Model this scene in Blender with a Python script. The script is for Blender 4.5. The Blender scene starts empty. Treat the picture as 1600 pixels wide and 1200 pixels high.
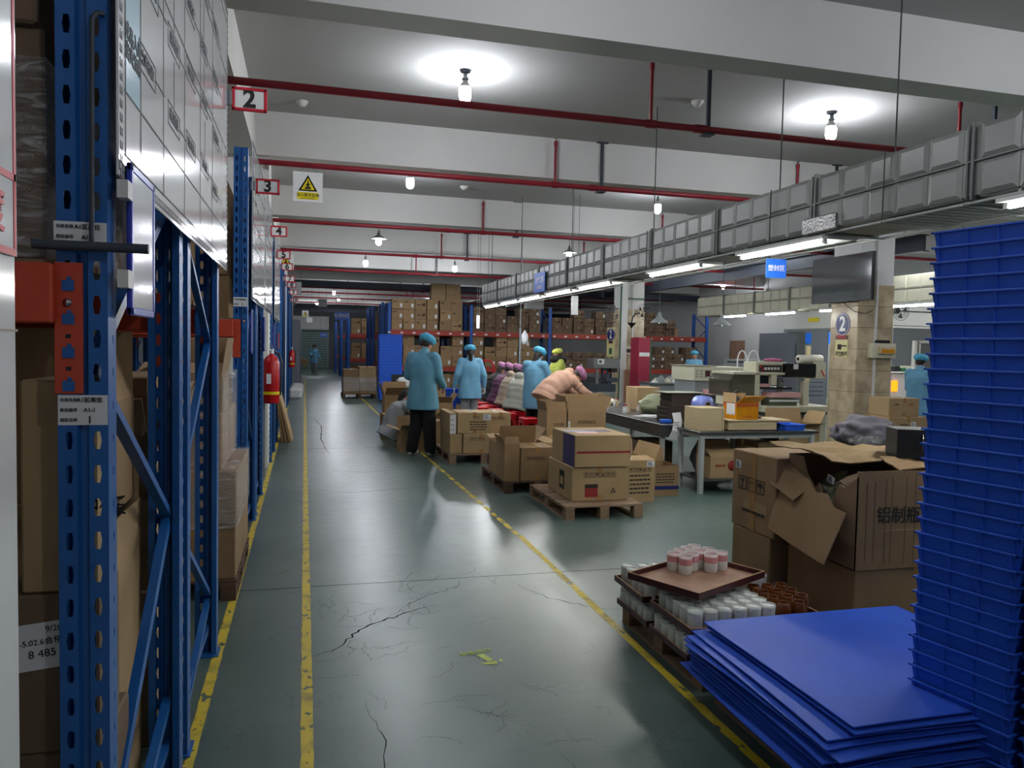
import bpy, bmesh, math, random
from mathutils import Vector, Matrix, noise as mnoise
random.seed(7)
PI = math.pi
scn = bpy.context.scene
COL = scn.collection
R = math.radians

# ---------------------------------------------------------------- camera
CH = 1.6
FPX = 1198.0
_v1 = Vector((478-800, -(535-600), -FPX)).normalized()
_v2 = Vector((5250-800, -(635-600), -FPX)); _v2 = (_v2-_v1*_v2.dot(_v1)).normalized()
_v3 = _v2.cross(_v1)
RM = Matrix((_v2, _v1, _v3))              # rows = world axes written in camera axes -> camera-to-world
cam_d = bpy.data.cameras.new('camera'); cam_d.sensor_width = 36.0; cam_d.lens = FPX/1600*36
cam_d.clip_start = 0.05; cam_d.clip_end = 200
cam = bpy.data.objects.new('camera', cam_d); COL.objects.link(cam)
cam.matrix_world = Matrix.Translation((0, 0, CH)) @ RM.to_4x4()
scn.camera = cam
# ---------------------------------------------------------------- world, exposure
w = bpy.data.worlds.new('world'); scn.world = w; w.use_nodes = True
w.node_tree.nodes['Background'].inputs[0].default_value = (0.75, 0.8, 0.85, 1)
w.node_tree.nodes['Background'].inputs[1].default_value = 0.05
scn.view_settings.view_transform = 'Standard'; scn.view_settings.look = 'None'
scn.view_settings.gamma = 1; scn.view_settings.use_curve_mapping = False
scn.view_settings.exposure = 0.95
BULB_E = 165.0
TUBE_E = 85.0
scn.cycles.max_bounces = 6; scn.cycles.diffuse_bounces = 3; scn.cycles.glossy_bounces = 3
scn.cycles.transmission_bounces = 4; scn.cycles.transparent_max_bounces = 10
scn.cycles.sample_clamp_indirect = 4.0
scn.cycles.caustics_reflective = False; scn.cycles.caustics_refractive = False
scn.cycles.use_denoising = True

def ray(px, py): return RM @ Vector((px-800, -(py-600), -FPX))
def at(px, py, Y):                      # the point of the place seen there, at distance Y down the hall
    d = ray(px, py); return Vector((0, 0, CH)) + d*(Y/d.y)
def GX(px, Y, py=560): return at(px, py, Y).x
def flo(px, py, z=0.0):
    d = ray(px, py); return Vector((0, 0, CH)) + d*((z-CH)/d.z)

# ---------------------------------------------------------------- materials
def srgb(h):
    if isinstance(h, str):
        h = h.lstrip('#'); c = [int(h[i:i+2], 16)/255 for i in (0, 2, 4)]
        return tuple((x/12.92 if x <= .04045 else ((x+.055)/1.055)**2.4) for x in c)+(1,)
    return tuple(h)+(1,)
MATS = {}
def mat(name, col, rough=.5, metal=0., var=0., nscale=20., bump=0., bscale=60., rnd=0., emit=None, estr=0., trans=0., alpha=1., coat=0., wave=None, ior=1.45, col2=None, stretch=None, spec=.5, streak=0):
    m = bpy.data.materials.new(name); m.use_nodes = True
    nt = m.node_tree; N = nt.nodes; L = nt.links
    b = N['Principled BSDF']; c = srgb(col)
    b.inputs['Base Color'].default_value = c
    b.inputs['Roughness'].default_value = rough; b.inputs['Metallic'].default_value = metal
    b.inputs['IOR'].default_value = ior; b.inputs['Specular IOR Level'].default_value = spec
    if trans: b.inputs['Transmission Weight'].default_value = trans
    if alpha < 1: b.inputs['Alpha'].default_value = alpha
    if coat: b.inputs['Coat Weight'].default_value = coat; b.inputs['Coat Roughness'].default_value = .08
    if emit: b.inputs['Emission Color'].default_value = srgb(emit); b.inputs['Emission Strength'].default_value = estr
    src = None
    tc = None
    def coords():
        nonlocal tc
        if tc is None:
            t = N.new('ShaderNodeTexCoord'); tc = t.outputs['Object']
            if stretch:
                mp = N.new('ShaderNodeMapping'); mp.inputs['Scale'].default_value = stretch
                L.new(tc, mp.inputs[0]); tc = mp.outputs[0]
        return tc
    if var or col2:
        n = N.new('ShaderNodeTexNoise'); n.inputs['Scale'].default_value = nscale; n.inputs['Detail'].default_value = 5
        L.new(coords(), n.inputs['Vector'])
        mx = N.new('ShaderNodeMix'); mx.data_type = 'RGBA'
        c2 = srgb(col2) if col2 else tuple(x*(1-var) for x in c[:3])+(1,)
        mx.inputs['A'].default_value = c; mx.inputs['B'].default_value = c2
        rr = N.new('ShaderNodeMapRange'); rr.inputs[1].default_value = .35; rr.inputs[2].default_value = .68
        L.new(n.outputs[0], rr.inputs[0]); L.new(rr.outputs[0], mx.inputs['Factor']); src = mx.outputs['Result']
    if rnd:
        oi = N.new('ShaderNodeObjectInfo'); h = N.new('ShaderNodeHueSaturation')
        mr = N.new('ShaderNodeMapRange'); mr.inputs[3].default_value = 1-rnd; mr.inputs[4].default_value = 1+rnd
        L.new(oi.outputs['Random'], mr.inputs[0]); L.new(mr.outputs[0], h.inputs['Value'])
        if src: L.new(src, h.inputs['Color'])
        else: h.inputs['Color'].default_value = c
        src = h.outputs[0]
    if src: L.new(src, b.inputs['Base Color'])
    if bump or wave:
        bp = N.new('ShaderNodeBump'); bp.inputs['Strength'].default_value = bump or .3; bp.inputs['Distance'].default_value = .01
        if wave:
            wv = N.new('ShaderNodeTexWave'); wv.inputs['Scale'].default_value = wave; wv.bands_direction = 'Z'
            wv.inputs['Distortion'].default_value = 3; wv.inputs['Detail'].default_value = 2
            L.new(coords(), wv.inputs['Vector']); L.new(wv.outputs['Fac'], bp.inputs['Height'])
        else:
            n2 = N.new('ShaderNodeTexNoise'); n2.inputs['Scale'].default_value = bscale; n2.inputs['Detail'].default_value = 4
            L.new(coords(), n2.inputs['Vector']); L.new(n2.outputs[0], bp.inputs['Height'])
        L.new(bp.outputs[0], b.inputs['Normal'])
    MATS[name] = m
    return m
M = MATS
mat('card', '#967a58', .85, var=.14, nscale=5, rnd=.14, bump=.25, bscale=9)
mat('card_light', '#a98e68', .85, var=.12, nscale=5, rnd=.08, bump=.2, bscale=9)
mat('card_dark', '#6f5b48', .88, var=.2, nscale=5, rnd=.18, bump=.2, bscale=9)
mat('card_in', '#8a6847', .9, var=.1, nscale=8)
mat('tape_brown', '#a37c4c', .25, var=.1, nscale=15)
mat('ink', '#2a2622', .8)
mat('ink_red', '#8c2626', .7)
mat('card_tape', '#8a6c48', .5)
mat('ink_far', '#4f352c', .8)
mat('paper', '#d9dadb', .6, var=.06)
mat('rack_blue', '#1a5a9e', .38, var=.12, nscale=8)
mat('rack_blue_far', '#2458a8', .5, var=.15, nscale=3)
mat('rack_orange', '#bd4328', .45, var=.15, nscale=8)
mat('rack_red', '#a33a2c', .5, var=.15, nscale=3)
mat('slot_dark', '#15202f', .8)
mat('white_paint', '#d6d5d1', .75, var=.05, nscale=1.5)
mat('ceil_paint', '#b2b2af', .9, var=.06, nscale=1.0)
mat('wall_paint', '#d5d5d3', .8, var=.05, nscale=1.0)
mat('wall_dark', '#5a5d60', .8, var=.1)
mat('board_white', '#dadcde', .13, var=.04, nscale=2, coat=.5, bump=.03, bscale=7)
mat('board_blue', '#b9d9e8', .16)
mat('line_grey', '#4c5054', .6)
mat('chrome', '#b8bcc0', .25, metal=1)
mat('steel', '#8c8f90', .35, metal=.8, var=.15, nscale=4)
mat('steel_dark', '#3c434d', .5, metal=.3)
mat('pipe_red', '#8f1f2c', .42, var=.15, nscale=4)
mat('red_plastic', '#c91220', .28, var=.05)
mat('red_ext', '#b4141c', .3)
mat('blue_bin', '#2c62d8', .45, var=.06, nscale=6, rnd=.05)
mat('blue_bin_edge', '#4f82ea', .35)
mat('blue_sheet', '#2e5cd0', .5, var=.13, nscale=3.5, bump=.08, bscale=2.5, rnd=.10)
mat('maroon', '#4a1f22', .35, var=.2, nscale=12)
mat('ply', '#a9826a', .6, col2='#8f6b55', nscale=9, bump=.05)
mat('ply_edge', '#b08a68', .7)
mat('pallet', '#8d745c', .85, var=.3, nscale=10, stretch=(2, 2, 12), rnd=.15)
mat('pallet_dark', '#5c4636', .85, var=.3, nscale=10, rnd=.15)
mat('wax', '#f0f2e8', .35)
mat('frost', '#eef1ec', .3, alpha=.5)
mat('wax_pink', '#e0a09c', .4)
mat('amber', '#7d4212', .1, trans=.3, coat=.4)
mat('amber_wax', '#b57a1c', .4)
mat('black', '#17181a', .45)
mat('black_gloss', '#0b0c0e', .15)
mat('cloth_black', '#131316', .95)
mat('cloth_grey', '#6b6870', .95, var=.2, nscale=4, bump=.6, bscale=12)
mat('coat_blue', '#5f97b0', .75, var=.1, nscale=6, bump=.7, bscale=9)
mat('coat_blue2', '#689fc0', .75, var=.1, nscale=6, bump=.6, bscale=10)
mat('cap_blue', '#52a6c9', .8, bump=1, bscale=45)
mat('cap_pink', '#b884ac', .8, bump=1, bscale=45, col2='#955f86', nscale=18)
mat('cap_yellow', '#c2c75c', .8, bump=1, bscale=45)
mat('puff_grey', '#9b9c93', .7, bump=.8, bscale=13)
mat('puff_silver', '#93969a', .6, bump=.9, bscale=12)
mat('puff_peach', '#c59a84', .7, bump=.8, bscale=13)
mat('puff_purple', '#4c2440', .7, bump=.8, bscale=13)
mat('puff_beige', '#9a8a7a', .8, bump=.9, bscale=15)
mat('puff_black', '#17161a', .8, bump=.8, bscale=13)
mat('hi_vis', '#a3ae4c', .7, bump=.4, bscale=15)
mat('jeans', '#2b3038', .8, bump=.4, bscale=18)
mat('trouser_grey', '#85888c', .7, bump=.6, bscale=14)
mat('pink_cloth', '#c56f98', .8)
mat('skin', '#b5836a', .6)
mat('hair', '#17130f', .55, bump=.8, bscale=80)
mat('shoe_white', '#a9aaa8', .6)
mat('glove_blue', '#2a3fa8', .5)
mat('cream', '#c8c5ae', .5, var=.06)
mat('cream_dark', '#9d9c8b', .5)
mat('grey_metal', '#83888b', .45, var=.08)
mat('grey_door', '#6f747e', .5, var=.05)
mat('smoke', '#4d473c', .12, alpha=.75)
mat('film', '#d8d6c4', .25, alpha=.92)
mat('blue_roll', '#7583cf', .25, var=.1)
mat('light_wood', '#c5b28c', .7, var=.12, nscale=8, stretch=(1, 1, 6))
mat('orange_tape', '#cf8a12', .22, var=.2, nscale=12)
mat('orange_red', '#b5582c', .3)
mat('table_steel', '#6c6f70', .3, metal=.85, var=.2, nscale=3)
mat('table_frame', '#a5aaa8', .5)
mat('tile', '#c4b498', .16, col2='#a08f74', nscale=5, rnd=.06)
mat('grout', '#a99f8f', .9)
mat('sign_navy', '#1c2460', .3)
mat('sign_blue', '#2663cc', .4)
mat('sign_white', '#e2e2e0', .3)
mat('sign_red', '#c41f33', .4)
mat('sign_yellow', '#e2cf17', .4)
mat('sign_cream', '#cfc78e', .4)
mat('sign_grey_plate', '#9da0a0', .4)
mat('frame_blue', '#2a3aa8', .3)
mat('pocket', '#cfd4dc', .15, coat=.5)
mat('green_paint', '#1f5c40', .5)
mat('cabinet_red', '#8f1d38', .4)
mat('cabinet_grey', '#777b84', .4)
mat('tape_yellow', '#c2a92c', .5)
mat('crack', '#1e2624', .9)
mat('arrow_green', '#b9c84e', .5)
mat('shutter', '#5b7571', .5)
mat('shutter_box', '#c9c9c5', .5)
mat('duct', '#8a8b87', .38, metal=.45, var=.1, nscale=2.5, bump=.15, bscale=3, rnd=.06)
mat('duct_edge', '#6d6f6c', .45, metal=.4)
mat('duct_cream', '#b0ad98', .45, metal=.2, rnd=.05)
mat('foil', '#a9a9a6', .25, metal=.9, bump=1, bscale=40)
mat('grille', '#a8aaa6', .5)
mat('wire', '#3b3b3b', .6)
mat('orange_glow', '#e07a10', .4, emit='#ff8a10', estr=1.0)
mat('pink', '#d4a3a3', .6)
mat('olive', '#565e4b', .5)
mat('green_bag', '#176f60', .35)
mat('dark_brown', '#3f342e', .85, var=.25, nscale=12, stretch=(1, 1, 10))
mat('knob_red', '#b81a22', .4)
mat('outdoor', '#b7b19a', .6)
mat('bag', '#8f9579', .35, alpha=.85, bump=.8, bscale=12)
mat('screen', '#3d4246', .05, spec=1.0, coat=1)
mat('silver', '#a7a9aa', .2, metal=1)

def emis(name, col, s):
    m = bpy.data.materials.new(name); m.use_nodes = True; nt = m.node_tree
    b = nt.nodes['Principled BSDF']; b.inputs['Base Color'].default_value = srgb(col)
    b.inputs['Emission Color'].default_value = srgb(col); b.inputs['Emission Strength'].default_value = s
    MATS[name] = m
emis('bulb', '#f2f6ff', BULB_E); emis('bulb_far', '#f6f6ee', BULB_E); emis('tube', '#fbfcf6', TUBE_E)
emis('tube_dim', '#fbfcf6', 12)

def wrap_mat():                          # stretch film: clear with crinkled highlights
    m = bpy.data.materials.new('wrap'); m.use_nodes = True; nt = m.node_tree; N = nt.nodes; L = nt.links
    N.remove(N['Principled BSDF']); out = N['Material Output']
    t = N.new('ShaderNodeBsdfTransparent'); g = N.new('ShaderNodeBsdfGlossy'); g.inputs['Roughness'].default_value = .18
    g.inputs['Color'].default_value = (.9, .9, .9, 1)
    d = N.new('ShaderNodeBsdfDiffuse'); d.inputs['Color'].default_value = (.75, .75, .75, 1)
    tc = N.new('ShaderNodeTexCoord'); mp = N.new('ShaderNodeMapping'); mp.inputs['Scale'].default_value = (2.5, 2.5, 9); mp.inputs['Rotation'].default_value = (.5, .3, 0)
    n = N.new('ShaderNodeTexNoise'); n.inputs['Scale'].default_value = 5; n.inputs['Detail'].default_value = 6; n.inputs['Distortion'].default_value = 1.2
    L.new(tc.outputs['Object'], mp.inputs[0]); L.new(mp.outputs[0], n.inputs['Vector'])
    bp = N.new('ShaderNodeBump'); bp.inputs['Strength'].default_value = 1; bp.inputs['Distance'].default_value = .05
    L.new(n.outputs[0], bp.inputs['Height']); L.new(bp.outputs[0], g.inputs['Normal'])
    r = N.new('ShaderNodeMapRange'); r.inputs[1].default_value = .5; r.inputs[2].default_value = .72; r.inputs[3].default_value = .02; r.inputs[4].default_value = .5
    L.new(n.outputs[0], r.inputs[0])
    m1 = N.new('ShaderNodeMixShader'); L.new(r.outputs[0], m1.inputs[0]); L.new(t.outputs[0], m1.inputs[1]); L.new(d.outputs[0], m1.inputs[2])
    m2 = N.new('ShaderNodeMixShader'); m2.inputs[0].default_value = .22; L.new(m1.outputs[0], m2.inputs[1]); L.new(g.outputs[0], m2.inputs[2])
    L.new(m2.outputs[0], out.inputs[0]); MATS['wrap'] = m
wrap_mat()

def floor_mat():
    m = bpy.data.materials.new('floor_epoxy'); m.use_nodes = True; nt = m.node_tree; N = nt.nodes; L = nt.links
    b = N['Principled BSDF']; tc = N.new('ShaderNodeTexCoord'); O = tc.outputs['Object']
    n1 = N.new('ShaderNodeTexNoise'); n1.inputs['Scale'].default_value = .7; n1.inputs['Detail'].default_value = 6; L.new(O, n1.inputs['Vector'])
    n2 = N.new('ShaderNodeTexNoise'); n2.inputs['Scale'].default_value = 9; n2.inputs['Detail'].default_value = 8; L.new(O, n2.inputs['Vector'])
    cr = N.new('ShaderNodeValToRGB'); e = cr.color_ramp.elements
    e[0].position = .3; e[0].color = srgb('#405652'); e[1].position = .75; e[1].color = srgb('#66756f')
    ad = N.new('ShaderNodeMath'); ad.operation = 'MULTIPLY_ADD'; ad.inputs[1].default_value = .10; L.new(n2.outputs[0], ad.inputs[0]); 
    sc = N.new('ShaderNodeMath'); sc.operation = 'MULTIPLY'; sc.inputs[1].default_value = .9; L.new(n1.outputs[0], sc.inputs[0]); L.new(sc.outputs[0], ad.inputs[2])
    L.new(ad.outputs[0], cr.inputs[0])
    # hairline cracks
    nd = N.new('ShaderNodeTexNoise'); nd.inputs['Scale'].default_value = 3.5; nd.inputs['Detail'].default_value = 6; nd.noise_dimensions = '2D'; L.new(O, nd.inputs['Vector'])
    sb_ = N.new('ShaderNodeMath'); sb_.operation = 'SUBTRACT'; sb_.inputs[1].default_value = .5; L.new(nd.outputs[0], sb_.inputs[0])
    ab = N.new('ShaderNodeMath'); ab.operation = 'ABSOLUTE'; L.new(sb_.outputs[0], ab.inputs[0])
    lt = N.new('ShaderNodeMapRange'); lt.inputs[1].default_value = 0; lt.inputs[2].default_value = .009; lt.inputs[3].default_value = 1; lt.inputs[4].default_value = 0; L.new(ab.outputs[0], lt.inputs[0])
    nm = N.new('ShaderNodeTexNoise'); nm.inputs['Scale'].default_value = 1.1; nm.inputs['Detail'].default_value = 3; L.new(O, nm.inputs['Vector'])
    mk = N.new('ShaderNodeMapRange'); mk.inputs[1].default_value = .46; mk.inputs[2].default_value = .6; mk.inputs[4].default_value = .6; L.new(nm.outputs[0], mk.inputs[0])
    mu = N.new('ShaderNodeMath'); mu.operation = 'MULTIPLY'; L.new(lt.outputs[0], mu.inputs[0]); L.new(mk.outputs[0], mu.inputs[1])
    mx = N.new('ShaderNodeMix'); mx.data_type = 'RGBA'; L.new(mu.outputs[0], mx.inputs['Factor']); L.new(cr.outputs[0], mx.inputs['A']); mx.inputs['B'].default_value = srgb('#1d2826')
    L.new(mx.outputs['Result'], b.inputs['Base Color'])
    rr = N.new('ShaderNodeMapRange'); rr.inputs[1].default_value = .3; rr.inputs[2].default_value = .8; rr.inputs[3].default_value = .28; rr.inputs[4].default_value = .36
    L.new(n2.outputs[0], rr.inputs[0]); L.new(rr.outputs[0], b.inputs['Roughness'])
    b.inputs['Specular IOR Level'].default_value = .75
    n3 = N.new('ShaderNodeTexNoise'); n3.inputs['Scale'].default_value = 2.0; n3.inputs['Detail'].default_value = 1; L.new(O, n3.inputs['Vector'])
    bp = N.new('ShaderNodeBump'); bp.inputs['Strength'].default_value = .05; bp.inputs['Distance'].default_value = .01; L.new(n3.outputs[0], bp.inputs['Height']); L.new(bp.outputs[0], b.inputs['Normal'])
    MATS['floor_epoxy'] = m
floor_mat()

def worn_mat():                          # yellow tape, rubbed away in patches
    m = M['tape_yellow']; nt = m.node_tree; N = nt.nodes; L = nt.links; b = N['Principled BSDF']
    tc = N.new('ShaderNodeTexCoord'); mp = N.new('ShaderNodeMapping'); mp.inputs['Scale'].default_value = (9, 5, 1); L.new(tc.outputs['Object'], mp.inputs[0])
    n = N.new('ShaderNodeTexNoise'); n.inputs['Scale'].default_value = 2.2; n.inputs['Detail'].default_value = 8; L.new(mp.outputs[0], n.inputs['Vector'])
    r = N.new('ShaderNodeMapRange'); r.inputs[1].default_value = .36; r.inputs[2].default_value = .40; L.new(n.outputs[0], r.inputs[0]); L.new(r.outputs[0], b.inputs['Alpha'])
    n2 = N.new('ShaderNodeTexNoise'); n2.inputs['Scale'].default_value = 7; n2.inputs['Detail'].default_value = 6; L.new(tc.outputs['Object'], n2.inputs['Vector'])
    mx = N.new('ShaderNodeMix'); mx.data_type = 'RGBA'; mx.inputs['A'].default_value = srgb('#d0b730'); mx.inputs['B'].default_value = srgb('#8f8440')
    r2 = N.new('ShaderNodeMapRange'); r2.inputs[1].default_value = .5; r2.inputs[2].default_value = .7; L.new(n2.outputs[0], r2.inputs[0]); L.new(r2.outputs[0], mx.inputs['Factor']); L.new(mx.outputs['Result'], b.inputs['Base Color'])
worn_mat()

# ---------------------------------------------------------------- object helpers
def tag(o, label=None, cat=None, group=None, kind=None):
    if label: o['label'] = label
    if cat: o['category'] = cat
    if group: o['group'] = group
    if kind: o['kind'] = kind
    return o
def thing(name, label, cat, loc=(0, 0, 0), rz=0, group=None):
    o = bpy.data.objects.new(name, None); COL.objects.link(o); o.empty_display_size = .1
    o.location = loc; o.rotation_euler = (0, 0, rz)
    return tag(o, label, cat, group)
def link(name, me, parent=None, loc=None, rot=None):
    o = bpy.data.objects.new(name, me); COL.objects.link(o)
    if parent: o.parent = parent
    if loc is not None: o.location = loc
    if rot is not None: o.rotation_euler = rot
    return o
def dup(root, loc=None, rz=None, label=None, group=None, parent=None):
    def cp(o, par):
        c = o.copy(); COL.objects.link(c)
        if par is not None: c.parent = par
        for ch in KIDS.get(o.name, ()): cp(ch, c)
        return c
    c = cp(root, parent)
    if loc is not None: c.location = loc
    if rz is not None: c.rotation_euler = (0, 0, rz)
    if label: c['label'] = label
    if group: c['group'] = group
    return c
KIDS = {}
_O = ['topmost', 'second', 'third', 'fourth', 'fifth', 'sixth', 'seventh', 'eighth', 'ninth', 'tenth', 'eleventh', 'twelfth', 'thirteenth', 'fourteenth', 'fifteenth', 'sixteenth', 'seventeenth', 'eighteenth', 'nineteenth', 'twentieth']
def ORD(i): return _O[i] if i < 20 else ('twenty-' if i < 29 else 'thirty-')+['first', 'second', 'third', 'fourth', 'fifth', 'sixth', 'seventh', 'eighth', 'ninth'][(i-20) % 10 if i < 29 else (i-30) % 9] if i != 29 else 'thirtieth'
def NTH(i): return (['first']+_O[1:])[i] if i < 20 else 'last'
def note(root):                          # remember a prototype's children so that dup() is quick
    KIDS.clear()
    for o in COL.objects:
        if o.parent: KIDS.setdefault(o.parent.name, []).append(o)
    return root

class MB:
    def __init__(s): s.v = []; s.f = []; s.mi = []; s.sm = []; s.T = Matrix.Identity(4)
    def add(s, vs, fs, mi=0, sm=False):
        n = len(s.v)
        for p in vs: s.v.append(tuple(s.T @ Vector(p)))
        for f in fs: s.f.append(tuple(n+i for i in f)); s.mi.append(mi); s.sm.append(sm)
        return s
    def box(s, x0, x1, y0, y1, z0, z1, mi=0, bev=0):
        if bev:
            b = bev; X = (x0, x1); Y = (y0, y1); Z = (z0, z1); vs = []; ix = {}
            for i in (0, 1):
                for j in (0, 1):
                    for k in (0, 1):
                        a, bb, c = X[i], Y[j], Z[k]; sx = b if i == 0 else -b; sy = b if j == 0 else -b; sz = b if k == 0 else -b
                        ix[i, j, k] = len(vs); vs += [(a, bb+sy, c+sz), (a+sx, bb, c+sz), (a+sx, bb+sy, c)]
            q = lambda i, j, k, a: ix[i, j, k]+a
            fs = []
            for i in (0, 1):
                o = [(0, 0), (0, 1), (1, 1), (1, 0)] if i == 0 else [(0, 0), (1, 0), (1, 1), (0, 1)]
                fs.append([q(i, a, c, 0) for a, c in o]); fs.append([q(a, i, c, 1) for a, c in o][::-1]); fs.append([q(a, c, i, 2) for a, c in o])
            for a in (0, 1):
                for c in (0, 1):
                    fs.append([q(a, c, 0, 0), q(a, c, 0, 1), q(a, c, 1, 1), q(a, c, 1, 0)])
                    fs.append([q(a, 0, c, 0), q(a, 0, c, 2), q(a, 1, c, 2), q(a, 1, c, 0)])
                    fs.append([q(0, a, c, 1), q(0, a, c, 2), q(1, a, c, 2), q(1, a, c, 1)])
            for i in (0, 1):
                for j in (0, 1):
                    for k in (0, 1): fs.append([q(i, j, k, 0), q(i, j, k, 1), q(i, j, k, 2)])
            return s.add(vs, fs, mi)
        vs = [(x, y, z) for x in (x0, x1) for y in (y0, y1) for z in (z0, z1)]
        return s.add(vs, [(0, 1, 3, 2), (4, 6, 7, 5), (0, 4, 5, 1), (2, 3, 7, 6), (0, 2, 6, 4), (1, 5, 7, 3)], mi)
    def tube(s, p0, p1, r, n=8, r1=None, mi=0, cap=True, sm=True):
        p0 = Vector(p0); p1 = Vector(p1); d = (p1-p0).normalized(); r1 = r if r1 is None else r1
        u = d.orthogonal().normalized(); v = d.cross(u); vs = []
        for p, rr in ((p0, r), (p1, r1)):
            for i in range(n):
                a = 2*PI*i/n; vs.append(p+u*(rr*math.cos(a))+v*(rr*math.sin(a)))
        s.add(vs, [(i, (i+1) % n, n+(i+1) % n, n+i) for i in range(n)], mi, sm)
        if cap: s.add(vs, [tuple(range(n))[::-1], tuple(range(n, 2*n))], mi)
        return s
    def path(s, pts, r, n=6, mi=0):
        for a, b in zip(pts, pts[1:]): s.tube(a, b, r, n, mi=mi)
        return s
    def lathe(s, prof, n=12, c=(0, 0, 0), mi=0, sm=True, cap0=True, cap1=True, ax='z'):
        vs = []
        for r, z in prof:
            for i in range(n):
                a = 2*PI*i/n; x, y = r*math.cos(a), r*math.sin(a)
                vs.append((c[0]+x, c[1]+y, c[2]+z) if ax == 'z' else ((c[0]+z, c[1]+x, c[2]+y) if ax == 'x' else (c[0]+x, c[1]+z, c[2]+y)))
        fs = [(k*n+i, k*n+(i+1) % n, (k+1)*n+(i+1) % n, (k+1)*n+i) for k in range(len(prof)-1) for i in range(n)]
        s.add(vs, fs, mi, sm)
        if cap0 and prof[0][0] > 1e-4: s.add(vs[:n], [tuple(range(n))[::-1]], mi)
        if cap1 and prof[-1][0] > 1e-4: s.add(vs[-n:], [tuple(range(n))], mi)
        return s
    def prism(s, pts, z0, z1, mi=0):     # polygon in XY, raised along Z
        n = len(pts); vs = [(x, y, z0) for x, y in pts]+[(x, y, z1) for x, y in pts]
        return s.add(vs, [tuple(range(n))[::-1], tuple(range(n, 2*n))]+[(i, (i+1) % n, n+(i+1) % n, n+i) for i in range(n)], mi)
    def mesh(s, name, mats):
        me = bpy.data.meshes.new(name); me.from_pydata(s.v, [], s.f)
        for m_ in (mats if isinstance(mats, (list, tuple)) else [mats]): me.materials.append(M[m_])
        me.polygons.foreach_set('material_index', s.mi); me.polygons.foreach_set('use_smooth', s.sm)
        bm = bmesh.new(); bm.from_mesh(me); bmesh.ops.recalc_face_normals(bm, faces=bm.faces); bm.to_mesh(me); bm.free()
        return me
    def build(s, name, mats, parent=None, loc=None, rot=None):
        return link(name, s.mesh(name, mats), parent, loc, rot)
def bx(name, m, dims, parent=None, loc=None, rot=None, bev=0):
    return MB().box(*dims, bev=bev).build(name, m, parent, loc, rot)
def structure(o): o['kind'] = 'structure'; return o

# writing: text object turned into mesh. face: 'front' reads from -Y, 'right' reads from +X, 'left' reads from -X, 'up' lies flat
ROT = {'front': (PI/2, 0, 0), 'right': (PI/2, 0, PI/2), 'left': (PI/2, 0, -PI/2), 'up': (0, 0, 0)}
_tc = {}
def text_mesh(s, size, m, sx=1, bold=0):
    k = (s, size, m, sx, bold)
    if k in _tc: return _tc[k]
    cu = bpy.data.curves.new('t', 'FONT'); cu.body = s; cu.size = size; cu.align_x = 'CENTER'; cu.align_y = 'CENTER'; cu.resolution_u = 3
    cu.extrude = .0006; cu.offset = size*bold
    o = bpy.data.objects.new('t', cu); COL.objects.link(o); bpy.context.view_layer.update()
    me = bpy.data.meshes.new_from_object(o.evaluated_get(bpy.context.evaluated_depsgraph_get()))
    bpy.data.objects.remove(o); me.materials.clear(); me.materials.append(M[m])
    if sx != 1: me.transform(Matrix.Diagonal((sx, 1, 1, 1)))
    _tc[k] = me; return me
def write(parent, s, size, loc, face='front', m='ink', name='lettering', sx=1, rot=None, bold=.012):
    return link(name, text_mesh(s, size, m, sx, bold), parent, loc, rot or ROT[face])

# ---------------------------------------------------------------- setting: floor, walls, ceiling
XL, XR, YN, YF = -9.0, 15.5, -5.0, 50.0
ZS, ZB = 4.44, 3.90
fl = structure(bx('floor', 'floor_epoxy', (XL, XR, YN, YF, -.1, 0)))
def strip(pts, wd, m, name, parent, z=.0012, jag=0):
    vs = []; n = len(pts)
    for i, p in enumerate(pts):
        a = Vector(pts[max(0, i-1)]); b = Vector(pts[min(n-1, i+1)]); d = (b-a).normalized(); nn = Vector((-d.y, d.x))
        ww = wd(i) if callable(wd) else wd
        vs += [(p[0]+nn.x*ww/2, p[1]+nn.y*ww/2, z), (p[0]-nn.x*ww/2, p[1]-nn.y*ww/2, z)]
    o = MB().add(vs, [(2*i, 2*i+1, 2*i+3, 2*i+2) for i in range(n-1)]).build(name, m, parent); return o
# floor tape: three long lines, the right one broken into worn dashes
rt = random.Random(3)
def tape_line(x0, y0, x1, y1, wd, label, dash=None):
    t = thing('floor_tape', label, 'floor tape', (0, 0, 0), 0)
    L_ = math.hypot(x1-x0, y1-y0); y = 0
    while y < L_-.05:
        seg = (dash[0]*rt.uniform(.7, 1.3)) if dash else min(2.5, L_-y)
        seg = min(seg, L_-y); pts = []; k = max(2, int(seg/.05) if y < 7 else int(seg/.3)); k = min(k, 60)
        for i in range(k+1):
            f_ = (y+seg*i/k)/L_; pts.append((x0+(x1-x0)*f_+rt.uniform(-.002, .002), y0+(y1-y0)*f_))
        strip(pts, lambda i: wd*rt.uniform(.90, 1.0), 'tape_yellow', 'tape_piece', t)
        y += seg+(dash[1]*rt.uniform(.4, 1.5) if dash else 0)
tape_line(.02, 1.0, -.03, 34, .052, 'long yellow floor tape line down the middle of the aisle')
tape_line(-.42, 1.0, -.43, 20, .05, 'yellow floor tape line beside the feet of the blue racks')
tape_line(1.70, 1.0, 1.765, 6.2, .05, 'worn yellow floor tape edge line beside the candle pallet and blue sheets')
tape_line(1.755, 6.22, 1.655, 12.0, .05, 'broken yellow floor tape dashes leading to the feet of the standing man', dash=(.20, .075))
tape_line(1.63, 12.6, 1.58, 23.5, .05, 'faint far yellow floor tape line near the wrapped boxes', dash=(.8, .05))
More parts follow.
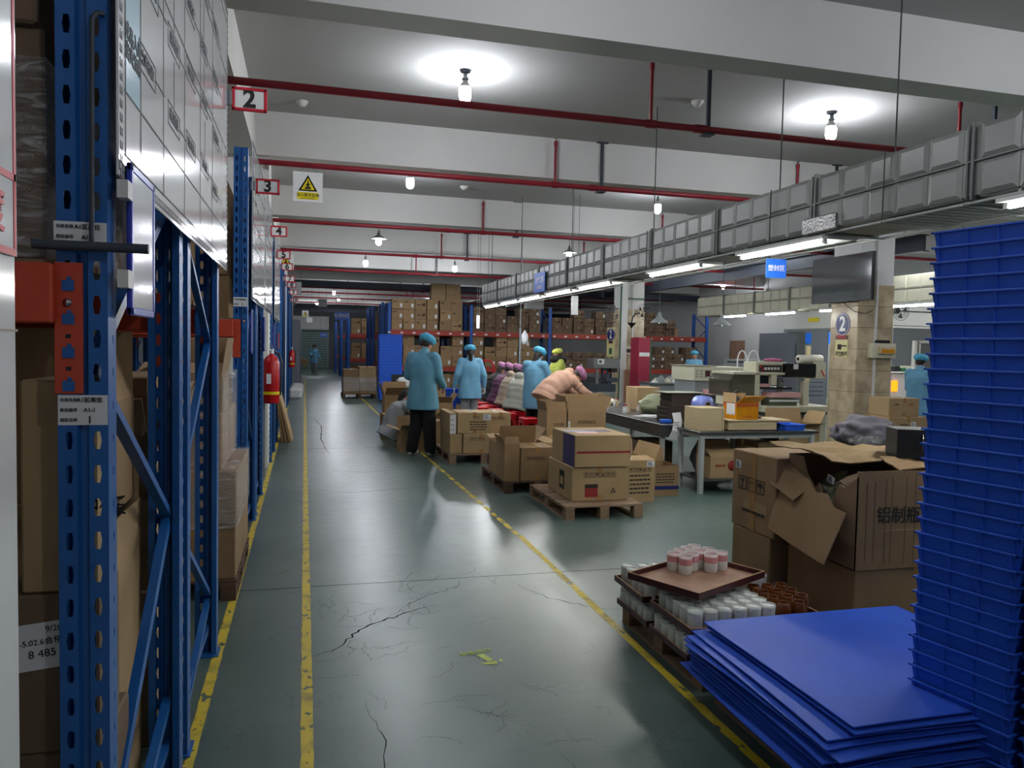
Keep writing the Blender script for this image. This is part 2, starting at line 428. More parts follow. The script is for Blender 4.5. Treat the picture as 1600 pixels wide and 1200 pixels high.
# joints and cracks of the slab
for yy, xa, xb in ((5.12, -.45, 15), (11.9, -.4, 8), (18.6, -.4, 15)):
    strip([(xa+(xb-xa)*i/40, yy+rt.uniform(-.006, .006)) for i in range(41)], lambda i: rt.uniform(.008, .014), 'crack', 'joint_line', fl, z=.0008)
def crack(pts, w0, name='crack'):
    out = []
    for a, b in zip(pts, pts[1:]):
        for i in range(8): f_ = i/8; out.append((a[0]+(b[0]-a[0])*f_+rt.uniform(-.012, .012), a[1]+(b[1]-a[1])*f_+rt.uniform(-.012, .012)))
    out.append(pts[-1]); n = len(out)
    strip(out, lambda i: max(.0015, w0*math.sin(PI*(i+.3)/n)*rt.uniform(.5, 1.2)), 'crack', name, fl, z=.0009)
crack([(.02, 3.95), (.16, 4.03), (.3, 4.28), (.47, 4.42), (.61, 4.52), (.8, 4.62)], .013)
crack([(.45, 4.42), (.7, 4.75), (1.0, 4.95), (1.02, 5.1)], .006)
rk_ = random.Random(77)
for q in range(34):                      # fine crazing around the long crack
    x, y = rk_.gauss(.55, .28), rk_.gauss(4.7, .55); a = rk_.uniform(0, 6.28); pts = [(x, y)]
    for j in range(3): a += rk_.uniform(-.9, .9); x += .09*math.cos(a); y += .09*math.sin(a); pts.append((x, y))
    crack(pts, .0028)
for q in range(14):
    x, y = rk_.gauss(.6, .3), rk_.gauss(3.3, .4); a = rk_.uniform(0, 6.28); pts = [(x, y)]
    for j in range(3): a += rk_.uniform(-.9, .9); x += .07*math.cos(a); y += .07*math.sin(a); pts.append((x, y))
    crack(pts, .002)
crack([(1.35, 5.0), (1.5, 4.6), (1.75, 4.35), (2.1, 4.2)], .007)
crack([(.25, 2.4), (.32, 3.0), (.27, 3.4)], .005)
crack([(.1, 8.6), (.5, 8.3), (.9, 8.45), (1.4, 8.5)], .01)
crack([(.35, 11), (.25, 13), (.3, 15), (.15, 17)], .02)
crack([(.2, 9.9), (.7, 9.6), (1.2, 9.8)], .012)
# worn direction arrow on the floor
ar = thing('floor_arrow', 'worn yellow-green arrow sticker on the green floor pointing toward the viewer', 'floor marking', (.90, 3.74, .0015), R(12))
MB().add([(-.022, .07, 0), (.018, .075, 0), (.035, -.02, 0), (.0, -.03, 0)], [(0, 1, 2, 3)]).add([(-.045, -.03, 0), (.045, -.035, 0), (.03, -.075, 0), (-.02, -.06, 0)], [(0, 1, 2, 3)]).add([(.05, -.045, 0), (.075, -.02, 0), (.07, -.06, 0)], [(0, 1, 2)]).build('arrow_shape', 'arrow_green', ar)
write(ar, '安全出口', .045, (-.01, .105, 0), 'up', 'arrow_green')
# ceiling slab, beams
structure(bx('ceiling', 'ceil_paint', (XL, XR, YN, YF, ZS, ZS+.15)))
k = 0
yb = -3.73
while yb < 49:
    k += 1; structure(bx('trim_%d' % k, 'white_paint', (XL, XR, yb, yb+.3, ZB, ZS), bev=0)); yb += 4.6
for nm, x0, x1 in (('trim_40', -1.08, -.62), ('trim_41', 8.27, 8.87)):
    o = structure(bx(nm, 'white_paint', (x0, x1, YN, YF, ZB-.01, ZS)))
# walls
structure(bx('wall_left', 'wall_paint', (XL-.2, XL, YN, YF, 0, ZS)))
structure(bx('wall_front', 'wall_paint', (XL, XR, YN-.2, YN, 0, ZS)))
wf = structure(bx('wall_back', 'wall_dark', (XL, -.9, YF, YF+.2, 0, ZS)))
bx('wall_panel', 'wall_dark', (1.3, XR, YF, YF+.2, 0, ZS), wf); bx('wall_panel', 'wall_dark', (-.9, 1.3, YF, YF+.2, 3.2, ZS), wf)
# roller shutter in the back wall
dr = structure(thing('door_1', None, None, (0, 0, 0)))
for i in range(15): bx('slat', 'shutter', (-.9, 1.3, YF-.02, YF+.06, i*.16, i*.16+.145), dr)
bx('shutter_box', 'shutter_box', (-1.0, 1.4, YF-.4, YF, 2.42, 3.25), dr, bev=.03)
for x in (-.95, 1.35): bx('jamb', 'grey_metal', (x-.05, x+.05, YF-.1, YF+.1, 0, 2.42), dr)
# right wall with double door
DY0, DY1, DZ = 20.1, 21.7, 2.25
wr = structure(bx('wall_right', 'wall_paint', (XR, XR+.2, YN, DY0, 0, ZS)))
bx('wall_panel', 'wall_paint', (XR, XR+.2, DY1, YF, 0, ZS), wr); bx('wall_panel', 'wall_paint', (XR, XR+.2, DY0, DY1, DZ, ZS), wr)
d2 = structure(thing('door_2', None, None, (0, 0, 0)))
bx('door_leaf', 'grey_door', (XR-.06, XR-.01, DY1+.02, 23.9, .02, DZ), d2)
bx('door_leaf', 'grey_door', (XR-.7, XR-.66, DY0-.7, DY0+.05, .02, DZ+.03), d2, bev=.005)
bx('door_leaf', 'grey_door', (XR-.06, XR-.01, DY0-.75, DY0-.05, .02, DZ+.15), d2)
bx('door_track', 'grey_metal', (XR-.12, XR-.0, DY0-.4, DY1+.7, DZ+.02, DZ+.12), d2)
bx('hinge', 'chrome', (XR-.08, XR-.055, DY1+.05, DY1+.09, 1.0, 1.9), d2)
for yy in (DY0-.03, DY1-.02): bx('jamb', 'grey_metal', (XR-.04, XR+.2, yy, yy+.06, 0, DZ), d2)
# room behind the double door
hb = structure(thing('wall_hall', None, None)); bx('wall_panel', 'outdoor', (XR+3.0, XR+3.2, 18, 32, 0, 3.4), hb); bx('wall_panel', 'wall_paint', (XR+.2, XR+3.2, 18, 32, 3.4, 3.5), hb)
bx('hall_floor', 'floor_epoxy', (XR, XR+3.2, 18, 32, -.1, 0), hb)
hl = thing('hall_light', 'lit tube lamp in the hallway beyond the grey double door', 'lamp', (XR+1.6, 23, 3.3)); bx('tube', 'tube', (-.05, .05, -.9, .9, 0, .05), hl); bx('housing', 'white_paint', (-.06, .06, -.65, .65, .05, .1), hl)
hw = thing('notice_frame', 'blue topped wooden cabinet door seen through the open double doors', 'cabinet', (XR+2.8, 24.6, .0))
bx('frame', 'grey_metal', (0, .1, -.75, .75, 0, 1.95), hw); bx('glass_panel', 'light_wood', (-.02, 0, -.55, .55, .5, 1.85), hw); bx('header', 'sign_blue', (-.03, .1, -.75, .75, 1.95, 2.5), hw)
# pillars
def tiles(p, X0, X1, Y0, z1, names, nx=2):
    g = .006
    def face(a0, a1, mk):
        na = nx; aw = (a1-a0)/na; nz = int(round((z1-.0)/.34)); zh = z1/nz
        for i in range(na):
            for j in range(nz): mk(a0+i*aw+g/2, a0+(i+1)*aw-g/2, j*zh+g/2, (j+1)*zh-g/2)
    face(X0, X1, lambda a, b, c, d: bx('tile', 'tile', (a, b, Y0-.015, Y0, c, d), p, bev=.003))
    return face
def pillar(name, X, Y, wd=.62, tile=True, zt=2.68):
    p = structure(bx(name, 'white_paint', (X, X+wd, Y, Y+wd, 0, ZB)))
    if tile:
        bx('grout', 'grout', (X-.008, X+wd+.008, Y-.008, Y+wd+.008, 0, zt), p)
        zh = zt/8
        for j in range(8):
            for i in range(2 if name == 'trim_51' else 1):
                n_ = 2 if name == 'trim_51' else 1; a = wd/n_
                bx('tile', 'tile', (X+i*a-.014*(i == 0)+.003, X+(i+1)*a-.003+.014*(i == n_-1), Y-.02, Y-.004, j*zh+.003, (j+1)*zh-.003), p, bev=.003)
            bx('tile', 'tile', (X-.02, X-.004, Y+.003-.014, Y+wd-.003, j*zh+.003, (j+1)*zh-.003), p, bev=.003)
    return p
P2X, P2Y = 8.27, 10.13
pillar('trim_51', P2X, P2Y)
pillar('trim_52', P2X, 19.33)
pillar('trim_53', P2X, .93, tile=False); pillar('trim_54', P2X, 28.5, tile=False)
pl = structure(bx('trim_50', 'board_white', (-1.12, -.482, .90, 1.505, 0, ZB), bev=.01))
for z in (1.61,): bx('joint_line', 'grout', (-1.122, -.4812, .93, 1.5053, z-.002, z+.002), pl)
pillar('trim_55', -1.08, 10.13, tile=False); pillar('trim_56', -1.08, 19.33, tile=False); pillar('trim_57', -1.08, 28.5, tile=False)
# conduit, cables and box on the near right pillar
# ---------------------------------------------------------------- pipes, struts
def cross_pipe(Y, z, x0, x1, r, label, risers=(), struts=(), col='pipe_red'):
    t = thing('sprinkler_pipe', label, 'pipe', (0, Y, z))
    n = max(1, int((x1-x0)/3)); 
    MB().tube((x0, 0, 0), (x1, 0, 0), r, 10).build('pipe_run', col, t)
    for i in range(1, n):
        x = x0+(x1-x0)*i/n; MB().tube((x-.06, 0, 0), (x+.06, 0, 0), r*1.25, 10).build('coupling', col, t)
    for rx in risers:
        top = ZS-.12-z
        rr = MB().tube((rx, 0, 0), (rx, 0, top), r*.55, 8).tube((rx, 0, top), (rx, 0, top+.06), r*.75, 8).tube((rx-.05, 0, 0), (rx+.05, 0, 0), r*1.25, 8).build('riser', col, t)
        MB().tube((rx, 0, top+.06), (rx, 0, top+.09), .008, 6).tube((rx, 0, top+.09), (rx, 0, top+.095), .02, 8).build('sprinkler_head', 'silver', rr)
    for rx in struts:
        MB().box(rx-.018, rx+.018, r+.005, r+.035, -r-.01, ZS-z-.002).box(rx-.08, rx+.08, r-.02, r+.06, ZS-z-.014, ZS-z-.002).box(rx-.08, rx+.03, -r, r+.04, -r-.02, -r-.001).build('strut', 'steel_dark', t)
    return t
cross_pipe(7.0, 3.80, -.66, 8.2, .034, 'nearest dark red sprinkler pipe crossing under the ceiling', (GX(1018, 7, 150), GX(1500, 7, 180)), (GX(1112, 7, 150), GX(1560, 7, 200)))
cross_pipe(10.0, 3.80, -.62, 8.2, .036, 'second dark red sprinkler pipe from the front, in front of the second beam', (GX(868, 10, 250), GX(1246, 10, 280)), (GX(943, 10, 250), GX(1312, 10, 250)))
cross_pipe(14.65, 3.80, -.6, 15.4, .036, 'third dark red sprinkler pipe from the front', (GX(755, 14.65, 330), GX(1035, 14.65, 350)), (GX(809, 14.65, 330), GX(1080, 14.65, 330)))
cross_pipe(19.15, 3.80, -.6, 15.4, .035, 'fourth red sprinkler pipe, brightly lit in its middle', (GX(690, 19.15, 380), GX(912, 19.15, 400)), (GX(731, 19.15, 380),))
cross_pipe(23.7, 3.78, -.6, 15.4, .035, 'fifth dark red sprinkler pipe just before the grey steel beam', (GX(650, 23.7, 420), GX(1180, 23.7, 400)), (GX(683, 23.7, 420), GX(1300, 23.7, 400)))
for i, (Y, lab) in enumerate(((30.5, 'thin red pipe right behind the grey steel beam'), (33.5, 'second thin red pipe behind the grey steel beam'), (37.5, 'third thin red pipe behind the grey steel beam'), (42, 'farthest thin red pipe before the dark end wall'))):
    cross_pipe(Y, 3.72, -.6, 15.4, .035, lab, (GX(624+10*i, Y), GX(1085, Y)), (GX(660+8*i, Y), GX(905, Y), GX(1140, Y)))
sb = thing('steel_beam', 'dark grey steel beam crossing the hall behind the fifth red pipe', 'beam', (0, 28.2, 3.58))
for nm, d in (('flange', (-.6, 15.4, -.1, .1, .2, .22)), ('flange', (-.6, 15.4, -.1, .1, 0, .02)), ('web', (-.6, 15.4, -.02, .02, .02, .2))): bx(nm, 'steel_dark', d, sb)
sb = thing('steel_beam', 'dark grey steel beam running lengthwise high behind the air duct and screen', 'beam', (11.2, 0, 3.55))
for nm, d in (('flange', (-.1, .1, 12, 28, .3, .32)), ('flange', (-.1, .1, 12, 28, 0, .02)), ('web', (-.02, .02, 12, 28, .02, .3))): bx(nm, 'steel_dark', d, sb)
sb = thing('steel_beam', 'dark steel crossbeam at the very far end of the hall', 'beam', (0, 44, 3.3))
for nm, d in (('flange', (-.6, 15.4, -.1, .1, .3, .32)), ('flange', (-.6, 15.4, -.1, .1, 0, .02)), ('web', (-.6, 15.4, -.02, .02, .02, .3))): bx(nm, 'steel_dark', d, sb)

# ---------------------------------------------------------------- lamps
def bulb(X, Y, label, shade=False, drop=0, mm='bulb'):
    t = thing('pendant_bulb', label, 'lamp', (X, Y, ZS-drop))
    if drop: MB().tube((0, 0, -.02), (0, 0, drop), .005, 6).build('cord', 'wire', t)
    else: MB().lathe([(.0, 0), (.055, 0), (.05, -.02), (.0, -.025)], 14).build('ceiling_rose', 'steel_dark', t)
    MB().lathe([(.012, -.02), (.022, -.03), (.024, -.075), (.034, -.08), (.034, -.1), (.018, -.105)], 12).build('socket', 'grey_metal', t)
    MB().lathe([(.022, -.1), (.026, -.12), (.05, -.155), (.056, -.175)], 14, cap0=True).build('bulb_neck', 'white_paint', t)
    MB().lathe([(.056, -.175), (.062, -.2), (.062, -.27), (.05, -.31), (.02, -.33), (0, -.335)], 12).build('bulb_glass', mm, t)
    if shade: MB().lathe([(.035, -.1), (.06, -.13), (.19, -.2), (.19, -.203), (.06, -.135), (.03, -.105)], 18, cap0=False, cap1=False).build('shade', 'grille', t)
    return t
bulb(1.57, 7.93, 'bare glowing bulb nearest the viewer, above the aisle')
bulb(5.96, 7.9, 'bare glowing bulb above the near end of the air duct')
bulb(1.60, 12.5, 'bare glowing bulb second down the aisle, next to a smoke detector')
bulb(GX(592, 17.1, 355), 17.1, 'glowing bulb with flat shade third down the aisle', True, .35)
bulb(6.0, 12.6, 'bare glowing bulb half behind the air duct', False, .1)
bulb(GX(890, 17.3, 378), 17.3, 'glowing bulb with flat shade between red pipes beside the duct wires', True, .4)
bulb(GX(762, 18.0, 490), 18.0, 'glowing bulb hanging low in front of the far boxes at the duct end', False, 1.55)
bulb(GX(1411, 13.0, 410), 13.0, 'glowing bulb with shade between the screen pillar and the bin stack', True, .5)
for (X, Y, n) in ((1.6, 3.3, 'over the aisle'), (1.6, -1.3, 'behind the viewer'), (5.96, 3.3, 'over the blue bins'), (5.96, -1.3, 'at the near wall'), (-2.8, 3.3, 'over the first rack'), (-2.8, 7.9, 'over the second rack'), (-2.8, 12.5, 'over the third rack'), (-2.8, 17.1, 'over the fourth rack'), (10.4, 7.9, 'right of the pillar'), (10.4, 3.3, 'over the right side'), (10.4, 17.3, 'over the machines'), (14, 24, 'over the far door'), (4.2, 22.3, 'before the far racks'), (9.5, 22.3, 'right before the far racks'), (1.6, 22.0, 'fourth down the aisle'), (1.6, 31.2, 'deep in the aisle'), (1.6, 40.4, 'near the shutter'), (6, 31.2, 'above the far rack rows'), (6, 38, 'deep above the far rack rows'), (1.2, 35.5, 'high before the walking worker'), (.6, 45.5, 'right at the shutter'), (4.5, 45, 'beside the far end wall')):  # extra bulbs extending the lamp rows, added to brighten racks, near end, far aisle
    bulb(X, Y, 'bulb lamp '+n+' on the ceiling slab', 5 < Y < 20, .0 if Y < 20 else .35)
def cone_lamp(px, py, Y, label):
    p = at(px, py, Y); t = thing('pendant_lamp', label, 'lamp', p)
    MB().tube((0, 0, .25), (0, 0, ZS-p.z), .008, 6).build('cord', 'wire', t)
    MB().lathe([(.03, .28), (.05, .22), (.06, .16), (.22, .02), (.22, 0), (.05, .15), (.02, .2)], 20, cap0=False, cap1=False).build('shade', 'grey_metal', t)
    MB().lathe([(.02, .18), (.05, .1), (.05, .04), (0, .0)], 12).build('bulb_glass', 'tube_dim', t)
cone_lamp(1030, 505, 17.5, 'grey cone pendant lamp hanging near the far pillar')
cone_lamp(1128, 509, 17.5, 'grey cone pendant lamp hanging under the right air duct')

# ---------------------------------------------------------------- air ducts
def duct(x0, x1, y0, y1, z0, z1, sec, label, m, wires, side=-1, npan=5):
    t = thing('air_duct', label, 'air duct', (0, 0, 0)); n = int(round((y1-y0)/sec)); g = .007
    for i in range(n):
        a = y0+i*sec; b = a+sec-.0; pw = (sec-.12)/npan; zm = (z0+z1)/2
        core = bx('duct_section', m, (x0+.012, x1-.012, a+.0, b-.0, z0+.012, z1-.012), t)
        for j in range(npan):
            ya = a+.06+j*pw+g/2; yb_ = ya+pw-g
            for za, zb_ in ((z0+g/2, zm-g/2), (zm+g/2, z1-g/2)):   # slightly pillowed sheet panels
                vs = [(x0+.010, ya, za), (x0+.010, yb_, za), (x0+.010, yb_, zb_), (x0+.010, ya, zb_), (x0-.001, ya+.035, za+.03), (x0-.001, yb_-.035, za+.03), (x0-.001, yb_-.035, zb_-.03), (x0-.001, ya+.035, zb_-.03)]
                MB().add(vs, [(4, 5, 6, 7), (0, 1, 5, 4), (1, 2, 6, 5), (2, 3, 7, 6), (3, 0, 4, 7)]).build('panel', m, core)
            bx('panel', m, (x0+.02, x1-.02, ya, yb_, z0-.004, z0+.02), core)
        bx('flange', 'duct_edge', (x0-.010, x1+.010, a-.03, a-.010, z0-.018, z1+.018), core, bev=.004)
        bx('flange', 'duct_edge', (x0-.006, x1+.006, a+.015, a+.035, z0-.006, z1+.006), core, bev=.004)
        bx('seam_rod', 'duct_edge', (x0-.004, x0+.012, a, b, zm-.005, zm+.005), core)
    for yy in wires:
        MB().tube((x0+.06, yy, z1), (x0+.06, yy, ZS), .006, 6).build('hanger_wire', 'wire', t)
        if side: MB().tube((x0-.025, yy, z0-.03), (x0-.025, yy, z1), .005, 6).build('hanger_wire', 'wire', t)
    return t
DX0, DX1, DZ0, DZ1 = 3.9, 4.5, 2.565, 3.0
dt = duct(DX0, DX1, 2.35, 17.35, DZ0, DZ1, 1.5, 'long grey sheet metal air duct hanging over the work tables', 'duct', (4.55, 5.9, 8.4, 11.3, 14.2, 16.6))
for yy in (4.0, 5.5, 8.6): 
    for k_ in range(7): bx('louvre', 'grille', (DX0+.06, DX1-.06, yy+k_*.09, yy+k_*.09+.05, DZ0-.03, DZ0-.012), dt)
MB().box(DX0-.03, DX0+.02, 5.05, 5.45, DZ0-.02, DZ0+.11, bev=.01).build('foil_patch', 'foil', dt)
MB().tube((DX0+.02, 2.4, DZ0-.03), (DX0+.02, 17.3, DZ0-.03), .01, 6).build('rail', 'grille', dt)
MB().tube((DX1-.02, 2.4, DZ0-.03), (DX1-.02, 17.3, DZ0-.03), .01, 6).build('rail', 'grille', dt)
for yy in (3.2, 3.9, 4.6, 5.2): MB().tube((DX0, yy, DZ0-.035), (DX1+.0, yy+.05, DZ0-.035), .008, 6).build('rail', 'grille', dt)
dt2 = duct(12.0, 12.6, 6.1, 22.1, 2.68, 3.26, 1.6, 'second cream coloured air duct near the right wall', 'duct_cream', (8, 12, 16, 20), side=0, npan=4)
def tube_lamp(X, Y, z, L, label, n=2, mm='tube'):
    t = thing('tube_light', label, 'lamp', (X, Y, z), 0)
    bx('housing', 'white_paint', (-.05, .24, -.02, L+.02, .035, .06), t)
    for s in (0, L-.03): bx('lamp_holder', 'white_paint', (-.015, .015, s, s+.03, -.0, .035), t)
    MB().tube((0, .03, .012), (0, L-.03, .012), .014, 6).build('tube', mm, t)
    for s in (.1, L-.1): bx('bracket', 'grille', (-.01, .01, s-.01, s+.01, .07, DZ0-z-.0 if z < 2.6 else .1), t)
tube_lamp(3.93, 2.4, 2.46, 1.22, 'added lit tube lamp under the near end of the grey duct, above the blue bins')  # tube added out of view to brighten the blue sheets and candles
for i, (yy, lab) in enumerate(((5.22, 'lit tube lamp nearest the viewer under the grey duct'), (7.18, 'lit tube lamp second under the grey duct, before the far pillar'), (9.6, 'lit tube lamp third under the grey duct'), (11.2, 'lit tube lamp fourth under the grey duct'), (12.8, 'lit tube lamp fifth under the grey duct'), (14.3, 'lit tube lamp sixth under the grey duct'), (15.8, 'lit tube lamp at the far end of the grey duct'))):
    tube_lamp(3.93, yy, 2.46, 1.22, lab)
for yy, lab in ((16.95, 'lit tube lamp under the cream duct left of the 2 pillar'), (14.7, 'lit tube lamp under the cream duct at the pillar edge'), (12.35, 'lit tube lamp under the cream duct right of the pillar'), (10, 'lit tube lamp under the near end of the cream duct'), (19.2, 'lit tube lamp under the far end of the cream duct')):
    t = thing('tube_light', lab, 'lamp', (11.95, yy, 2.6)); bx('housing', 'grille', (-.03, .03, 0, 1.3, .03, .08), t); MB().tube((0, .03, .012), (0, 1.27, .012), .02, 6).build('tube', 'tube', t)

# ---------------------------------------------------------------- pallet racks
def panel(mb, org, u, v, n_, W_, H_, cols, pitch, hw, hh, z0=.04):
    """sheet in the plane u,v starting at org with hexagonal slots in the given columns"""
    org = Vector(org); u = Vector(u); v = Vector(v)
    P = lambda a, b: org+u*a+v*b
    rows = int((H_-z0-.01)/pitch); edges = [0]+[(cols[i]+cols[i+1])/2 for i in range(len(cols)-1)]+[W_]
    for ci, cx in enumerate(cols):
        a0, a1 = edges[ci], edges[ci+1]
        mb.add([P(a0, 0), P(a1, 0), P(a1, z0), P(a0, z0)], [(0, 1, 2, 3)]); zt = z0+rows*pitch
        mb.add([P(a0, zt), P(a1, zt), P(a1, H_), P(a0, H_)], [(0, 1, 2, 3)])
        for r_ in range(rows):
            b0 = z0+r_*pitch; b1 = b0+pitch; bm_ = (b0+b1)/2
            o = [P(a0, b0), P(a1, b0), P(a1, bm_), P(a1, b1), P(a0, b1), P(a0, bm_)]
            i_ = [P(cx-hw*.6, bm_-hh), P(cx+hw*.6, bm_-hh), P(cx+hw, bm_), P(cx+hw*.6, bm_+hh), P(cx-hw*.6, bm_+hh), P(cx-hw, bm_)]
            mb.add(o+i_, [(k, (k+1) % 6, 6+(k+1) % 6, 6+k) for k in range(6)])
_posts = {}
def post_mesh(H_, holes, flip, m):
    key = (H_, holes, flip, m)
    if key in _posts: return _posts[key]
    mb = MB(); W_, D_ = .10, .075
    if holes:
        panel(mb, (0, 0, 0), (1, 0, 0), (0, 0, 1), 0, .038, H_, [.021], .076, .0085, .020)
        panel(mb, (.062, 0, 0), (1, 0, 0), (0, 0, 1), 0, .038, H_, [.017], .076, .0085, .020)
        mb.add([(.038, 0, 0), (.043, .012, 0), (.057, .012, 0), (.062, 0, 0), (.038, 0, H_), (.043, .012, H_), (.057, .012, H_), (.062, 0, H_)], [(0, 1, 5, 4), (1, 2, 6, 5), (2, 3, 7, 6)])
        for x in (0, W_): panel(mb, (x, 0, 0), (0, 1, 0), (0, 0, 1), 0, D_, H_, [.045], .076, .004, .010)
        for x, s in ((0, 1), (W_, -1)): mb.add([(x, D_, 0), (x+s*.022, D_, 0), (x+s*.022, D_, H_), (x, D_, H_)], [(0, 1, 2, 3)])
    else:
        mb.box(0, W_, 0, .004, 0, H_).box(0, .004, 0, D_, 0, H_).box(W_-.004, W_, 0, D_, 0, H_)
        for q in range(0, int(H_/.076)):
            pass
    mb.box(-.012, W_+.012, -.02, D_+.03, 0, .006)
    me = mb.mesh('post', m)
    if flip: me.transform(Matrix.Translation((0, .075, 0)) @ Matrix.Diagonal((1, -1, 1, 1))); me.flip_normals()
    _posts[key] = me; return me
def brace(t, x, a, b, m, th=.018):
    MB().tube((x, a[0], a[1]), (x, b[0], b[1]), th, 4, sm=False).build('brace', m, t)
def rack(xo, Y0, depth, xs, H_, levels, label, group=None, holes=True, mb_='rack_blue', mo='rack_orange', conn=True, zz=.55, braces_at=(0,), deck=True, far=False, bh=.13, z0=.18, sd0=0, nodes=None):
    """xs: list of x positions (left edge of each post); Y0 front, depth"""
    t = thing('pallet_rack', label, 'rack', (0, Y0, 0), 0, group); D_ = .075
    for i, x in enumerate(xs):
        for fl_, y in ((False, 0), (True, depth-D_)):
            o = link('post', post_mesh(H_, holes, fl_, mb_), t, (x, y, 0))
            if holes:
                sm_ = o.modifiers.new('thick', 'SOLIDIFY'); sm_.thickness = .0025; sm_.offset = 0
        z = z0; side = sd0
        xb = x+.05
        bx('brace', mb_, (xb-.015, xb+.015, .05, depth-.05, .12, .15), t)
        for nd in nodes or (): brace(t, xb+.006, nd[0], nd[1], mb_, .02)
        while z < H_-.35 and not nodes:
            a, b = (.04, depth-.04) if side == 0 else (depth-.04, .04)
            brace(t, xb+.012*(1 if side else -1), (a, z), (b, z+zz), mb_); z += zz; side ^= 1
    for i in range(len(xs)-1):
        xa, xb = xs[i]+.10, xs[i+1]
        for z in levels:
            for yf in (0, depth):
                s = -1 if yf == 0 else 1; ya = yf-.04 if yf == 0 else yf-.005; yb2 = ya+.045
                bm_ = MB().box(xa-.0, xb, ya, yb2, z-bh, z, bev=.004).build('beam', mo, t)
                if conn:
                    for xc in (xa-.052, xb-.005):
                        c_ = MB().box(xc, xc+.057, (yf-.006 if yf == 0 else yf), (yf if yf == 0 else yf+.006), z-.285, z+.005, bev=.001).build('connector', mo, bm_)
            if deck:
                nd_ = 6; dw = (depth-.1)/nd_
                for k_ in range(nd_): bx('deck_board', 'pallet', (xa-.03, xb+.03, .05+k_*dw, .05+(k_+1)*dw-.02, z, z+.015), t)
    return t
def slots(parent_rack, xc, z):          # blue square slots that show through the orange connector
    pass
XP = -.53                                 # left edge of the aisle posts (outer side at -.43)
rk1 = rack(0, 1.90, 1.08, [XP-2.7, XP], 3.3, (1.76,), 'nearest blue pallet rack with slotted posts and an orange beam, beside the white pillar', nodes=[((.04, 1.53), (1.03, .98)), ((.04, .24), (1.03, .97)), ((.04, 1.54), (1.03, 2.08)), ((.04, .05), (1.03, .30))])
rk2 = rack(0, 3.10, 1.06, [XP-2.7, XP], 3.3, (1.76,), 'blue pallet rack back to back behind the nearest one, under the white board', nodes=[((.04, 1.0), (1.0, 1.58)), ((.04, .86), (1.0, .32)), ((.04, 2.1), (1.0, 1.6)), ((.04, .02), (1.0, .28))])
# slots of the nearest connector
cn = [c for c in COL.objects if c.name.startswith('connector')]
sl = thing('connector_detail', None, None)
bpy.data.objects.remove(sl)
first = None
for c in cn:
    if c.parent.parent == rk1 and abs(c.matrix_world.translation.y) < 9:
        vs = c.data.vertices; x0 = min(v.co.x for v in vs); y0 = min(v.co.y for v in vs)
        if x0 > -.7 and y0 < 0: first = c
if first:
    x0 = min(v.co.x for v in first.data.vertices)
    for i in range(4):
        z = 1.76-.045-.074*i
        MB().box(x0+.016, x0+.04, -.0085, -.005, z-.012, z+.011).box(x0+.026, x0+.034, -.0085, -.005, z+.010, z+.019).build('slot', 'rack_blue', first)
    for z in (1.76-.157, 1.76-.229): bx('slot', 'slot_dark', (x0+.023, x0+.033, -.0085, -.005, z-.004, z+.004), first)
    MB().lathe([(.009, 0), (.009, -.005), (0, -.007)], 10, (x0+.027, -.006, 1.76-.083), ax='y').build('bolt', 'chrome', first)
    bx('label_plate', 'dark_brown', (XP-.20, XP-.075, -.044, -.0405, 1.665, 1.735), rk1)
blocks = [(6.15, 'second', True), (10.6, 'third', True), (15.0, 'fourth', False), (19.4, 'fifth', False), (23.8, 'sixth', False)]
for Y, nth, hol in blocks:
    rack(0, Y, 1.08, [XP-2.7, XP], 3.05, (1.76,), 'blue pallet rack of the %s row along the aisle, its front half' % nth, holes=hol)
    rack(0, Y+1.2, 1.06, [XP-2.7, XP], 3.05, (1.76,), 'blue pallet rack of the %s row along the aisle, its rear half' % nth, holes=hol)

# ---------------------------------------------------------------- cartons
def shipping_marks(parent, c, s, face='front', n=3, m='ink', frames=True):
    """row of framed handling symbols (glass, arrows, umbrella) printed on a carton"""
    mb = MB(); t = .0012; q = s*.5
    def r2(a0, a1, b0, b1): mb.box(a0, a1, b0, b1, -t, t)
    for i in range(n):
        cx = (i-(n-1)/2)*s*1.18
        if frames:
            for d in ((cx-q, cx+q, q-s*.05, q), (cx-q, cx+q, -q, -q+s*.05), (cx-q, cx-q+s*.05, -q, q), (cx+q-s*.05, cx+q, -q, q)): r2(*d)
        k_ = i % 4
        if k_ == 0: mb.prism([(cx-s*.25, s*.3), (cx+s*.25, s*.3), (cx+s*.05, -s*.02), (cx-s*.05, -s*.02)], -t, t); r2(cx-s*.03, cx+s*.03, -s*.28, 0); r2(cx-s*.15, cx+s*.15, -s*.33, -s*.27)
        elif k_ == 1:
            for o in (-s*.15, s*.15): r2(cx+o-s*.03, cx+o+s*.03, -s*.3, s*.15); mb.prism([(cx+o-s*.11, s*.1), (cx+o+s*.11, s*.1), (cx+o, s*.34)], -t, t)
        elif k_ == 2:
            mb.prism([(cx+s*.33*math.cos(a*PI/6), s*.33*math.sin(a*PI/6)) for a in range(7)], -t, t); r2(cx-s*.025, cx+s*.025, -s*.3, 0); r2(cx-s*.025, cx+s*.12, -s*.34, -s*.28)
        else: mb.prism([(cx+s*.22*math.cos(a*PI/4), s*.22*math.sin(a*PI/4)) for a in range(8)], -t, t); r2(cx-s*.3, cx+s*.3, -s*.35, -s*.29)
    return mb.build('handling_marks', m, parent, c, ROT[face])
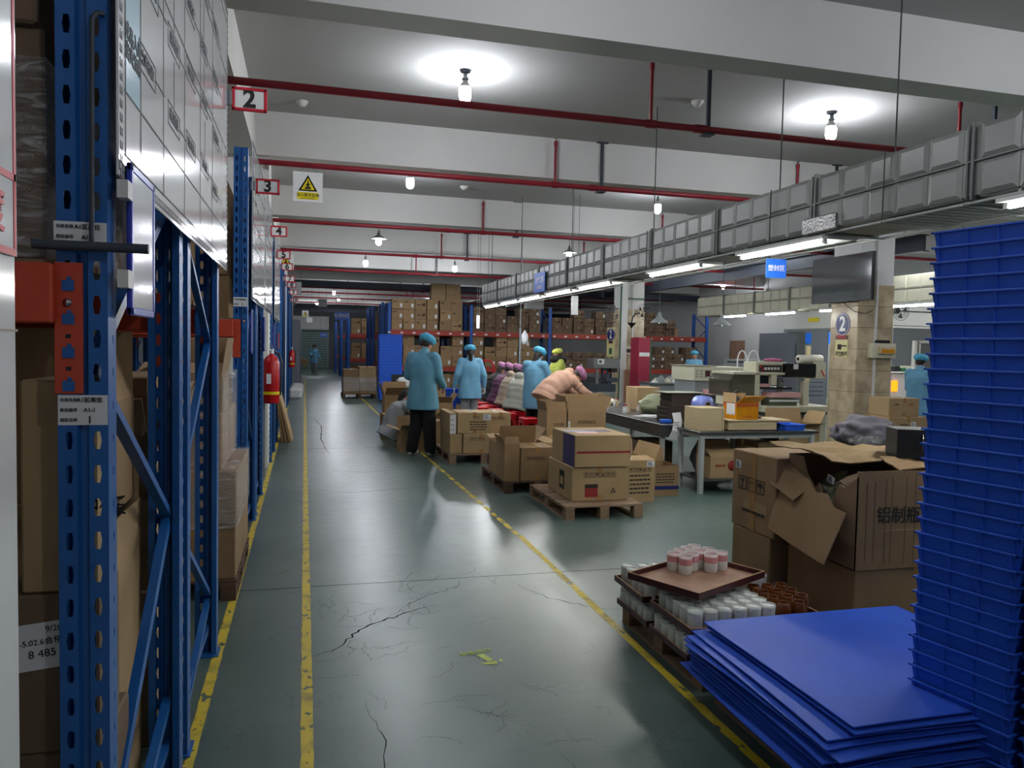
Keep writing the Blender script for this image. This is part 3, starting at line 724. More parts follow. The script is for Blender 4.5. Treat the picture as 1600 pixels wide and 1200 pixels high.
def lines(parent, c, wd, n, dz, face='front', m='ink', th=.004, seed=0):
    rr = random.Random(seed); mb = MB()
    for i in range(n):
        x = -wd/2; 
        while x < wd/2-.01:
            l = rr.uniform(.01, .04)*wd/.2; mb.box(x, min(x+l, wd/2), -i*dz-th, -i*dz+th, -.001, .001); x += l+.008
    return mb.build('printed_text', m, parent, c, ROT[face])
def carton(label, x0, x1, y0, y1, z0, z1, rz=0, m='card', group=None, opn=None, tape=1, name='cardboard_box', seam='y', flaps=None, cat='box', fm=None):
    """opn: None closed, else dict of flap angles (degrees from vertical, + outwards) for keys l r f b"""
    cx, cy = (x0+x1)/2, (y0+y1)/2; t = thing(name, label, cat, (cx, cy, z0), rz, group); a, b, h = (x1-x0)/2, (y1-y0)/2, z1-z0
    w_ = .005
    if not opn:
        MB().box(-a, a, -b, b, 0, h, bev=.006).build('body', m, t)
        if tape:
            if seam == 'y': MB().box(-.025, .025, -b-.001, b+.001, h-.004, h+.0012).box(-.025, .025, -b-.0015, -b+.01, h-.07, h).box(-.025, .025, -b-.0015, -b+.01, 0, .06).build('packing_tape', 'tape_brown', t)
            else: MB().box(-a-.001, a+.001, -.025, .025, h-.004, h+.0012).box(-a-.0015, -a+.01, -.025, .025, h-.07, h).build('packing_tape', 'tape_brown', t)
    else:
        MB().box(-a, a, -b, -b+w_, 0, h).box(-a, a, b-w_, b, 0, h).box(-a, -a+w_, -b+w_, b-w_, 0, h).box(a-w_, a, -b+w_, b-w_, 0, h).box(-a+w_, a-w_, -b+w_, b-w_, 0, w_).build('body', m, t)
        fl_ = min(a, b)*.95
        for k_, ang in opn.items():
            if ang is None: continue
            L_ = fl_ if k_ not in 'LRFB' else fl_*1.0
            s, c = math.sin(R(ang)), math.cos(R(ang)); mb = MB(); k2 = k_.lower()
            if k2 in 'fb':
                sg = -1 if k2 == 'f' else 1; y = sg*b; vs = [(-a+.004, y, h), (a-.004, y, h), (a-.012, y+sg*s*L_, h+c*L_), (-a+.012, y+sg*s*L_, h+c*L_)]; nrm = Vector((0, sg*c, -s))*w_
            else:
                sg = -1 if k2 == 'l' else 1; x = sg*a; vs = [(x, -b+.004, h), (x, b-.004, h), (x+sg*s*L_, b-.012, h+c*L_), (x+sg*s*L_, -b+.012, h+c*L_)]; nrm = Vector((sg*c, 0, -s))*w_
            vs = [Vector(v) for v in vs]; vs += [v-nrm for v in vs]
            mb.add(vs, [(0, 1, 2, 3), (4, 5, 6, 7), (0, 1, 5, 4), (1, 2, 6, 5), (2, 3, 7, 6), (3, 0, 4, 7)]).build('flap', fm or m, t)
    return t
def tagpaper(t, c, wd, h, face='front', m='paper', rot=None):
    o = MB().box(-wd/2, wd/2, -h/2, h/2, -.001, .001).build('shipping_label', m, t, c, rot or ROT[face])
    mb = MB(); n = 3
    for i in range(n): mb.box(-wd*.38, wd*(.1+.08*i), h*(.25-.25*i)-.004, h*(.25-.25*i)+.004, .001, .0018)
    mb.build('printed_text', 'line_grey', o); return o

# ---------------------------------------------------------------- pallets
def pallet(label, x0, x1, y0, y1, rz=0, m='pallet', group=None, H_=.13, along='x'):
    cx, cy = (x0+x1)/2, (y0+y1)/2; t = thing('wooden_pallet', label, 'pallet', (cx, cy, 0), rz, group); a, b = (x1-x0)/2, (y1-y0)/2
    n = 6 if along == 'x' else 6
    L_ = 2*b if along == 'x' else 2*a
    nb = max(4, int(L_/.16)); p_ = L_/nb
    for i in range(nb):
        u0 = -L_/2+i*p_+.012; u1 = -L_/2+(i+1)*p_-.012
        bx('deck_board', m, ((-a, a, u0, u1) if along == 'x' else (u0, u1, -b, b))+(H_-.018, H_), t, bev=.002)
    W_ = a if along == 'x' else b
    for s in (-W_+.05, 0, W_-.05):
        bx('stringer', m, ((s-.045, s+.045, -b, b) if along == 'x' else (-a, a, s-.045, s+.045))+(H_-.036, H_-.019), t)
        for q in (-L_/2+.05, 0, L_/2-.05):
            bx('block', m, ((s-.045, s+.045, q-.05, q+.05) if along == 'x' else (q-.05, q+.05, s-.045, s+.045))+(.016, H_-.037), t, bev=.002)
        bx('bottom_board', m, ((s-.045, s+.045, -b, b) if along == 'x' else (-a, a, s-.045, s+.045))+(0, .0155), t)
    return t

# --- cartons in the nearest rack (left foreground)
def shelfbox(label, x0, x1, y0, y1, z0, z1, **k):
    return carton(label, x0, x1, y0, y1, z0, z1, **k)
ZD = 1.76+.015
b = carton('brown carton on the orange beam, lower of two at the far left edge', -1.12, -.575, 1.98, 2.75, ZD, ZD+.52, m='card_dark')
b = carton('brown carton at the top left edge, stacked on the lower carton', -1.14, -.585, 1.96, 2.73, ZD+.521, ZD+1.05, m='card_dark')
wr_ = tag(MB().box(-1.13, -.567, 1.965, 2.77, ZD+.003, ZD+.45).build('stretch_wrap', 'wrap'), 'clear crinkled stretch film around the lower carton on the orange beam', 'film')
b = carton('pale carton with 手中 lettering, tilted below the orange beam', -.635, -.475, 1.99, 2.19, 1.0, 1.50, rz=R(0), m='card_light', tape=0)
write(b, '手中有爱', .05, (.085, -.1015, .20), 'front', sx=.6)
b2 = carton('carton with a handwritten white sheet, under the pale lettered carton', -1.12, -.47, 1.98, 2.19, .62, .998, m='card_dark')
o = MB().box(-.06, .06, -.055, .055, -.001, .001).build('paper_sheet', 'paper', b2, (.205, -.1075, .26), (PI/2, R(-6), 0))
write(o, '9/20', .02, (.03, .038, .002), 'up', bold=0); write(o, '-5.02.6合格', .019, (.0, .01, .002), 'up', bold=0); write(o, '8 485', .026, (.0, -.018, .002), 'up', bold=0)
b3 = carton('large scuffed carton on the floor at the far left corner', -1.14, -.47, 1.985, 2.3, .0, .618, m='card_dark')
b = carton('tall pale cardboard box with bent upper edge behind the first blue brace', -1.25, -.56, 2.52, 2.93, .0, 1.04, m='card_light', opn={'f': 60, 'l': 20, 'b': 8})
# middle boxes seen between the first two posts
b = carton('open brown carton below the orange beam, seen between the first two posts', -1.1, -.58, 2.45, 2.93, 1.05, 1.40, m='card', opn={'f': 12, 'r': -20, 'l': 40, 'b': 10})
b = carton('small film wrapped carton on the tall pale box between the first two posts', -1.5, -1.13, 2.1, 2.5, 1.501, 1.62, m='card')
# rack 2 contents
b = carton('tall pale printed carton at the bottom of the rack under the white board', -1.2, -.56, 3.2, 3.98, 0, .62, m='card_light')
shipping_marks(b, (.327, -.1, .4), .09, 'right', 3); 
b = carton('pale printed carton stacked second under the white board', -1.2, -.57, 3.22, 3.96, .621, 1.12, m='card_light', opn={'r': 15, 'f': 30, 'l': -40})
b = carton('plain brown carton below the orange beam behind the third post', -1.2, -.6, 3.3, 3.9, 1.121, 1.45, m='card')
b = carton('carton on the upper beam under clear film behind the third post', -1.2, -.58, 3.2, 3.98, ZD, ZD+.5, m='card')
tag(MB().box(-1.21, -.57, 3.19, 3.99, ZD+.003, ZD+.5).build('stretch_wrap', 'wrap'), 'loose clear film around the carton behind the third post', 'film')
b = carton('brown carton on the upper beam between the first two posts', -1.8, -1.16, 2.05, 2.8, ZD, ZD+.5, m='card')
# dark clutter deeper in the racks: rows of cartons
rr = random.Random(11)
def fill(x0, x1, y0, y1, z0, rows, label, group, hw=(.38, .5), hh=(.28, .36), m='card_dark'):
    x = x0; ci = 0
    while x < x1-.25:
        wd = rr.uniform(*hw); wd = min(wd, x1-x); z = z0
        for r_ in range(rows):
            h = rr.uniform(*hh); dd = rr.uniform(-.02, .02)
            bx('cardboard_box', m, (-wd/2, wd/2, -(y1-y0)/2, (y1-y0)/2, 0, h), None, (x+wd/2, (y0+y1)/2+dd, z), (0, 0, rr.uniform(-.03, .03)), bev=.005)
            tag(COL.objects[-1], label+', %s, %s column' % (('bottom one', 'second up', 'third up', 'fourth up')[r_], NTH(ci)), 'box', group); z += h+.001
        x += wd+.03; ci += 1
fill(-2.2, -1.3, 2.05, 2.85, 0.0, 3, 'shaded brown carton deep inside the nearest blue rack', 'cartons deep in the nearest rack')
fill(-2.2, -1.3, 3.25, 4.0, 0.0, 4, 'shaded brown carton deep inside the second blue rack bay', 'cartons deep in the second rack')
for Y, nth, hol in blocks[:3]:
    fill(-1.0, -.545, Y+.15, Y+.95, 0.0, 4, 'brown carton on the floor level of the %s rack row' % nth, 'cartons under the beam of the %s row' % nth, m='card')
    fill(-1.0, -.545, Y+.15, Y+.95, ZD, 3, 'brown carton above the orange beam of the %s rack row' % nth, 'cartons above the beam of the %s row' % nth, hh=(.32, .40), m='card')
    fill(-1.0, -.545, Y+1.35, Y+2.1, 0.0, 4, 'brown carton in the rear half of the %s rack row' % nth, 'cartons at the rear of the %s row' % nth, m='card')
# wrapped pallet between the first and second rack rows
pallet('wooden pallet under the film wrapped cartons beside the left floor tape', -1.42, -.40, 4.93, 6.02, m='pallet_dark')
g_ = 'cartons on the wrapped pallet'
for (x0, x1, y0, y1, z0, z1, lab) in ((-1.4, -.91, 4.95, 5.48, .131, .47, 'bottom wrapped carton away from the aisle, front'), (-.905, -.41, 4.95, 5.48, .131, .47, 'bottom carton at the front corner of the wrapped pallet'), (-.905, -.41, 5.485, 6.0, .131, .47, 'bottom carton at the rear corner of the wrapped pallet'), (-.905, -.41, 4.95, 5.48, .471, .80, 'second layer wrapped carton with a white sheet'), (-.905, -.41, 5.485, 6.0, .471, .80, 'second layer wrapped carton toward the red extinguisher'), (-1.4, -.91, 4.95, 5.48, .471, .80, 'second layer wrapped carton away from the aisle'),
                                     (-.97, -.50, 5.02, 5.5, .801, 1.15, 'third layer wrapped carton, set back from the aisle'), (-.97, -.50, 5.51, 5.98, .801, 1.15, 'third layer wrapped carton at the back')):
    c_ = carton(lab, x0, x1, y0, y1, z0, z1, m='card', group=g_)
    if 'white sheet' in lab: tagpaper(c_, (-.1, -.2665, .12), .16, .16)
c_ = carton('open top carton with raised flaps on the film wrapped stack', -.99, -.50, 5.04, 5.5, 1.151, 1.40, m='card', opn={'f': -75, 'r': 8, 'b': 5, 'l': -60})
for nm, d in (('clear stretch film around the lower cartons of the wrapped pallet', (-1.41, -.402, 4.942, 6.01, .45, .815)), ('clear stretch film around the upper cartons of the wrapped pallet', (-.985, -.488, 5.012, 5.99, .817, 1.39))):
    tag(MB().box(*d).build('stretch_wrap', 'wrap'), nm, 'film')

# ---------------------------------------------------------------- boards and signs on the racks
def info_board(label, Y0, Y1, z0, z1, x, seed, big=False):
    t = thing('process_board', label, 'board', (x, 0, 0)); rr = random.Random(seed)
    bx('panel', 'board_white', (-.006, 0, Y0, Y1, z0, z1), t, bev=.001)
    mb = MB(); H_ = z1-z0; W_ = Y1-Y0
    # coiled edging all round
    for (a, bb, c, d) in ((Y0, Y1, z0+.012, z0+.03), (Y0, Y1, z1-.03, z1-.012)):
        n = int(W_/.03)
        for i in range(n): y = a+W_*i/n; mb.box(0, .001, y, y+.018, c, c+.004).box(0, .001, y, y+.018, d, d+.004).box(0, .001, y, y+.004, c, d)
    n = int(H_/.03)
    for y in (Y0+.012, Y1-.03):
        for i in range(n): z = z0+H_*i/n; mb.box(0, .001, y, y+.004, z, z+.018).box(0, .001, y+.016, y+.02, z, z+.018).box(0, .001, y, y+.02, z, z+.004)
    mb.build('printed_border', 'line_grey', t)
    mb = MB()
    if big:
        bx('blue_column', 'board_blue', (0, .0008, Y0+.07, Y0+.22, z0+.2, z1-.08), t)
        for z in (z0+.055, z0+.2, z0+.62, z0+1.0, z1-.08): mb.box(.0009, .0018, Y0+.05, Y1-.05, z, z+.004)
        for y in (.06, .23, .55, .95, 1.35, 1.75): mb.box(.0009, .0018, Y0+y, Y0+y+.004, z0+.055, z1-.08)
        for z, s in ((z0+.52, '公司品质管理\n检验流程'), (z0+.92, '仓库收货\n作业流程'), (z0+.32, '成品入库\n出货流程')): write(t, s, .045, (.002, Y0+.145, z), 'right', 'line_grey')
        txts = ['来料检验', '确认数量', '核对单据', '品质判定', '入库登记', '通知采购', '退货处理', '仓库管理', '生产领料', '成品检验', '装箱出货', '标识存放']
        q = 0
        for r_ in range(4):
            for c_ in range(5):
                y = Y0+.34+c_*.38+rr.uniform(-.03, .03); z = z0+.33+r_*.24+rr.uniform(-.02, .02)
                write(t, txts[q % 12], .04, (.002, y, z), 'right', 'line_grey'); q += 1
                for d in ((y-.11, y+.11, z-.035, z-.032), (y-.11, y+.11, z+.032, z+.035), (y-.11, y-.107, z-.035, z+.035), (y+.107, y+.11, z-.035, z+.035)): mb.box(.0009, .0018, *d)
                mb.box(.0009, .0018, y+.11, y+.25, z-.002, z+.002); 
                if r_ < 3 and c_ % 2: mb.box(.0009, .0018, y-.002, y+.002, z+.04, z+.18)
    else:
        for i in range(7): z = z0+.08+(H_-.16)*i/6; mb.box(.0, .0018, Y0+.05, Y1-.05, z, z+.004)
        for i in range(8): y = Y0+.06+(W_-.12)*i/7; mb.box(.0, .0018, y, y+.004, z0+.08, z1-.08)
        for i in range(26): y = rr.uniform(Y0+.15, Y1-.3); z = rr.uniform(z0+.12, z1-.2); mb.box(.0, .0018, y, y+rr.uniform(.06, .14), z, z+.012)
    mb.build('printed_lines', 'line_grey', t)
    return t
info_board('large glossy white flow chart board with a pale blue column, above the document pocket', 1.9, 4.33, 1.965, 3.31, -.405, 1, True)
info_board('glossy white board on the second blue rack row', 6.3, 8.1, 1.92, 3.15, -.405, 2)
info_board('narrow glossy white board after the one on the second rack row', 8.3, 9.9, 1.92, 3.15, -.405, 3)
info_board('distant white board on the third rack row', 10.75, 12.8, 1.9, 3.1, -.405, 4)
def number_sign(n, Y, z, wd=.18, h=.125):
    t = thing('number_sign', 'red-framed number sign reading '+{'2': 'two, off the far edge of the big flow chart board', '3': 'three, on the front post of the second rack row', '4': 'four, above the second rack row end', '5': 'five, beside the hanging yellow warning plate', '6': 'six, at the third rack row end', '7': 'seven, at the fourth rack row', '8': 'eight, just past the one reading seven', '9': 'nine, at the fifth rack row', '10': 'ten, deepest in the aisle'}[n], 'sign', (-.39, Y, z))
    mb = MB(); r_ = .009
    for d in ((0, wd, h-r_*2, h), (0, wd, 0, r_*2), (0, r_*2, 0, h), (wd-r_*2, wd, 0, h)): mb.box(d[0], d[1], -.006, .006, d[2], d[3], bev=.004)
    mb.build('frame', 'sign_red', t); bx('plate', 'sign_white', (r_, wd-r_, -.003, .003, r_, h-r_), t)
    write(t, n, h*1.05, (wd/2, -.0045, h*.5), 'front', 'ink', 'number', bold=.03)
    bx('clip', 'chrome', (-.042, .004, -.008, .008, h*.2, h*.8), t); return t
for n, px, py, Y in (('2', 363, 172, 4.38), ('3', 392, 302, 6.4), ('4', 416, 369, 9.0), ('5', 419, 404, 10.9), ('6', 433, 422, 12.9), ('7', 434, 440, 15.0), ('8', 443, 449, 17.0), ('9', 443, 460, 19.5), ('10', 447, 472, 21.6)):
    p = at(px, py, Y); o = number_sign(n, Y, p.z, h=.125 if n == '2' else .12)
# strips of rack location labels
def loc_label(x0, x1, y, z0, z1, rows, label):
    t = thing('location_label', label, 'label', (x0, y, z0)); wd, h = x1-x0, z1-z0; bx('sheet', 'paper', (0, wd, -.0015, 0, 0, h), t)
    for i, (l, r_) in enumerate(rows):
        zz = h*(1-(i+.5)/len(rows)); write(t, l, .0088, (.022, -.003, zz), 'front', 'line_grey')
        write(t, r_, .0125 if len(r_) > 1 else .024, (wd*.64, -.003, zz), 'front', 'ink')
loc_label(XP+.0, XP+.1, 1.899, 1.405, 1.472, [('仓库名称', 'A1区库位'), ('库位编号', 'A1-1'), ('层区名称', '1')], 'white location label reading A1-1 1 on the nearest blue post')
loc_label(XP-.005, XP+.1, 1.897, 1.81, 1.855, [('仓库名称', 'A1区库位'), ('库位编号', 'A1-2')], 'white location label reading A1-2 above the orange connector')
loc_label(XP, XP+.1, 6.145, 1.86, 1.93, [('仓库名称', 'A2区库位'), ('库位编号', '2')], 'white location label on the front post of the second rack row')
# blue framed document pocket clipped to the nearest post
t = thing('document_holder', 'clear document pocket in a blue frame clipped to the nearest blue post', 'holder', (-.395, 1.93, 1.655))
mb = MB()
for d in ((.02, .30, 0, .02), (.02, .30, .33, .35), (.02, .04, 0, .35), (.28, .30, 0, .35)): mb.box(-.006, .006, d[0], d[1], d[2], d[3], bev=.003)
mb.build('frame', 'frame_blue', t); bx('pocket', 'pocket', (-.004, .004, .035, .285, .015, .335), t)
for z in (.08, .28): bx('clip', 'shutter_box', (-.015, .008, -.03, .022, z-.02, z+.02), t)
for Y in (6.35, 8.3, 10.8):
    t = thing('document_holder', {6.35: 'blue and white document pocket on the second rack row', 8.3: 'blue and white document pocket at the rear of the second rack row', 10.8: 'white document pocket on the third rack row'}[Y], 'holder', (-.42, Y, 1.5))
    mb = MB()
    for d in ((.0, .22, 0, .02), (.0, .22, .33, .35), (.0, .02, 0, .35), (.2, .22, 0, .35)): mb.box(-.006, .006, *d)
    mb.build('frame', 'frame_blue', t); bx('pocket', 'pocket', (-.004, .004, .015, .205, .015, .335), t)
# grey tee handle hooked into the post
t = thing('tee_handle', 'dark grey hooked rod with cross tube hanging on the nearest blue post', 'hook', (XP+.075, 1.875, 1.80))
MB().tube((-.115, 0, 0), (.045+.07, 0, 0), .011, 12).build('cross_tube', 'steel_dark', t)
MB().tube((0, .0, .01), (.003, .0, .49), .0055, 8).path([(.003, 0, .49), (.012, .005, .505), (.02, .02, .51)], .0055, 8).build('rod', 'steel_dark', t)
# warning plates hanging from the pipes
def warn_sign(px0, px1, py0, py1, Y, label, txt=True):
    a = at(px0, py0, Y); b_ = at(px1, py1, Y); wd = b_.x-a.x; h = a.z-b_.z
    t = thing('warning_sign', label, 'sign', (a.x, Y, b_.z)); bx('plate', 'sign_white', (0, wd, 0, .004, 0, h), t)
    MB().prism([(wd*.18, h*.36), (wd*.82, h*.36), (wd*.5, h*.9)], -.002, .0).build('border_triangle', 'ink', t, (0, 0, 0), (PI/2, 0, 0))
    MB().prism([(wd*.27, h*.405), (wd*.73, h*.405), (wd*.5, h*.80)], .0, .002).build('yellow_triangle', 'sign_yellow', t, (0, 0, 0), (PI/2, 0, 0))
    MB().box(wd*.4, wd*.6, h*.42, h*.5, .002, .0035).box(wd*.46, wd*.54, h*.5, h*.64, .002, .0035).box(wd*.42, wd*.58, h*.56, h*.59, .002, .0035).prism([(wd*.5+wd*.035*math.cos(i*PI/4), h*.68+h*.03*math.sin(i*PI/4)) for i in range(8)], .002, .0035).build('pictogram', 'ink', t, (0, 0, 0), (PI/2, 0, 0))
    bx('caption_strip', 'sign_yellow', (wd*.14, wd*.86, -.002, 0, h*.08, h*.32), t)
    write(t, '当心高空坠物', h*.125, (wd*.5, -.003, h*.22), 'front', 'ink'); write(t, 'Beware of Falling Objects', h*.045, (wd*.5, -.003, h*.115), 'front', 'ink')
    for x in (wd*.2, wd*.8): MB().tube((x, .002, h), (wd*.5, .002, h+.1), .002, 5).tube((wd*.5, .002, h+.1), (wd*.5, .002, max(h+.12, 3.80-b_.z)), .002, 5).build('hanging_wire', 'wire', t)
    return t
warn_sign(458, 504, 267, 317, 9.962, 'yellow triangle warning plate hanging from the second red pipe, nearest the viewer')
warn_sign(434, 459, 397, 421, 19.112, 'yellow triangle warning plate beside the number 5 sign')
warn_sign(472, 482, 485, 495, 37.462, 'small far yellow triangle warning plate above the shutter aisle')
def hang_plate(px0, px1, py0, py1, Y, m, label, cat='sign', name='hanging_sign', txt=None, size=.1, mt='sign_white', wires=True, sx=1):
    a = at(px0, py0, Y); b_ = at(px1, py1, Y); wd = b_.x-a.x; h = a.z-b_.z
    t = thing(name, label, cat, (a.x, Y, b_.z)); bx('plate', m, (0, wd, 0, .01, 0, h), t)
    if txt: write(t, txt, size, (wd/2, -.003, h/2), 'front', mt, sx=sx, bold=0)
    if wires:
        for x in (wd*.1, wd*.9): MB().tube((x, .005, h), (x, .005, ZS-b_.z), .004, 5).build('hanging_wire', 'wire', t)
    return t
hang_plate(455, 471, 440, 461, 24.5, 'sign_grey_plate', 'blank grey back of a hanging plate near the number 8 sign')
hang_plate(497, 511, 467, 480, 31, 'sign_grey_plate', 'blank grey back of a hanging plate before the far pipes')
hang_plate(479, 488, 496, 504, 36, 'sign_white', 'small blank white hanging plate above the far aisle')
hang_plate(523, 545, 487, 500, 29, 'sign_blue', 'blue hanging sign reading 仓库B区 above the far aisle', txt='仓库B区', size=.17)
hang_plate(500, 511, 520, 527, 44, 'sign_blue', 'small blue hanging sign beside the shutter', txt='成品区', size=.11)
o = hang_plate(1198, 1228, 404, 435, 6.45, 'sign_blue', 'blue hanging sign reading 塑封区 under the duct, before the wall screen', txt='塑封区', size=.062, wires=False)
for x in (.03, .15): MB().tube((x, .005, at(1198, 404, 6.45).z-o.location.z), (x, .005, 2.56-o.location.z), .003, 5).build('hanging_wire', 'wire', o)
o = thing('hanging_sign', 'blue sign with white vertical lettering fixed on the side of the grey duct', 'sign', (DX0-.03, 12.35, DZ0-.02))
bx('plate', 'sign_blue', (-.01, 0, 0, .62, 0, .34), o)
write(o, '生产二部', .115, (-.012, .31, .2), 'left', 'sign_white'); write(o, '包装车间', .08, (-.012, .31, .08), 'left', 'sign_white')
hang_plate(893, 903, 462, 492, 13.5, 'paper', 'white printed sheet on a blue clip hanging under the grey duct', name='hanging_notice', cat='notice')
hang_plate(745, 749, 493, 513, 18.5, 'paper', 'narrow white sheet hanging left of the low bulb', name='hanging_notice', cat='notice')
# sign on the white pillar at the left picture edge
t = thing('pillar_notice', 'glossy white notice with red border and red lettering on the near pillar', 'notice', (-.4795, .95, 1.735))
bx('plate', 'board_white', (0, .003, 0, .54, 0, 1.5), t)
mb = MB()
for d in ((.525, .535, 0.01, 1.5), (0, .535, .0, .012), (0, .535, .125, .137)): mb.box(.003, .0042, *d)
mb.build('red_border', 'sign_red', t); write(t, '温度', .075, (.005, .405, .064), 'right', 'sign_red', bold=.02)

# ---------------------------------------------------------------- left side further down: extinguishers, leaning boards, cabinets
def extinguisher(X, Y, z, s, label, rz=0):
    t = thing('fire_extinguisher', label, 'extinguisher', (X, Y, z), rz)
    MB().lathe([(.0, 0), (.07*s, .0), (.078*s, .02), (.078*s, .40*s), (.06*s, .46*s), (.025*s, .49*s), (.02*s, .50*s)], 18).build('cylinder', 'red_ext', t)
    v = MB().lathe([(.022*s, .5*s), (.022*s, .55*s), (0, .56*s)], 10).box(-.015, .015, -.09*s, .03, .55*s, .565*s).box(-.012, .012, -.1*s, .0, .585*s, .6*s).build('valve', 'chrome', t)
    MB().path([(0, .03, .53*s), (.07*s, .06, .50*s), (.1*s, .03, .4*s), (.09*s, 0, .2*s), (.085*s, 0, .08*s)], .011, 8).build('hose', 'black', t)
    MB().lathe([(.082*s, .09*s), (.082*s, .12*s)], 18, cap0=False, cap1=False).build('strap', 'sign_yellow', t)
    bx('instruction_label', 'paper', (-.045*s, .0, -.0795*s, -.07*s, .2*s, .3*s), t)
    MB().box(-.03, .03, .07*s, .12*s, .1*s, .3*s).build('bracket', 'black', t)
    return t
p = at(424, 630, 9.3); extinguisher(p.x, 9.3, p.z, 1.15, 'large red fire extinguisher mounted on the rack beside the aisle')
tag(bx('rail_post', 'grey_metal', (-.50, -.455, 9.36, 9.42, 0, 1.4)), 'thin white post the large fire extinguisher hangs on', 'post')
p = at(456, 574, 21.5); extinguisher(p.x, 21.5, p.z, .95, 'small far red fire extinguisher in front of the grey cabinets')
# flattened cartons leaning at the rack end
t0 = None
for i in range(9):
    o = bx('flat_carton', 'card_light' if i % 3 else 'card', (-.008, .008, -.36, .36, 0, .92), None, (-.37+.021*i, 13.0+.02*(i % 3), 0.003), (0, R(-7-1.0*i), R(3-i*.5)))
    tag(o, ('first', 'second', 'third', 'fourth', 'fifth', 'sixth', 'seventh', 'eighth', 'outermost')[i]+' flattened carton leaning on the rack end past the large extinguisher', 'flat carton', 'flattened cartons leaning on the rack')
for i, (Y, lab) in enumerate(((26.6, 'tall grey metal cabinet standing past the small extinguisher'), (28.6, 'second tall grey metal cabinet down the aisle'), (31.2, 'third tall grey metal cabinet down the aisle'))):
    t = thing('metal_cabinet', lab, 'cabinet', (-.62, Y, 0)); bx('body', 'cabinet_grey', (-.45, .42, 0, 1.6, .05, 2.35), t, bev=.01); bx('plinth', 'steel_dark', (-.43, .4, .02, 1.58, 0, .05), t)
    for s in (-.44, -.005): d = bx('door', 'cabinet_grey', (s+.01, s+.42, -.02, 0, .1, 2.3), t, bev=.004); bx('handle', 'chrome', (s+.35, s+.37, -.04, -.02, 1.1, 1.3), d)
    bx('door', 'cabinet_grey', (.42, .435, .03, 1.57, .1, 2.3), t, bev=.004)
for i in range(4):
    tag(bx('white_sack', 'paper', (-.2, .16, -.2, .2, 0, .3), None, (-.25, 22.6+.9*i, 0), (0, 0, .1*i), bev=.06), 'crumpled white sack on the floor before the grey cabinets', 'sack', 'white sacks by the grey cabinets')

# ---------------------------------------------------------------- far rack facing the viewer
FX = [2.55, 5.25, 8.0, 10.7, 13.95]
fr = rack(0, 25.0, 1.05, FX, 2.95, (2.07, .90), 'long blue and red-beamed pallet rack across the hall, full of cartons', holes=False, mb_='rack_blue_far', mo='rack_red', conn=False, bh=.16, deck=True)
for x in [FX[0]+.4*i for i in range(28)]: bx('beam_label', 'paper', (x, x+.09, -.046, -.0415, 1.96, 2.01), fr)
protos = []
def farbox(m, wl, dims, mark):
    a, d, h = dims; mb = MB().box(-a/2, a/2, 0, d, 0, h, bev=.006)
    mats = [m, 'card_tape', 'paper', 'ink_far', 'ink_far']
    mb.box(-.03, .03, -.002, d, h-.004, h+.001, 1).box(-.03, .03, -.002, 0, h*.7, h, 1)
    if wl: mb.box(a*.2, a*.2+.07, -.003, 0, h*.2, h*.55, 2)
    if mark == 1: mb.box(-a*.38, -a*.1, -.002, 0, h*.68, h*.78, 3)
    if mark == 2: mb.lathe([(.0, -.002), (.05, -.002), (.05, 0)], 10, (a*.28, 0, h*.5), mi=4, ax='y'); mb.box(-a*.35, a*.1, -.002, 0, h*.42, h*.5, 3)
    return mb.mesh('carton', mats)
FB = [farbox('card_dark', i % 3 == 0, (.37, .5, .27+.0*i), i % 3) for i in range(6)]
FBh = [farbox('card', i % 2 == 0, (.37, .5, .33), (i+1) % 3) for i in range(4)]
FBd = [farbox('card_dark', i % 2 == 0, (.40, .55, .26), 2) for i in range(3)]
fr_r = random.Random(5)
def far_row(xa, xb, z, rows, meshes, h, lab, grp, skip=0, y=25.02, wd=.37):
    x = xa+wd/2+.02; ci = -1
    while x < xb-wd/2:
        ci += 1
        for r_ in range(rows if fr_r.random() > skip else rows-1):
            me = fr_r.choice(meshes); o = link('cardboard_box', me, None, (x+fr_r.uniform(-.01, .01), y+fr_r.uniform(0, .08), z+r_*(h+.0015)), (0, 0, fr_r.uniform(-.02, .02)))
            tag(o, lab+', %s column, %s' % (NTH(ci), ('bottom box', 'second box up', 'third box up')[r_]), 'box', grp)
        x += wd+fr_r.choice([.015, .02, .05])
for bi in range(4):
    xa, xb = FX[bi]+.1, FX[bi+1]; nb = ('left', 'second', 'third', 'right')[bi]
    rows_top = (3, 3, 3, 3)[bi]
    far_row(xa, xb-(.9 if bi == 3 else 0), 2.085, rows_top, FB if bi else FBh, .27 if bi else .33, 'carton, far rack, %s bay, top shelf' % nb, 'cartons on the top shelf, %s bay' % nb, skip=.25)
    far_row(xa, xb, .916, 3, FBh if bi < 2 else FBd, .33 if bi < 2 else .26, 'carton, far rack, %s bay, middle shelf' % nb, 'cartons on the middle shelf, %s bay' % nb, skip=.5)
    if bi < 2: far_row(xa, xb, .0, 2, FBh, .33, 'carton, far rack, %s bay, floor level' % nb, 'cartons at the bottom, %s bay' % nb, skip=.1)
# pale boxes piled above, right bay
for i in range(9):
    o = bx('cardboard_box', 'card_light', (-.19, .19, -.2, .2, 0, .3), None, (11.25+(i % 5)*.42+.0, 25.75, 2.086+(i//5)*.302+.0), bev=.005); tag(o, 'pale carton at the back of the top right bay of the far rack', 'box', 'pale cartons behind, top right bay')
for i in range(4):
    o = bx('cardboard_box', 'card_light', (-.25, .25, -.2, .2, 0, .36), None, (4.4+(i % 2)*.52, 26.5, 2.086+.9+(i//2)*.362), bev=.005); tag(o, 'pale carton piled highest above the left bay of the far rack', 'box', 'pale cartons piled highest')
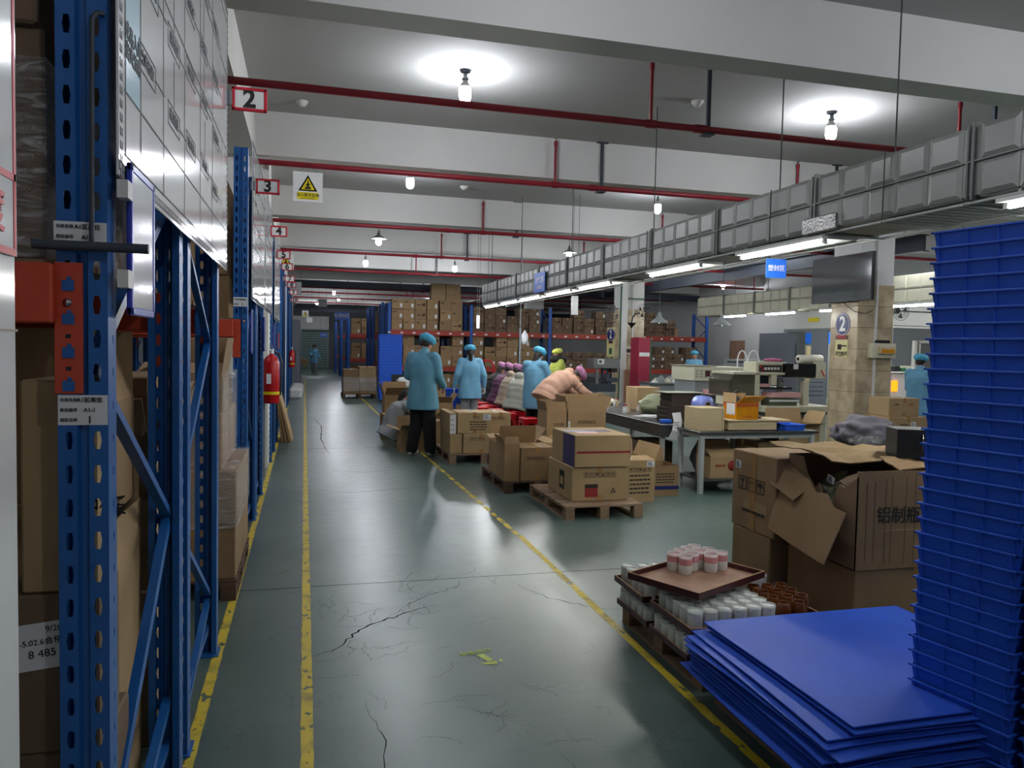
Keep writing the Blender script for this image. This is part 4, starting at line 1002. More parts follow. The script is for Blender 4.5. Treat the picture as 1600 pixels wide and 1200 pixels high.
# end-on rack rows left of it
rows_ = [(2.45, 26.15, 'rack row right behind the far rack'), (2.35, 28.7, 'blue rack row end seen left of the far rack'), (2.3, 29.8, 'blue rack row end back to back with the one left of the far rack'), (1.72, 33.5, 'blue rack row end under the 仓库B区 sign'), (1.72, 34.6, 'second blue rack row end under the hanging blue sign'), (1.6, 37.5, 'third blue rack row end deep in the aisle'), (1.6, 38.6, 'fourth blue rack row end deep in the aisle'), (1.5, 42, 'last blue rack row end near the shutter')]
for i, (x, Y, lab) in enumerate(rows_):
    rack(0, Y, 1.0, [x, x+2.7], 3.0 if i < 3 else 2.75, (2.0, .95), lab, holes=False, mb_='rack_blue_far', mo='rack_red', conn=False, bh=.15)
    for z, n_ in ((0, 2), (.966, 2), (2.016, 2 if i != 0 else 3)) if i < 4 else ():
        for q in range(2):
            for r_ in range(n_):
                o = link('cardboard_box', fr_r.choice(FBh), None, (x+.36+q*.42, Y+.12+fr_r.uniform(0, .05), z+r_*.3315)); tag(o, 'carton, %s level, %s column, %s, in rack end %s' % ({0: 'floor', .966: 'middle', 2.016: 'top'}[z], ('aisle', 'inner')[q], ('bottom', 'upper', 'uppermost')[r_], ('behind the far rack', 'left of the far rack', 'back to back left of it', 'under the blue sign', 'second under the blue sign', 'third deep', 'fourth deep', 'last')[i]), 'box', 'cartons on the '+lab)
# ---------------------------------------------------------------- far floor goods
pallet('dark wooden pallet with loosely wrapped cartons far down the aisle', 1.03, 2.02, 22.75, 23.8, m='pallet_dark')
for (x0, x1, z0, z1, l) in ((1.06, 1.52, .131, .50, 'lower left carton on the far loosely wrapped pallet'), (1.53, 2.0, .131, .50, 'lower right carton on the far loosely wrapped pallet'), (1.06, 1.50, .501, .84, 'upper left carton on the far loosely wrapped pallet'), (1.51, 2.0, .501, .92, 'upper right taller carton on the far loosely wrapped pallet')):
    carton(l, x0, x1, 22.8, 23.7, z0, z1, m='card_light' if 'right taller' in l else 'card')
tag(MB().box(1.04, 2.015, 22.78, 23.72, .2, .62, bev=.02).build('stretch_wrap', 'wrap'), 'torn clear film hanging around the far pallet cartons', 'film')

# ---------------------------------------------------------------- blue plastic bins
def bin_meshes(L_, W_, H_, tp=.015, name='m', ribs=3, body='blue_bin', rimm='blue_bin'):
    """nestable tray: sloping walls, rim, ribs on the long walls; x = width, y = length"""
    t = .004; a, b = W_/2, L_/2; a0, b0 = a-tp, b-tp
    mb = MB()
    def ring(p, q, z): return [(-p, -q, z), (p, -q, z), (p, q, z), (-p, q, z)]
    o0, o1, i0, i1 = ring(a0, b0, 0), ring(a, b, H_), ring(a0-t, b0-t, t), ring(a-t, b-t, H_)
    vs = o0+o1+i0+i1; fs = [(3, 2, 1, 0), (8, 9, 10, 11)]
    for i in range(4): j = (i+1) % 4; fs += [(i, j, 4+j, 4+i), (8+i, 8+j, 12+j, 12+i)]
    mb.add(vs, fs)
    mr = MB(); e = .008
    for d in ((-a-e, a+e, -b-e, -b+.002), (-a-e, a+e, b-.002, b+e), (-a-e, -a+.002, -b-e, b+e), (a-.002, a+e, -b-e, b+e)): mr.box(*d, H_-.007, H_, bev=.001)
    rimme = mr.mesh(name+'_rim', rimm)
    mk = mb
    for i in range(ribs+1 if ribs else 0):
        y = -b0+.004+(2*b0-.008)*i/ribs
        for s in (-1, 1):
            x0 = s*(a0); x1 = s*(a); mk.add([(x0, y-.003, 0.01), (x0, y+.003, .01), (x1, y+.003, H_-.005), (x1, y-.003, H_-.005), (x0+s*.010, y-.002, .01), (x0+s*.010, y+.002, .01), (x1+s*.005, y+.002, H_-.005), (x1+s*.005, y-.002, H_-.005)], [(0, 1, 2, 3), (4, 5, 6, 7), (0, 3, 7, 4), (1, 2, 6, 5)])
    for i in range(3 if ribs else 0):
        x = -a0+.004+(2*a0-.008)*i/2
        for s in (-1, 1): mk.add([(x-.003, s*b0, .01), (x+.003, s*b0, .01), (x+.003, s*b, H_-.005), (x-.003, s*b, H_-.005), (x-.002, s*(b0+.01), .01), (x+.002, s*(b0+.01), .01), (x+.002, s*(b+.005), H_-.005), (x-.002, s*(b+.005), H_-.005)], [(0, 1, 2, 3), (4, 5, 6, 7), (0, 3, 7, 4), (1, 2, 6, 5)])
    return mb.mesh(name+'_body', body), rimme, None
def bin_stack(n, X, Y, z, pitch, dims, rz, label_top, label, group, lean=(0, 0), jit=.003, tp=.015, nm='m', body='blue_bin', rimm='blue_bin', ribs=3, name='plastic_bin'):
    A, B, C_ = bin_meshes(*dims, tp=tp, name=nm, body=body, rimm=rimm, ribs=ribs); rj = random.Random(n)
    for i in range(n):
        t = thing(name, label_top if i == n-1 else ORD(n-1-i)+' '+label, 'bin', (X+lean[0]*i/n+rj.uniform(-jit, jit), Y+lean[1]*i/n+rj.uniform(-jit, jit), z+i*pitch), rz+rj.uniform(-.006, .006), group)
        link('body', A, t); link('rim', B, t)
# near stack: corner at (2.2,2.35), visible face runs toward the viewer
BR = R(12.7); BL, BW, BH = .36, .50, .105
fx, fy = 2.21, 2.345                       # far left corner of the rim
ex = Vector((math.cos(BR), math.sin(BR))); ey = Vector((-math.sin(BR), math.cos(BR)))
ctr = Vector((fx, fy))-ey*(BL/2)+ex*(BW/2)
bin_stack(36, ctr.x, ctr.y, .0, .0557, (BL, BW, BH), BR, 'topmost blue bin of the tall stack beside the blue sheets', 'blue bin from the top of the tall stack beside the blue sheets', 'blue bins of the tall near stack', lean=(.03, .01), nm='near')
c2 = Vector((fx, fy))-ey*(BL+.03+BL/2)+ex*(BW/2+.03)
bin_stack(19, c2.x, c2.y, .0, .0557, (BL, BW, BH), BR, 'topmost blue bin of the shorter stack in front of the tall one', 'blue bin from the top of the shorter stack in front of the tall one', 'blue bins of the shorter near stack', lean=(.0, .0), nm='near2')
# far stack of blue trays
bin_stack(22, 2.28, 21.6, .06, .080, (.42, .64, .13), R(2), 'topmost blue tray of the far tall stack beside the rack', 'blue tray from the top of the far tall stack beside the rack', 'blue trays of the far stack', lean=(-.02, 0), tp=.02, nm='far', ribs=2, rimm='blue_bin_edge')
tag(bx('floor_dolly', 'black', (-.25, .25, -.2, .2, .0, .06), None, (2.28, 21.6, 0), bev=.01), 'low dark dolly under the far stack of blue trays', 'dolly')
# small stack of baskets next to the ponytail woman
p = at(712, 690, 14.3)
bin_stack(13, GX(708, 14.4), 14.4, 0, .055, (.34, .34, .12), .1, 'topmost blue basket beside the ponytailed worker', 'blue basket from the top of the short stack beside the ponytailed worker', 'blue baskets in the short stack', tp=.03, nm='bask', ribs=0)

# ---------------------------------------------------------------- foreground right: pallets, trays, candles, sheets
pallet('wooden pallet under the candle trays', 1.80, 2.66, 3.16, 4.10)
pallet('wooden pallet under the blue plastic sheets', 1.80, 2.70, 2.02, 3.04, m='pallet', H_=.168)
def tray(label, cx, cy, z, W_, L_, rz, h=.032):
    t = thing('wooden_tray', label, 'tray', (cx, cy, z), rz); a, b = W_/2, L_/2
    bx('base_board', 'ply', (-a+.009, a-.009, -b+.009, b-.009, 0, .008), t)
    for d in ((-a, a, -b, -b+.009), (-a, a, b-.009, b), (-a, -a+.009, -b+.009, b-.009), (a-.009, a, -b+.009, b-.009)):
        o = bx('side_board', 'maroon', (*d, 0, h), t, bev=.001); bx('top_edge', 'ply_edge', (d[0]+.001, d[1]-.001, d[2]+.001, d[3]-.001, h, h+.0012), o)
    return t
tray('lowest maroon tray at the aisle corner of the candle pallet', 2.12, 3.86, .1305, .74, .40, 0)
tray('lowest maroon tray under the big tray of white candles', 2.12, 3.42, .1305, .74, .42, 0)
tray('middle maroon tray holding jars at the aisle corner', 2.11, 3.86, .262, .76, .40, R(-1))
tray('big maroon tray full of white candles and amber jars', 2.13, 3.41, .262, .76, .43, R(1))
tray('top maroon tray, turned askew, half empty with pink candles', 1.995, 3.585, .405, .60, .44, R(26.6), h=.034)
# candle prototypes
def jar_proto(kind):
    lab = {'w': 'white candle in frosted glass on the big maroon tray', 'l': 'frosted jar candle standing in a lower tray of the candle pallet', 'p': 'pink and white candle on the askew top tray', 'a': 'amber glass jar candle on the big maroon tray'}[kind]
    t = thing('candle' if kind != 'a' else 'amber_jar', lab, 'candle', (0, 0, 0))
    r_, h = .036, .098
    if kind in 'wl':
        MB().lathe([(r_-.006, 0), (r_, .006), (r_, h-.009)], 20, cap1=True).build('wax_body', 'wax', t)
        MB().lathe([(r_+.0005, h-.02), (r_+.0005, h), (r_-.002, h), (r_-.002, h-.009)], 20, cap0=False, cap1=False).build('glass_rim', 'frost', t)
        MB().tube((0, 0, h-.010), (.002, 0, h-.002), .0015, 5).build('wick', 'paper', t)
    elif kind == 'p':
        MB().lathe([(r_-.004, 0), (r_, .005), (r_, .05)], 20).build('wax_body', 'wax', t)
        MB().lathe([(r_, .05), (r_, h-.014)], 20).build('pink_wax', 'wax_pink', t)
        MB().lathe([(r_+.0005, h-.016), (r_+.0005, h), (r_-.003, h), (r_-.003, h-.012)], 20, cap0=False, cap1=False).build('glass_rim', 'frost', t)
    else:
        MB().lathe([(r_-.004, 0), (r_, .006), (r_, h-.016), (r_-.006, h-.006), (r_-.006, h+.004), (r_-.009, h+.004), (r_-.009, h-.007), (r_-.004, h-.018), (r_-.004, .008), (0, .008)], 20).build('glass_jar', 'amber', t)
        MB().lathe([(r_-.005, .009), (r_-.005, h-.028)], 16).build('wax_fill', 'amber_wax', t)
    return t
PR = {k: jar_proto(k) for k in 'wlpa'}
note(None)
rc = random.Random(21)
LOWG = 'frosted jars in the lower trays'
PC = {}
def put(kind, x, y, z, grp):
    q = PR[kind]; n_ = PC[kind] = PC.get(kind, -1)+1
    if kind == 'w': lab = 'white candle on the big maroon tray, %s row back, %s from the aisle' % (NTH(n_ % 5), NTH(n_//5)) if n_ < 30 else ('white candle alone behind the amber jars', 'second white candle behind the amber jars')[n_-30]
    elif kind == 'a': lab = 'amber glass jar on the big maroon tray, %s of eleven from its white candles' % NTH(n_)
    elif kind == 'p': lab = 'pink and white candle on the askew top tray, %s' % ('back row corner', 'back row second', 'back row third', 'back row end', 'middle row first', 'middle row second', 'middle row third', 'middle row end', 'front row first', 'front row at the tray edge')[n_]
    else: lab = 'frosted jar in %s tray, %s of its %s from the aisle corner' % ('the middle' if z > .2 else 'a lowest', NTH(n_//2), 'front ones' if n_ % 2 else 'jars')
    o = dup(q, (x, y, z), rc.uniform(0, 6), group=grp, label=lab); return o
for i in range(6):
    for j in range(5):
        put('w', 1.80+i*.079+.001*j, 3.24+j*.078+rc.uniform(-.003, .003), .2705, 'white candles on the big tray')
for i in range(3):
    for j in range(4):
        if (i, j) == (2, 0): continue
        put('a', 2.285+i*.083, 3.245+j*.088+rc.uniform(-.004, .004), .2705, 'amber jars on the big tray')
for i in range(2): put('w', 2.37+i*.08, 3.70, .2705, 'white candles on the big tray')
for j in range(5): put('l', 1.79, 3.70+j*.078, .2705, LOWG); put('l', 1.79, 3.70+j*.078, .139, LOWG)
for j in range(5): put('l', 1.79, 3.255+j*.078, .139, LOWG); put('l', 1.88, 3.255+j*.078, .139, LOWG)
for i in range(5): put('l', 1.88+i*.085, 4.0, .2705, LOWG); put('l', 1.88+i*.085, 4.0, .139, LOWG)
for i in range(4): put('l', 2.38, 3.70+i*.085, .139, LOWG); put('l', 2.44, 3.27+i*.085, .139, LOWG)
# pink candles: local frame of the askew tray
ca, sa = math.cos(R(26.6)), math.sin(R(26.6))
for (u, v) in ((.0, .15), (.075, .165), (.145, .17), (.215, .17), (-.005, .07), (.075, .085), (.15, .09), (.225, .085), (.14, .01), (.22, .0)):
    x, y = 1.995+ca*u-sa*v, 3.585+sa*u+ca*v; put('p', x, y, .4132, 'pink candles on the top tray')
for k_ in PR:
    for c in [c for c in COL.objects if c.parent == PR[k_]]: bpy.data.objects.remove(c)
    bpy.data.objects.remove(PR[k_])
o = thing('black_bag', 'black glossy bag tucked under the askew top tray', 'bag', (1.93, 3.86, .2705)); MB().box(-.045, .05, -.05, .04, 0, .12, bev=.015).build('body', 'black_gloss', o)
# blue plastic sheets
def sheet_mesh(wd, ln, droop, seed, nx=10, ny=10):
    rs = random.Random(seed); ph = rs.uniform(0, 6); vs = []; T = .005
    for lay in (0, 1):
        for j in range(ny+1):
            for i in range(nx+1):
                u, v = i/nx, j/ny; e = max(0, (.22-u)/.22)
                z = -droop*e**1.6*(1+.5*math.sin(ph+v*5))-droop*.4*max(0, (.2-v)/.2)**1.5
                vs.append((u*wd-wd/2, v*ln-ln/2, z+(T if lay else 0)))
    n = (nx+1)*(ny+1); fs = []
    q = lambda i, j: j*(nx+1)+i
    for j in range(ny):
        for i in range(nx): fs.append((q(i, j), q(i, j+1), q(i+1, j+1), q(i+1, j))); fs.append((n+q(i, j), n+q(i+1, j), n+q(i+1, j+1), n+q(i, j+1)))
    for i in range(nx): fs.append((q(i, 0), q(i+1, 0), n+q(i+1, 0), n+q(i, 0))); fs.append((q(i, ny), n+q(i, ny), n+q(i+1, ny), q(i+1, ny)))
    for j in range(ny): fs.append((q(0, j), n+q(0, j), n+q(0, j+1), q(0, j+1))); fs.append((q(nx, j), q(nx, j+1), n+q(nx, j+1), n+q(nx, j)))
    return MB().add(vs, fs)
rs_ = random.Random(9)
NS = 12
for i in range(NS):
    z = .180+.0158*i; last = i >= NS-2
    X0 = 1.64+.009*i+rs_.uniform(-.03, .03); Y0 = 2.10+rs_.uniform(-.05, .05); rz = R(rs_.uniform(-3, 3))
    if i == NS-1: X0, Y0, rz = 1.775, 2.115, R(0)
    if i == NS-2: X0, Y0, rz = 1.775, 2.09, R(-.8)
    if i == NS-3: X0, Y0, rz = 1.70, 2.10, R(-2.2)
    if i == NS-4: X0, Y0, rz = 1.67, 2.09, R(-1)
    if i == NS-5: X0, Y0, rz = 1.66, 2.06, R(1.5)
    wd = 1.06; ln = 1.0
    o = sheet_mesh(wd, ln, .002 if last else .007, i).build('plastic_sheet', 'blue_sheet', None, (X0+wd/2, Y0+ln/2, z), (0, 0, rz))
    tag(o, 'topmost smooth blue plastic sheet of the stack on the pallet' if i == NS-1 else ORD(NS-1-i)+' blue plastic sheet from the top of the stack on the pallet', 'sheet', None if i == NS-1 else 'blue sheets in the stack')

# ---------------------------------------------------------------- big damaged cartons behind
pallet('wooden pallet under the big damaged cartons', 2.74, 3.66, 3.42, 4.5, m='pallet_dark', H_=.09)
c_ = carton('big closed carton at the bottom left of the damaged carton pile', 2.72, 3.30, 4.02, 4.44, .091, .47, tape=1, m='card')
c_ = carton('big carton with umbrella and arrow symbols, upper left of the damaged pile', 2.72, 3.32, 3.98, 4.46, .472, .965, tape=0, m='card')
shipping_marks(c_, (-.302, .02, .29), .085, 'left', 3); bx('packing_tape', 'tape_brown', (-.303, -.299, -.03, .03, .0, .49), c_)
bx('pale_strip', 'card_light', (-.3025, -.3, -.16, .10, .13, .19), c_); lines(c_, (-.3035, -.02, .12), .26, 1, .02, 'left', th=.008)
tagpaper(c_, (-.302, .17, .40), .06, .05, 'left')
c_ = carton('big closed carton at the bottom right, under the torn one', 2.82, 3.62, 3.40, 3.98, .091, .45, tape=1, m='card', seam='y')
lines(c_, (-.25, -.2915, .12), .24, 2, .03, th=.009)
# torn carton, built open with torn walls
t = thing('torn_box', 'large torn open carton marked 铝制瓶, top right of the damaged pile', 'box', (3.23, 3.69, .452), 0)
a, b_, h = .42, .30, .545
mb = MB(); mb.box(-a, a, -b_+.006, b_, 0, .006).box(-a, a, b_-.006, b_, 0, h).box(a-.006, a, -b_, b_, 0, h).box(-a, a, -b_, -b_+.006, 0, h*.97)
# left wall with ragged gap
prof = [(-b_, 0), (b_, 0), (b_, h), (.16, h), (.12, h*.82), (.05, h*.70), (.01, h*.76), (-.05, h*.55), (-.1, h*.60), (-.15, h*.8), (-.2, h*.78), (-b_, h*.92)]
vs = [(-a, y, z) for y, z in prof]+[(-a+.006, y, z) for y, z in prof]; n = len(prof)
mb.add(vs, [tuple(range(n)), tuple(range(n, 2*n))[::-1]]+[(i, (i+1) % n, n+(i+1) % n, n+i) for i in range(n)])
mb.build('body', 'card', t)
# torn flap hanging outward
fl_pts = [(.26, .42), (.2, .45), (.14, .41), (.05, .43), (-.04, .37), (-.12, .38), (-.2, .32), (-.29, .31), (-.27, .17), (-.25, .03), (0, .06), (.25, .10)]
vs = []
for k_ in (0, 1):
    for y, z in fl_pts: vs.append((-a-.02-.11*max(0, (.44-z)/.34)-k_*.006, y*1.1+.02, z))
n = len(fl_pts); MB().add(vs, [tuple(range(n)), tuple(range(n, 2*n))[::-1]]+[(i, (i+1) % n, n+(i+1) % n, n+i) for i in range(n)]).build('torn_flap', 'card', t)
vs = [(-a-.005, .30, .50), (-a-.005, .05, .40), (-a-.10, .10, .30), (-a-.09, .34, .36), (-a-.04, .5, .30), (-a-.02, .42, .46)]; vs += [(x-.006, y, z) for x, y, z in vs]
MB().add(vs, [(0, 1, 2, 3, 4, 5), (11, 10, 9, 8, 7, 6)]+[(i, (i+1) % 6, 6+(i+1) % 6, 6+i) for i in range(6)]).build('torn_flap', 'card', t)
# crumpled top flaps
def crump(pts, name, m, nz=6, amp=.02, seed=0):
    (p00, p10, p11, p01) = [Vector(p) for p in pts]; rr_ = random.Random(seed); vs = []
    for lay in (0, 1):
        rr_.seed(seed)
        for j in range(nz+1):
            for i in range(nz+1):
                u, v = i/nz, j/nz; p = p00*(1-u)*(1-v)+p10*u*(1-v)+p11*u*v+p01*(1-u)*v
                vs.append(p+Vector((rr_.uniform(-1, 1)*amp*.4, rr_.uniform(-1, 1)*amp*.4, rr_.uniform(-.6, 1)*amp+lay*.006)))
    N_ = (nz+1)**2; q = lambda i, j: j*(nz+1)+i; fs = []
    for j in range(nz):
        for i in range(nz): fs.append((q(i, j), q(i+1, j), q(i+1, j+1), q(i, j+1))); fs.append((N_+q(i, j), N_+q(i, j+1), N_+q(i+1, j+1), N_+q(i+1, j)))
    for i in range(nz): fs.append((q(i, 0), N_+q(i, 0), N_+q(i+1, 0), q(i+1, 0))); fs.append((q(i, nz), q(i+1, nz), N_+q(i+1, nz), N_+q(i, nz))); fs.append((q(0, i), q(0, i+1), N_+q(0, i+1), N_+q(0, i))); fs.append((q(nz, i), N_+q(nz, i), N_+q(nz, i+1), q(nz, i+1)))
    return MB().add(vs, fs).build(name, m, t)
crump([(-a-.02, -.12, h+.01), (a, -.16, h), (a, b_+.02, h+.02), (-a-.1, b_+.05, h+.05)], 'top_flap', 'card_light', 8, .022, 3)
crump([(-.14, -b_, h*.96), (a, -b_, h), (a, -.1, h+.0), (-.12, -.1, h+.02)], 'top_flap', 'card', 7, .012, 5)
crump([(-a+.02, -b_+.02, h*.75), (-.12, -b_+.01, h*.95), (-.05, -b_+.12, h*.9), (-a+.03, -.08, h*.8)], 'torn_scrap', 'card_dark', 5, .03, 8)
crump([(-a+.03, -.1, .30), (-.1, -.1, .38), (-.1, .25, .42), (-a+.03, .2, .36)], 'plastic_lining', 'bag', 7, .03, 9)
write(t, '铝制瓶', .095, (-.155, -b_-.0015, .285), 'front', 'ink', rot=(PI/2, R(1.5), 0))
for x_, w_ in ((-.36, .002), (-.31, .0015), (-.24, .0025), (-.2, .0015), (-.11, .002), (-.05, .0015), (.13, .002), (.2, .002), (.27, .0015), (.33, .002)): bx('crease', 'card_dark', (x_-w_, x_+w_, -b_-.0012, -b_, .01+abs(x_)*.1, h*.96-abs(x_)*.15), t)
bx('packing_tape', 'tape_brown', (.03, .09, -b_-.0015, -b_+.001, 0, h*.97), t); bx('pale_strip', 'card_light', (-.26, .1, -b_-.001, -b_, .205, .212), t)
tagpaper(t, (-a+.05, -.02, .44), .06, .04, 'left', rot=(PI/2, R(15), -PI/2))
# black case with handle
t = thing('black_case', 'small black box with silver handle standing on the torn carton', 'box', (3.33, 3.62, 1.02), R(-22))
MB().box(-.095, .10, -.09, .09, 0, .165, bev=.003).build('body', 'black', t)
MB().path([(.04, -.092, .05), (.036, -.108, .07), (.036, -.108, .11), (.04, -.092, .135)], .004, 8).build('handle', 'silver', t)
# grey jacket and clear plastic on a carton further back
pj = at(1360, 700, 5.3)
cj = carton('carton under the bundled grey jacket, before the right pillar', pj.x-.22, pj.x+.24, 5.15, 5.6, .0, pj.z+.02)
def lump(name, label, cat, m, c, dims, seed, sub=4, amp=.12, group=None, parent=None, fr=2.4):
    bm = bmesh.new(); bmesh.ops.create_icosphere(bm, subdivisions=sub, radius=1)
    for v in bm.verts:
        p = v.co.copy(); n_ = mnoise.noise(p*fr+Vector((seed, seed*2, 0)))+.5*mnoise.noise(p*fr*2.3+Vector((0, seed, 3)))
        rdg = (1-abs(mnoise.noise(p*fr*1.6+Vector((seed, 5, 5))))*2)*.35
        v.co = p*(1+amp*(n_+rdg)); v.co.x *= dims[0]; v.co.y *= dims[1]; v.co.z = max(-dims[2], v.co.z*dims[2]*1.0)
        if v.co.z < -dims[2]*.75: v.co.z = -dims[2]*.75
    me = bpy.data.meshes.new(name); bm.to_mesh(me); bm.free(); me.materials.append(M[m]); me.polygons.foreach_set('use_smooth', [True]*len(me.polygons))
    o = link(name, me, parent, (c[0], c[1], c[2]+dims[2]*.75))
    if label: tag(o, label, cat, group)
    return o
lump('jacket_bundle', 'bundled dark grey jacket piled on a carton before the right pillar', 'jacket', 'cloth_grey', (pj.x+.0, 5.38, pj.z+.022), (.25, .21, .13), 3, 4, .25)
lump('plastic_bag', 'clear crumpled plastic bag under the front of the grey jacket', 'bag', 'wrap', (pj.x-.08, 5.24, pj.z+.022), (.16, .12, .06), 8, 3, .3)

# ---------------------------------------------------------------- mid cartons on pallets
pallet('wooden pallet nearest the viewer on the right of the aisle, under two stacked cartons', 2.33, 3.12, 6.66, 7.85)
c_ = carton('carton with row of black handling symbols and red square, on the front wooden pallet', 2.46, 3.03, 6.86, 7.6, .131, .46, tape=1, m='card_light')
shipping_marks(c_, (.0, -.3715, .255), .048, 'front', 6, 'ink', True); bx('red_square', 'ink_red', (-.15, -.02, -.372, -.37, .04, .13), c_); bx('dark_caption', 'ink', (-.15, -.02, -.3735, -.37, .13, .165), c_)
write(c_, '△', .06, (.14, -.373, .10)); bx('dark_emblem', 'ink', (-.2865, -.284, -.15, .0, .08, .26), c_); bx('round_emblem', 'card_light', (-.288, -.2855, -.12, -.03, .12, .2), c_)
c_ = carton('carton with blue printed side and red band, on top of the front wooden pallet', 2.48, 3.05, 6.84, 7.55, .462, .77, tape=0, m='card_light')
bx('blue_print', 'sign_navy', (-.2865, -.284, -.33, .0, .0, .30), c_); bx('blue_print', 'sign_navy', (-.27, .2, -.06, .1, .307, .3095), c_); bx('torn_paper', 'pink', (-.2, .02, -.2, -.06, .307, .310), c_); bx('red_band', 'ink_red', (-.27, .285, -.3565, -.354, .135, .155), c_)
tagpaper(c_, (.286, -.3, .16), .12, .14, 'right')
c_ = carton('tilted open carton with printed text, right of the front wooden pallet', 3.20, 3.55, 7.35, 7.85, .0, .44, rz=R(4), m='card_light', opn={'r': 24, 'b': 4, 'l': 12, 'f': -80})
lines(c_, (.0, -.2515, .28), .24, 5, .045, th=.008); shipping_marks(c_, (0, -.2515, .34), .045, 'front', 5); tagpaper(c_, (.12, -.252, .40), .09, .06)
c_ = carton('small carton with dark blue band beside the leg of the work table', 3.66, 3.98, 7.62, 8.0, .0, .33, m='card', opn={'f': None, 'l': 5, 'b': 3})
bx('dark_band', 'sign_navy', (-.1615, .1615, -.1915, -.19, .07, .11), c_); lines(c_, (-.0, -.1915, .24), .22, 4, .03, th=.006)
# pallet 2 group
pallet('dark wooden pallet under the group of open cartons left of the front pallet', 2.10, 2.86, 8.0, 9.15, m='pallet_dark')
c_ = carton('closed carton at the front right corner of the dark pallet', 2.28, 2.66, 8.02, 8.45, .131, .50, tape=1, m='card'); shipping_marks(c_, (-.02, -.2165, .25), .036, 'front', 5); tagpaper(c_, (-.1915, -.12, .3), .05, .09, 'left')
c_ = carton('open carton standing behind the closed one on the dark pallet', 2.13, 2.58, 8.47, 8.9, .131, .50, m='card', opn={'f': 14, 'b': 82, 'r': 40}); 
c_ = carton('tall narrow open carton at the aisle side of the dark pallet', 2.10, 2.27, 8.04, 8.44, .131, .54, m='card', opn={'l': 20, 'f': -10})
c_ = carton('low closed carton at the back right of the dark pallet', 2.68, 3.12, 8.45, 9.1, .131, .50, m='card_light', tape=1)
pallet('dark wooden pallet under the two tall open cartons', 2.87, 3.75, 8.6, 9.8, m='pallet_dark')
c_ = carton('tall open carton with flaps up, left of two behind the dark pallet', 2.93, 3.19, 9.15, 9.55, .131, .80, m='card', opn={'f': -12, 'b': 6, 'l': 12, 'r': 8}); shipping_marks(c_, (.03, -.2015, .5), .04, 'front', 3)
c_ = carton('tall open carton with flaps up, right of two behind the dark pallet', 3.21, 3.72, 9.15, 9.6, .131, .78, m='card', opn={'f': -6, 'b': 10, 'l': 10, 'r': 22}); shipping_marks(c_, (.0, -.2265, .53), .042, 'front', 5); tagpaper(c_, (-.24, -.2265, .5), .03, .08)
# pallet 3 group
pallet('wooden pallet under the four taped cartons at the standing man feet', 1.88, 2.85, 10.15, 11.3)
for (x0, x1, y0, y1, z0, z1, lab, mk) in ((2.08, 2.58, 10.2, 10.7, .131, .40, 'lower front carton on the pallet beside the standing man', 'm'), (1.90, 2.07, 10.22, 11.0, .131, .40, 'lower left carton side on the pallet beside the standing man', ''), (2.59, 2.80, 10.25, 11.1, .131, .40, 'lower right carton on the pallet beside the standing man', ''),
                                          (2.00, 2.48, 10.22, 10.72, .402, .69, 'upper front carton printed with text and a label beside the standing man', 't'), (2.49, 2.77, 10.3, 10.85, .402, .68, 'upper right carton on the pallet beside the standing man', 'm'), (1.89, 1.99, 10.24, 11.0, .402, .68, 'upper left carton side with a hanging white sheet', 's')):
    c_ = carton(lab, x0, x1, y0, y1, z0, z1, m='card_light', tape=1 if x1-x0 > .2 else 0)
    if mk == 'm': shipping_marks(c_, (-.05, -(y1-y0)/2-.0015, .2), .045, 'front', 4)
    if mk == 't': lines(c_, (.05, -.2515, .16), .24, 4, .035, th=.007); shipping_marks(c_, (.02, -.2515, .22), .04, 'front', 2); tagpaper(c_, (.17, -.252, .225), .10, .08)
    if mk == 's': tagpaper(c_, (.0, -.386, .12), .08, .28)
# cartons around the crouching person
for (px0, px1, Y, z0, z1, dep, lab, op) in ((598, 622, 12.9, 0, .42, .5, 'carton on the floor behind the crouching person, at the aisle', None), (601, 640, 13.4, .421, .72, .5, 'open carton behind the crouching person near the blue trays', {'f': 50, 'l': 20, 'b': 5, 'r': 60}), (625, 668, 11.4, .0, .32, .4, 'low open carton in front of the crouching person', {'l': 70, 'f': 60, 'b': 10}), (676, 700, 11.5, 0, .45, .5, 'carton right behind the standing man legs', None), (665, 705, 12.6, .0, .62, .5, 'open carton with raised flaps right of the standing man', {'r': 35, 'b': 5, 'f': 50, 'l': 20}), (682, 716, 11.9, 0, .5, .4, 'carton with white paper inside, between the man and the taped cartons', {'f': 70, 'r': 20, 'b': 0})):
    xa, xb = GX(px0, Y, 640), GX(px1, Y, 640); 
    if z0 > 0: carton('plain carton beneath the open one near the far blue trays', xa, xb, Y, Y+dep, 0, z0-.001, m='card')
    carton(lab, xa, xb, Y, Y+dep, z0, z1, m='card', opn=op, tape=0)
tt = thing('side_table', 'small green side table with white plastic on it behind the standing man', 'table', (GX(636, 17), 17, 0))
bx('top', 'cream_dark', (-.35, .45, 0, .6, .62, .66), tt); bx('body', 'cream_dark', (-.3, .4, .05, .55, .1, .62), tt)
for x, y in ((-.33, .02), (.41, .02), (-.33, .56), (.41, .56)): bx('leg', 'table_frame', (x, x+.03, y, y+.03, 0, .62), tt)
lump('plastic_bag', 'heap of white plastic on the green side table behind the standing man', 'bag', 'paper', (GX(640, 17), 17.3, .662), (.22, .2, .12), 5, 3, .3)
tag(bx('parts_board', 'black', (-.12, .12, 0, .02, 0, .25), None, (GX(618, 17.9), 17.62, .66)), 'small black panel on the side table beside the far blue trays', 'panel')

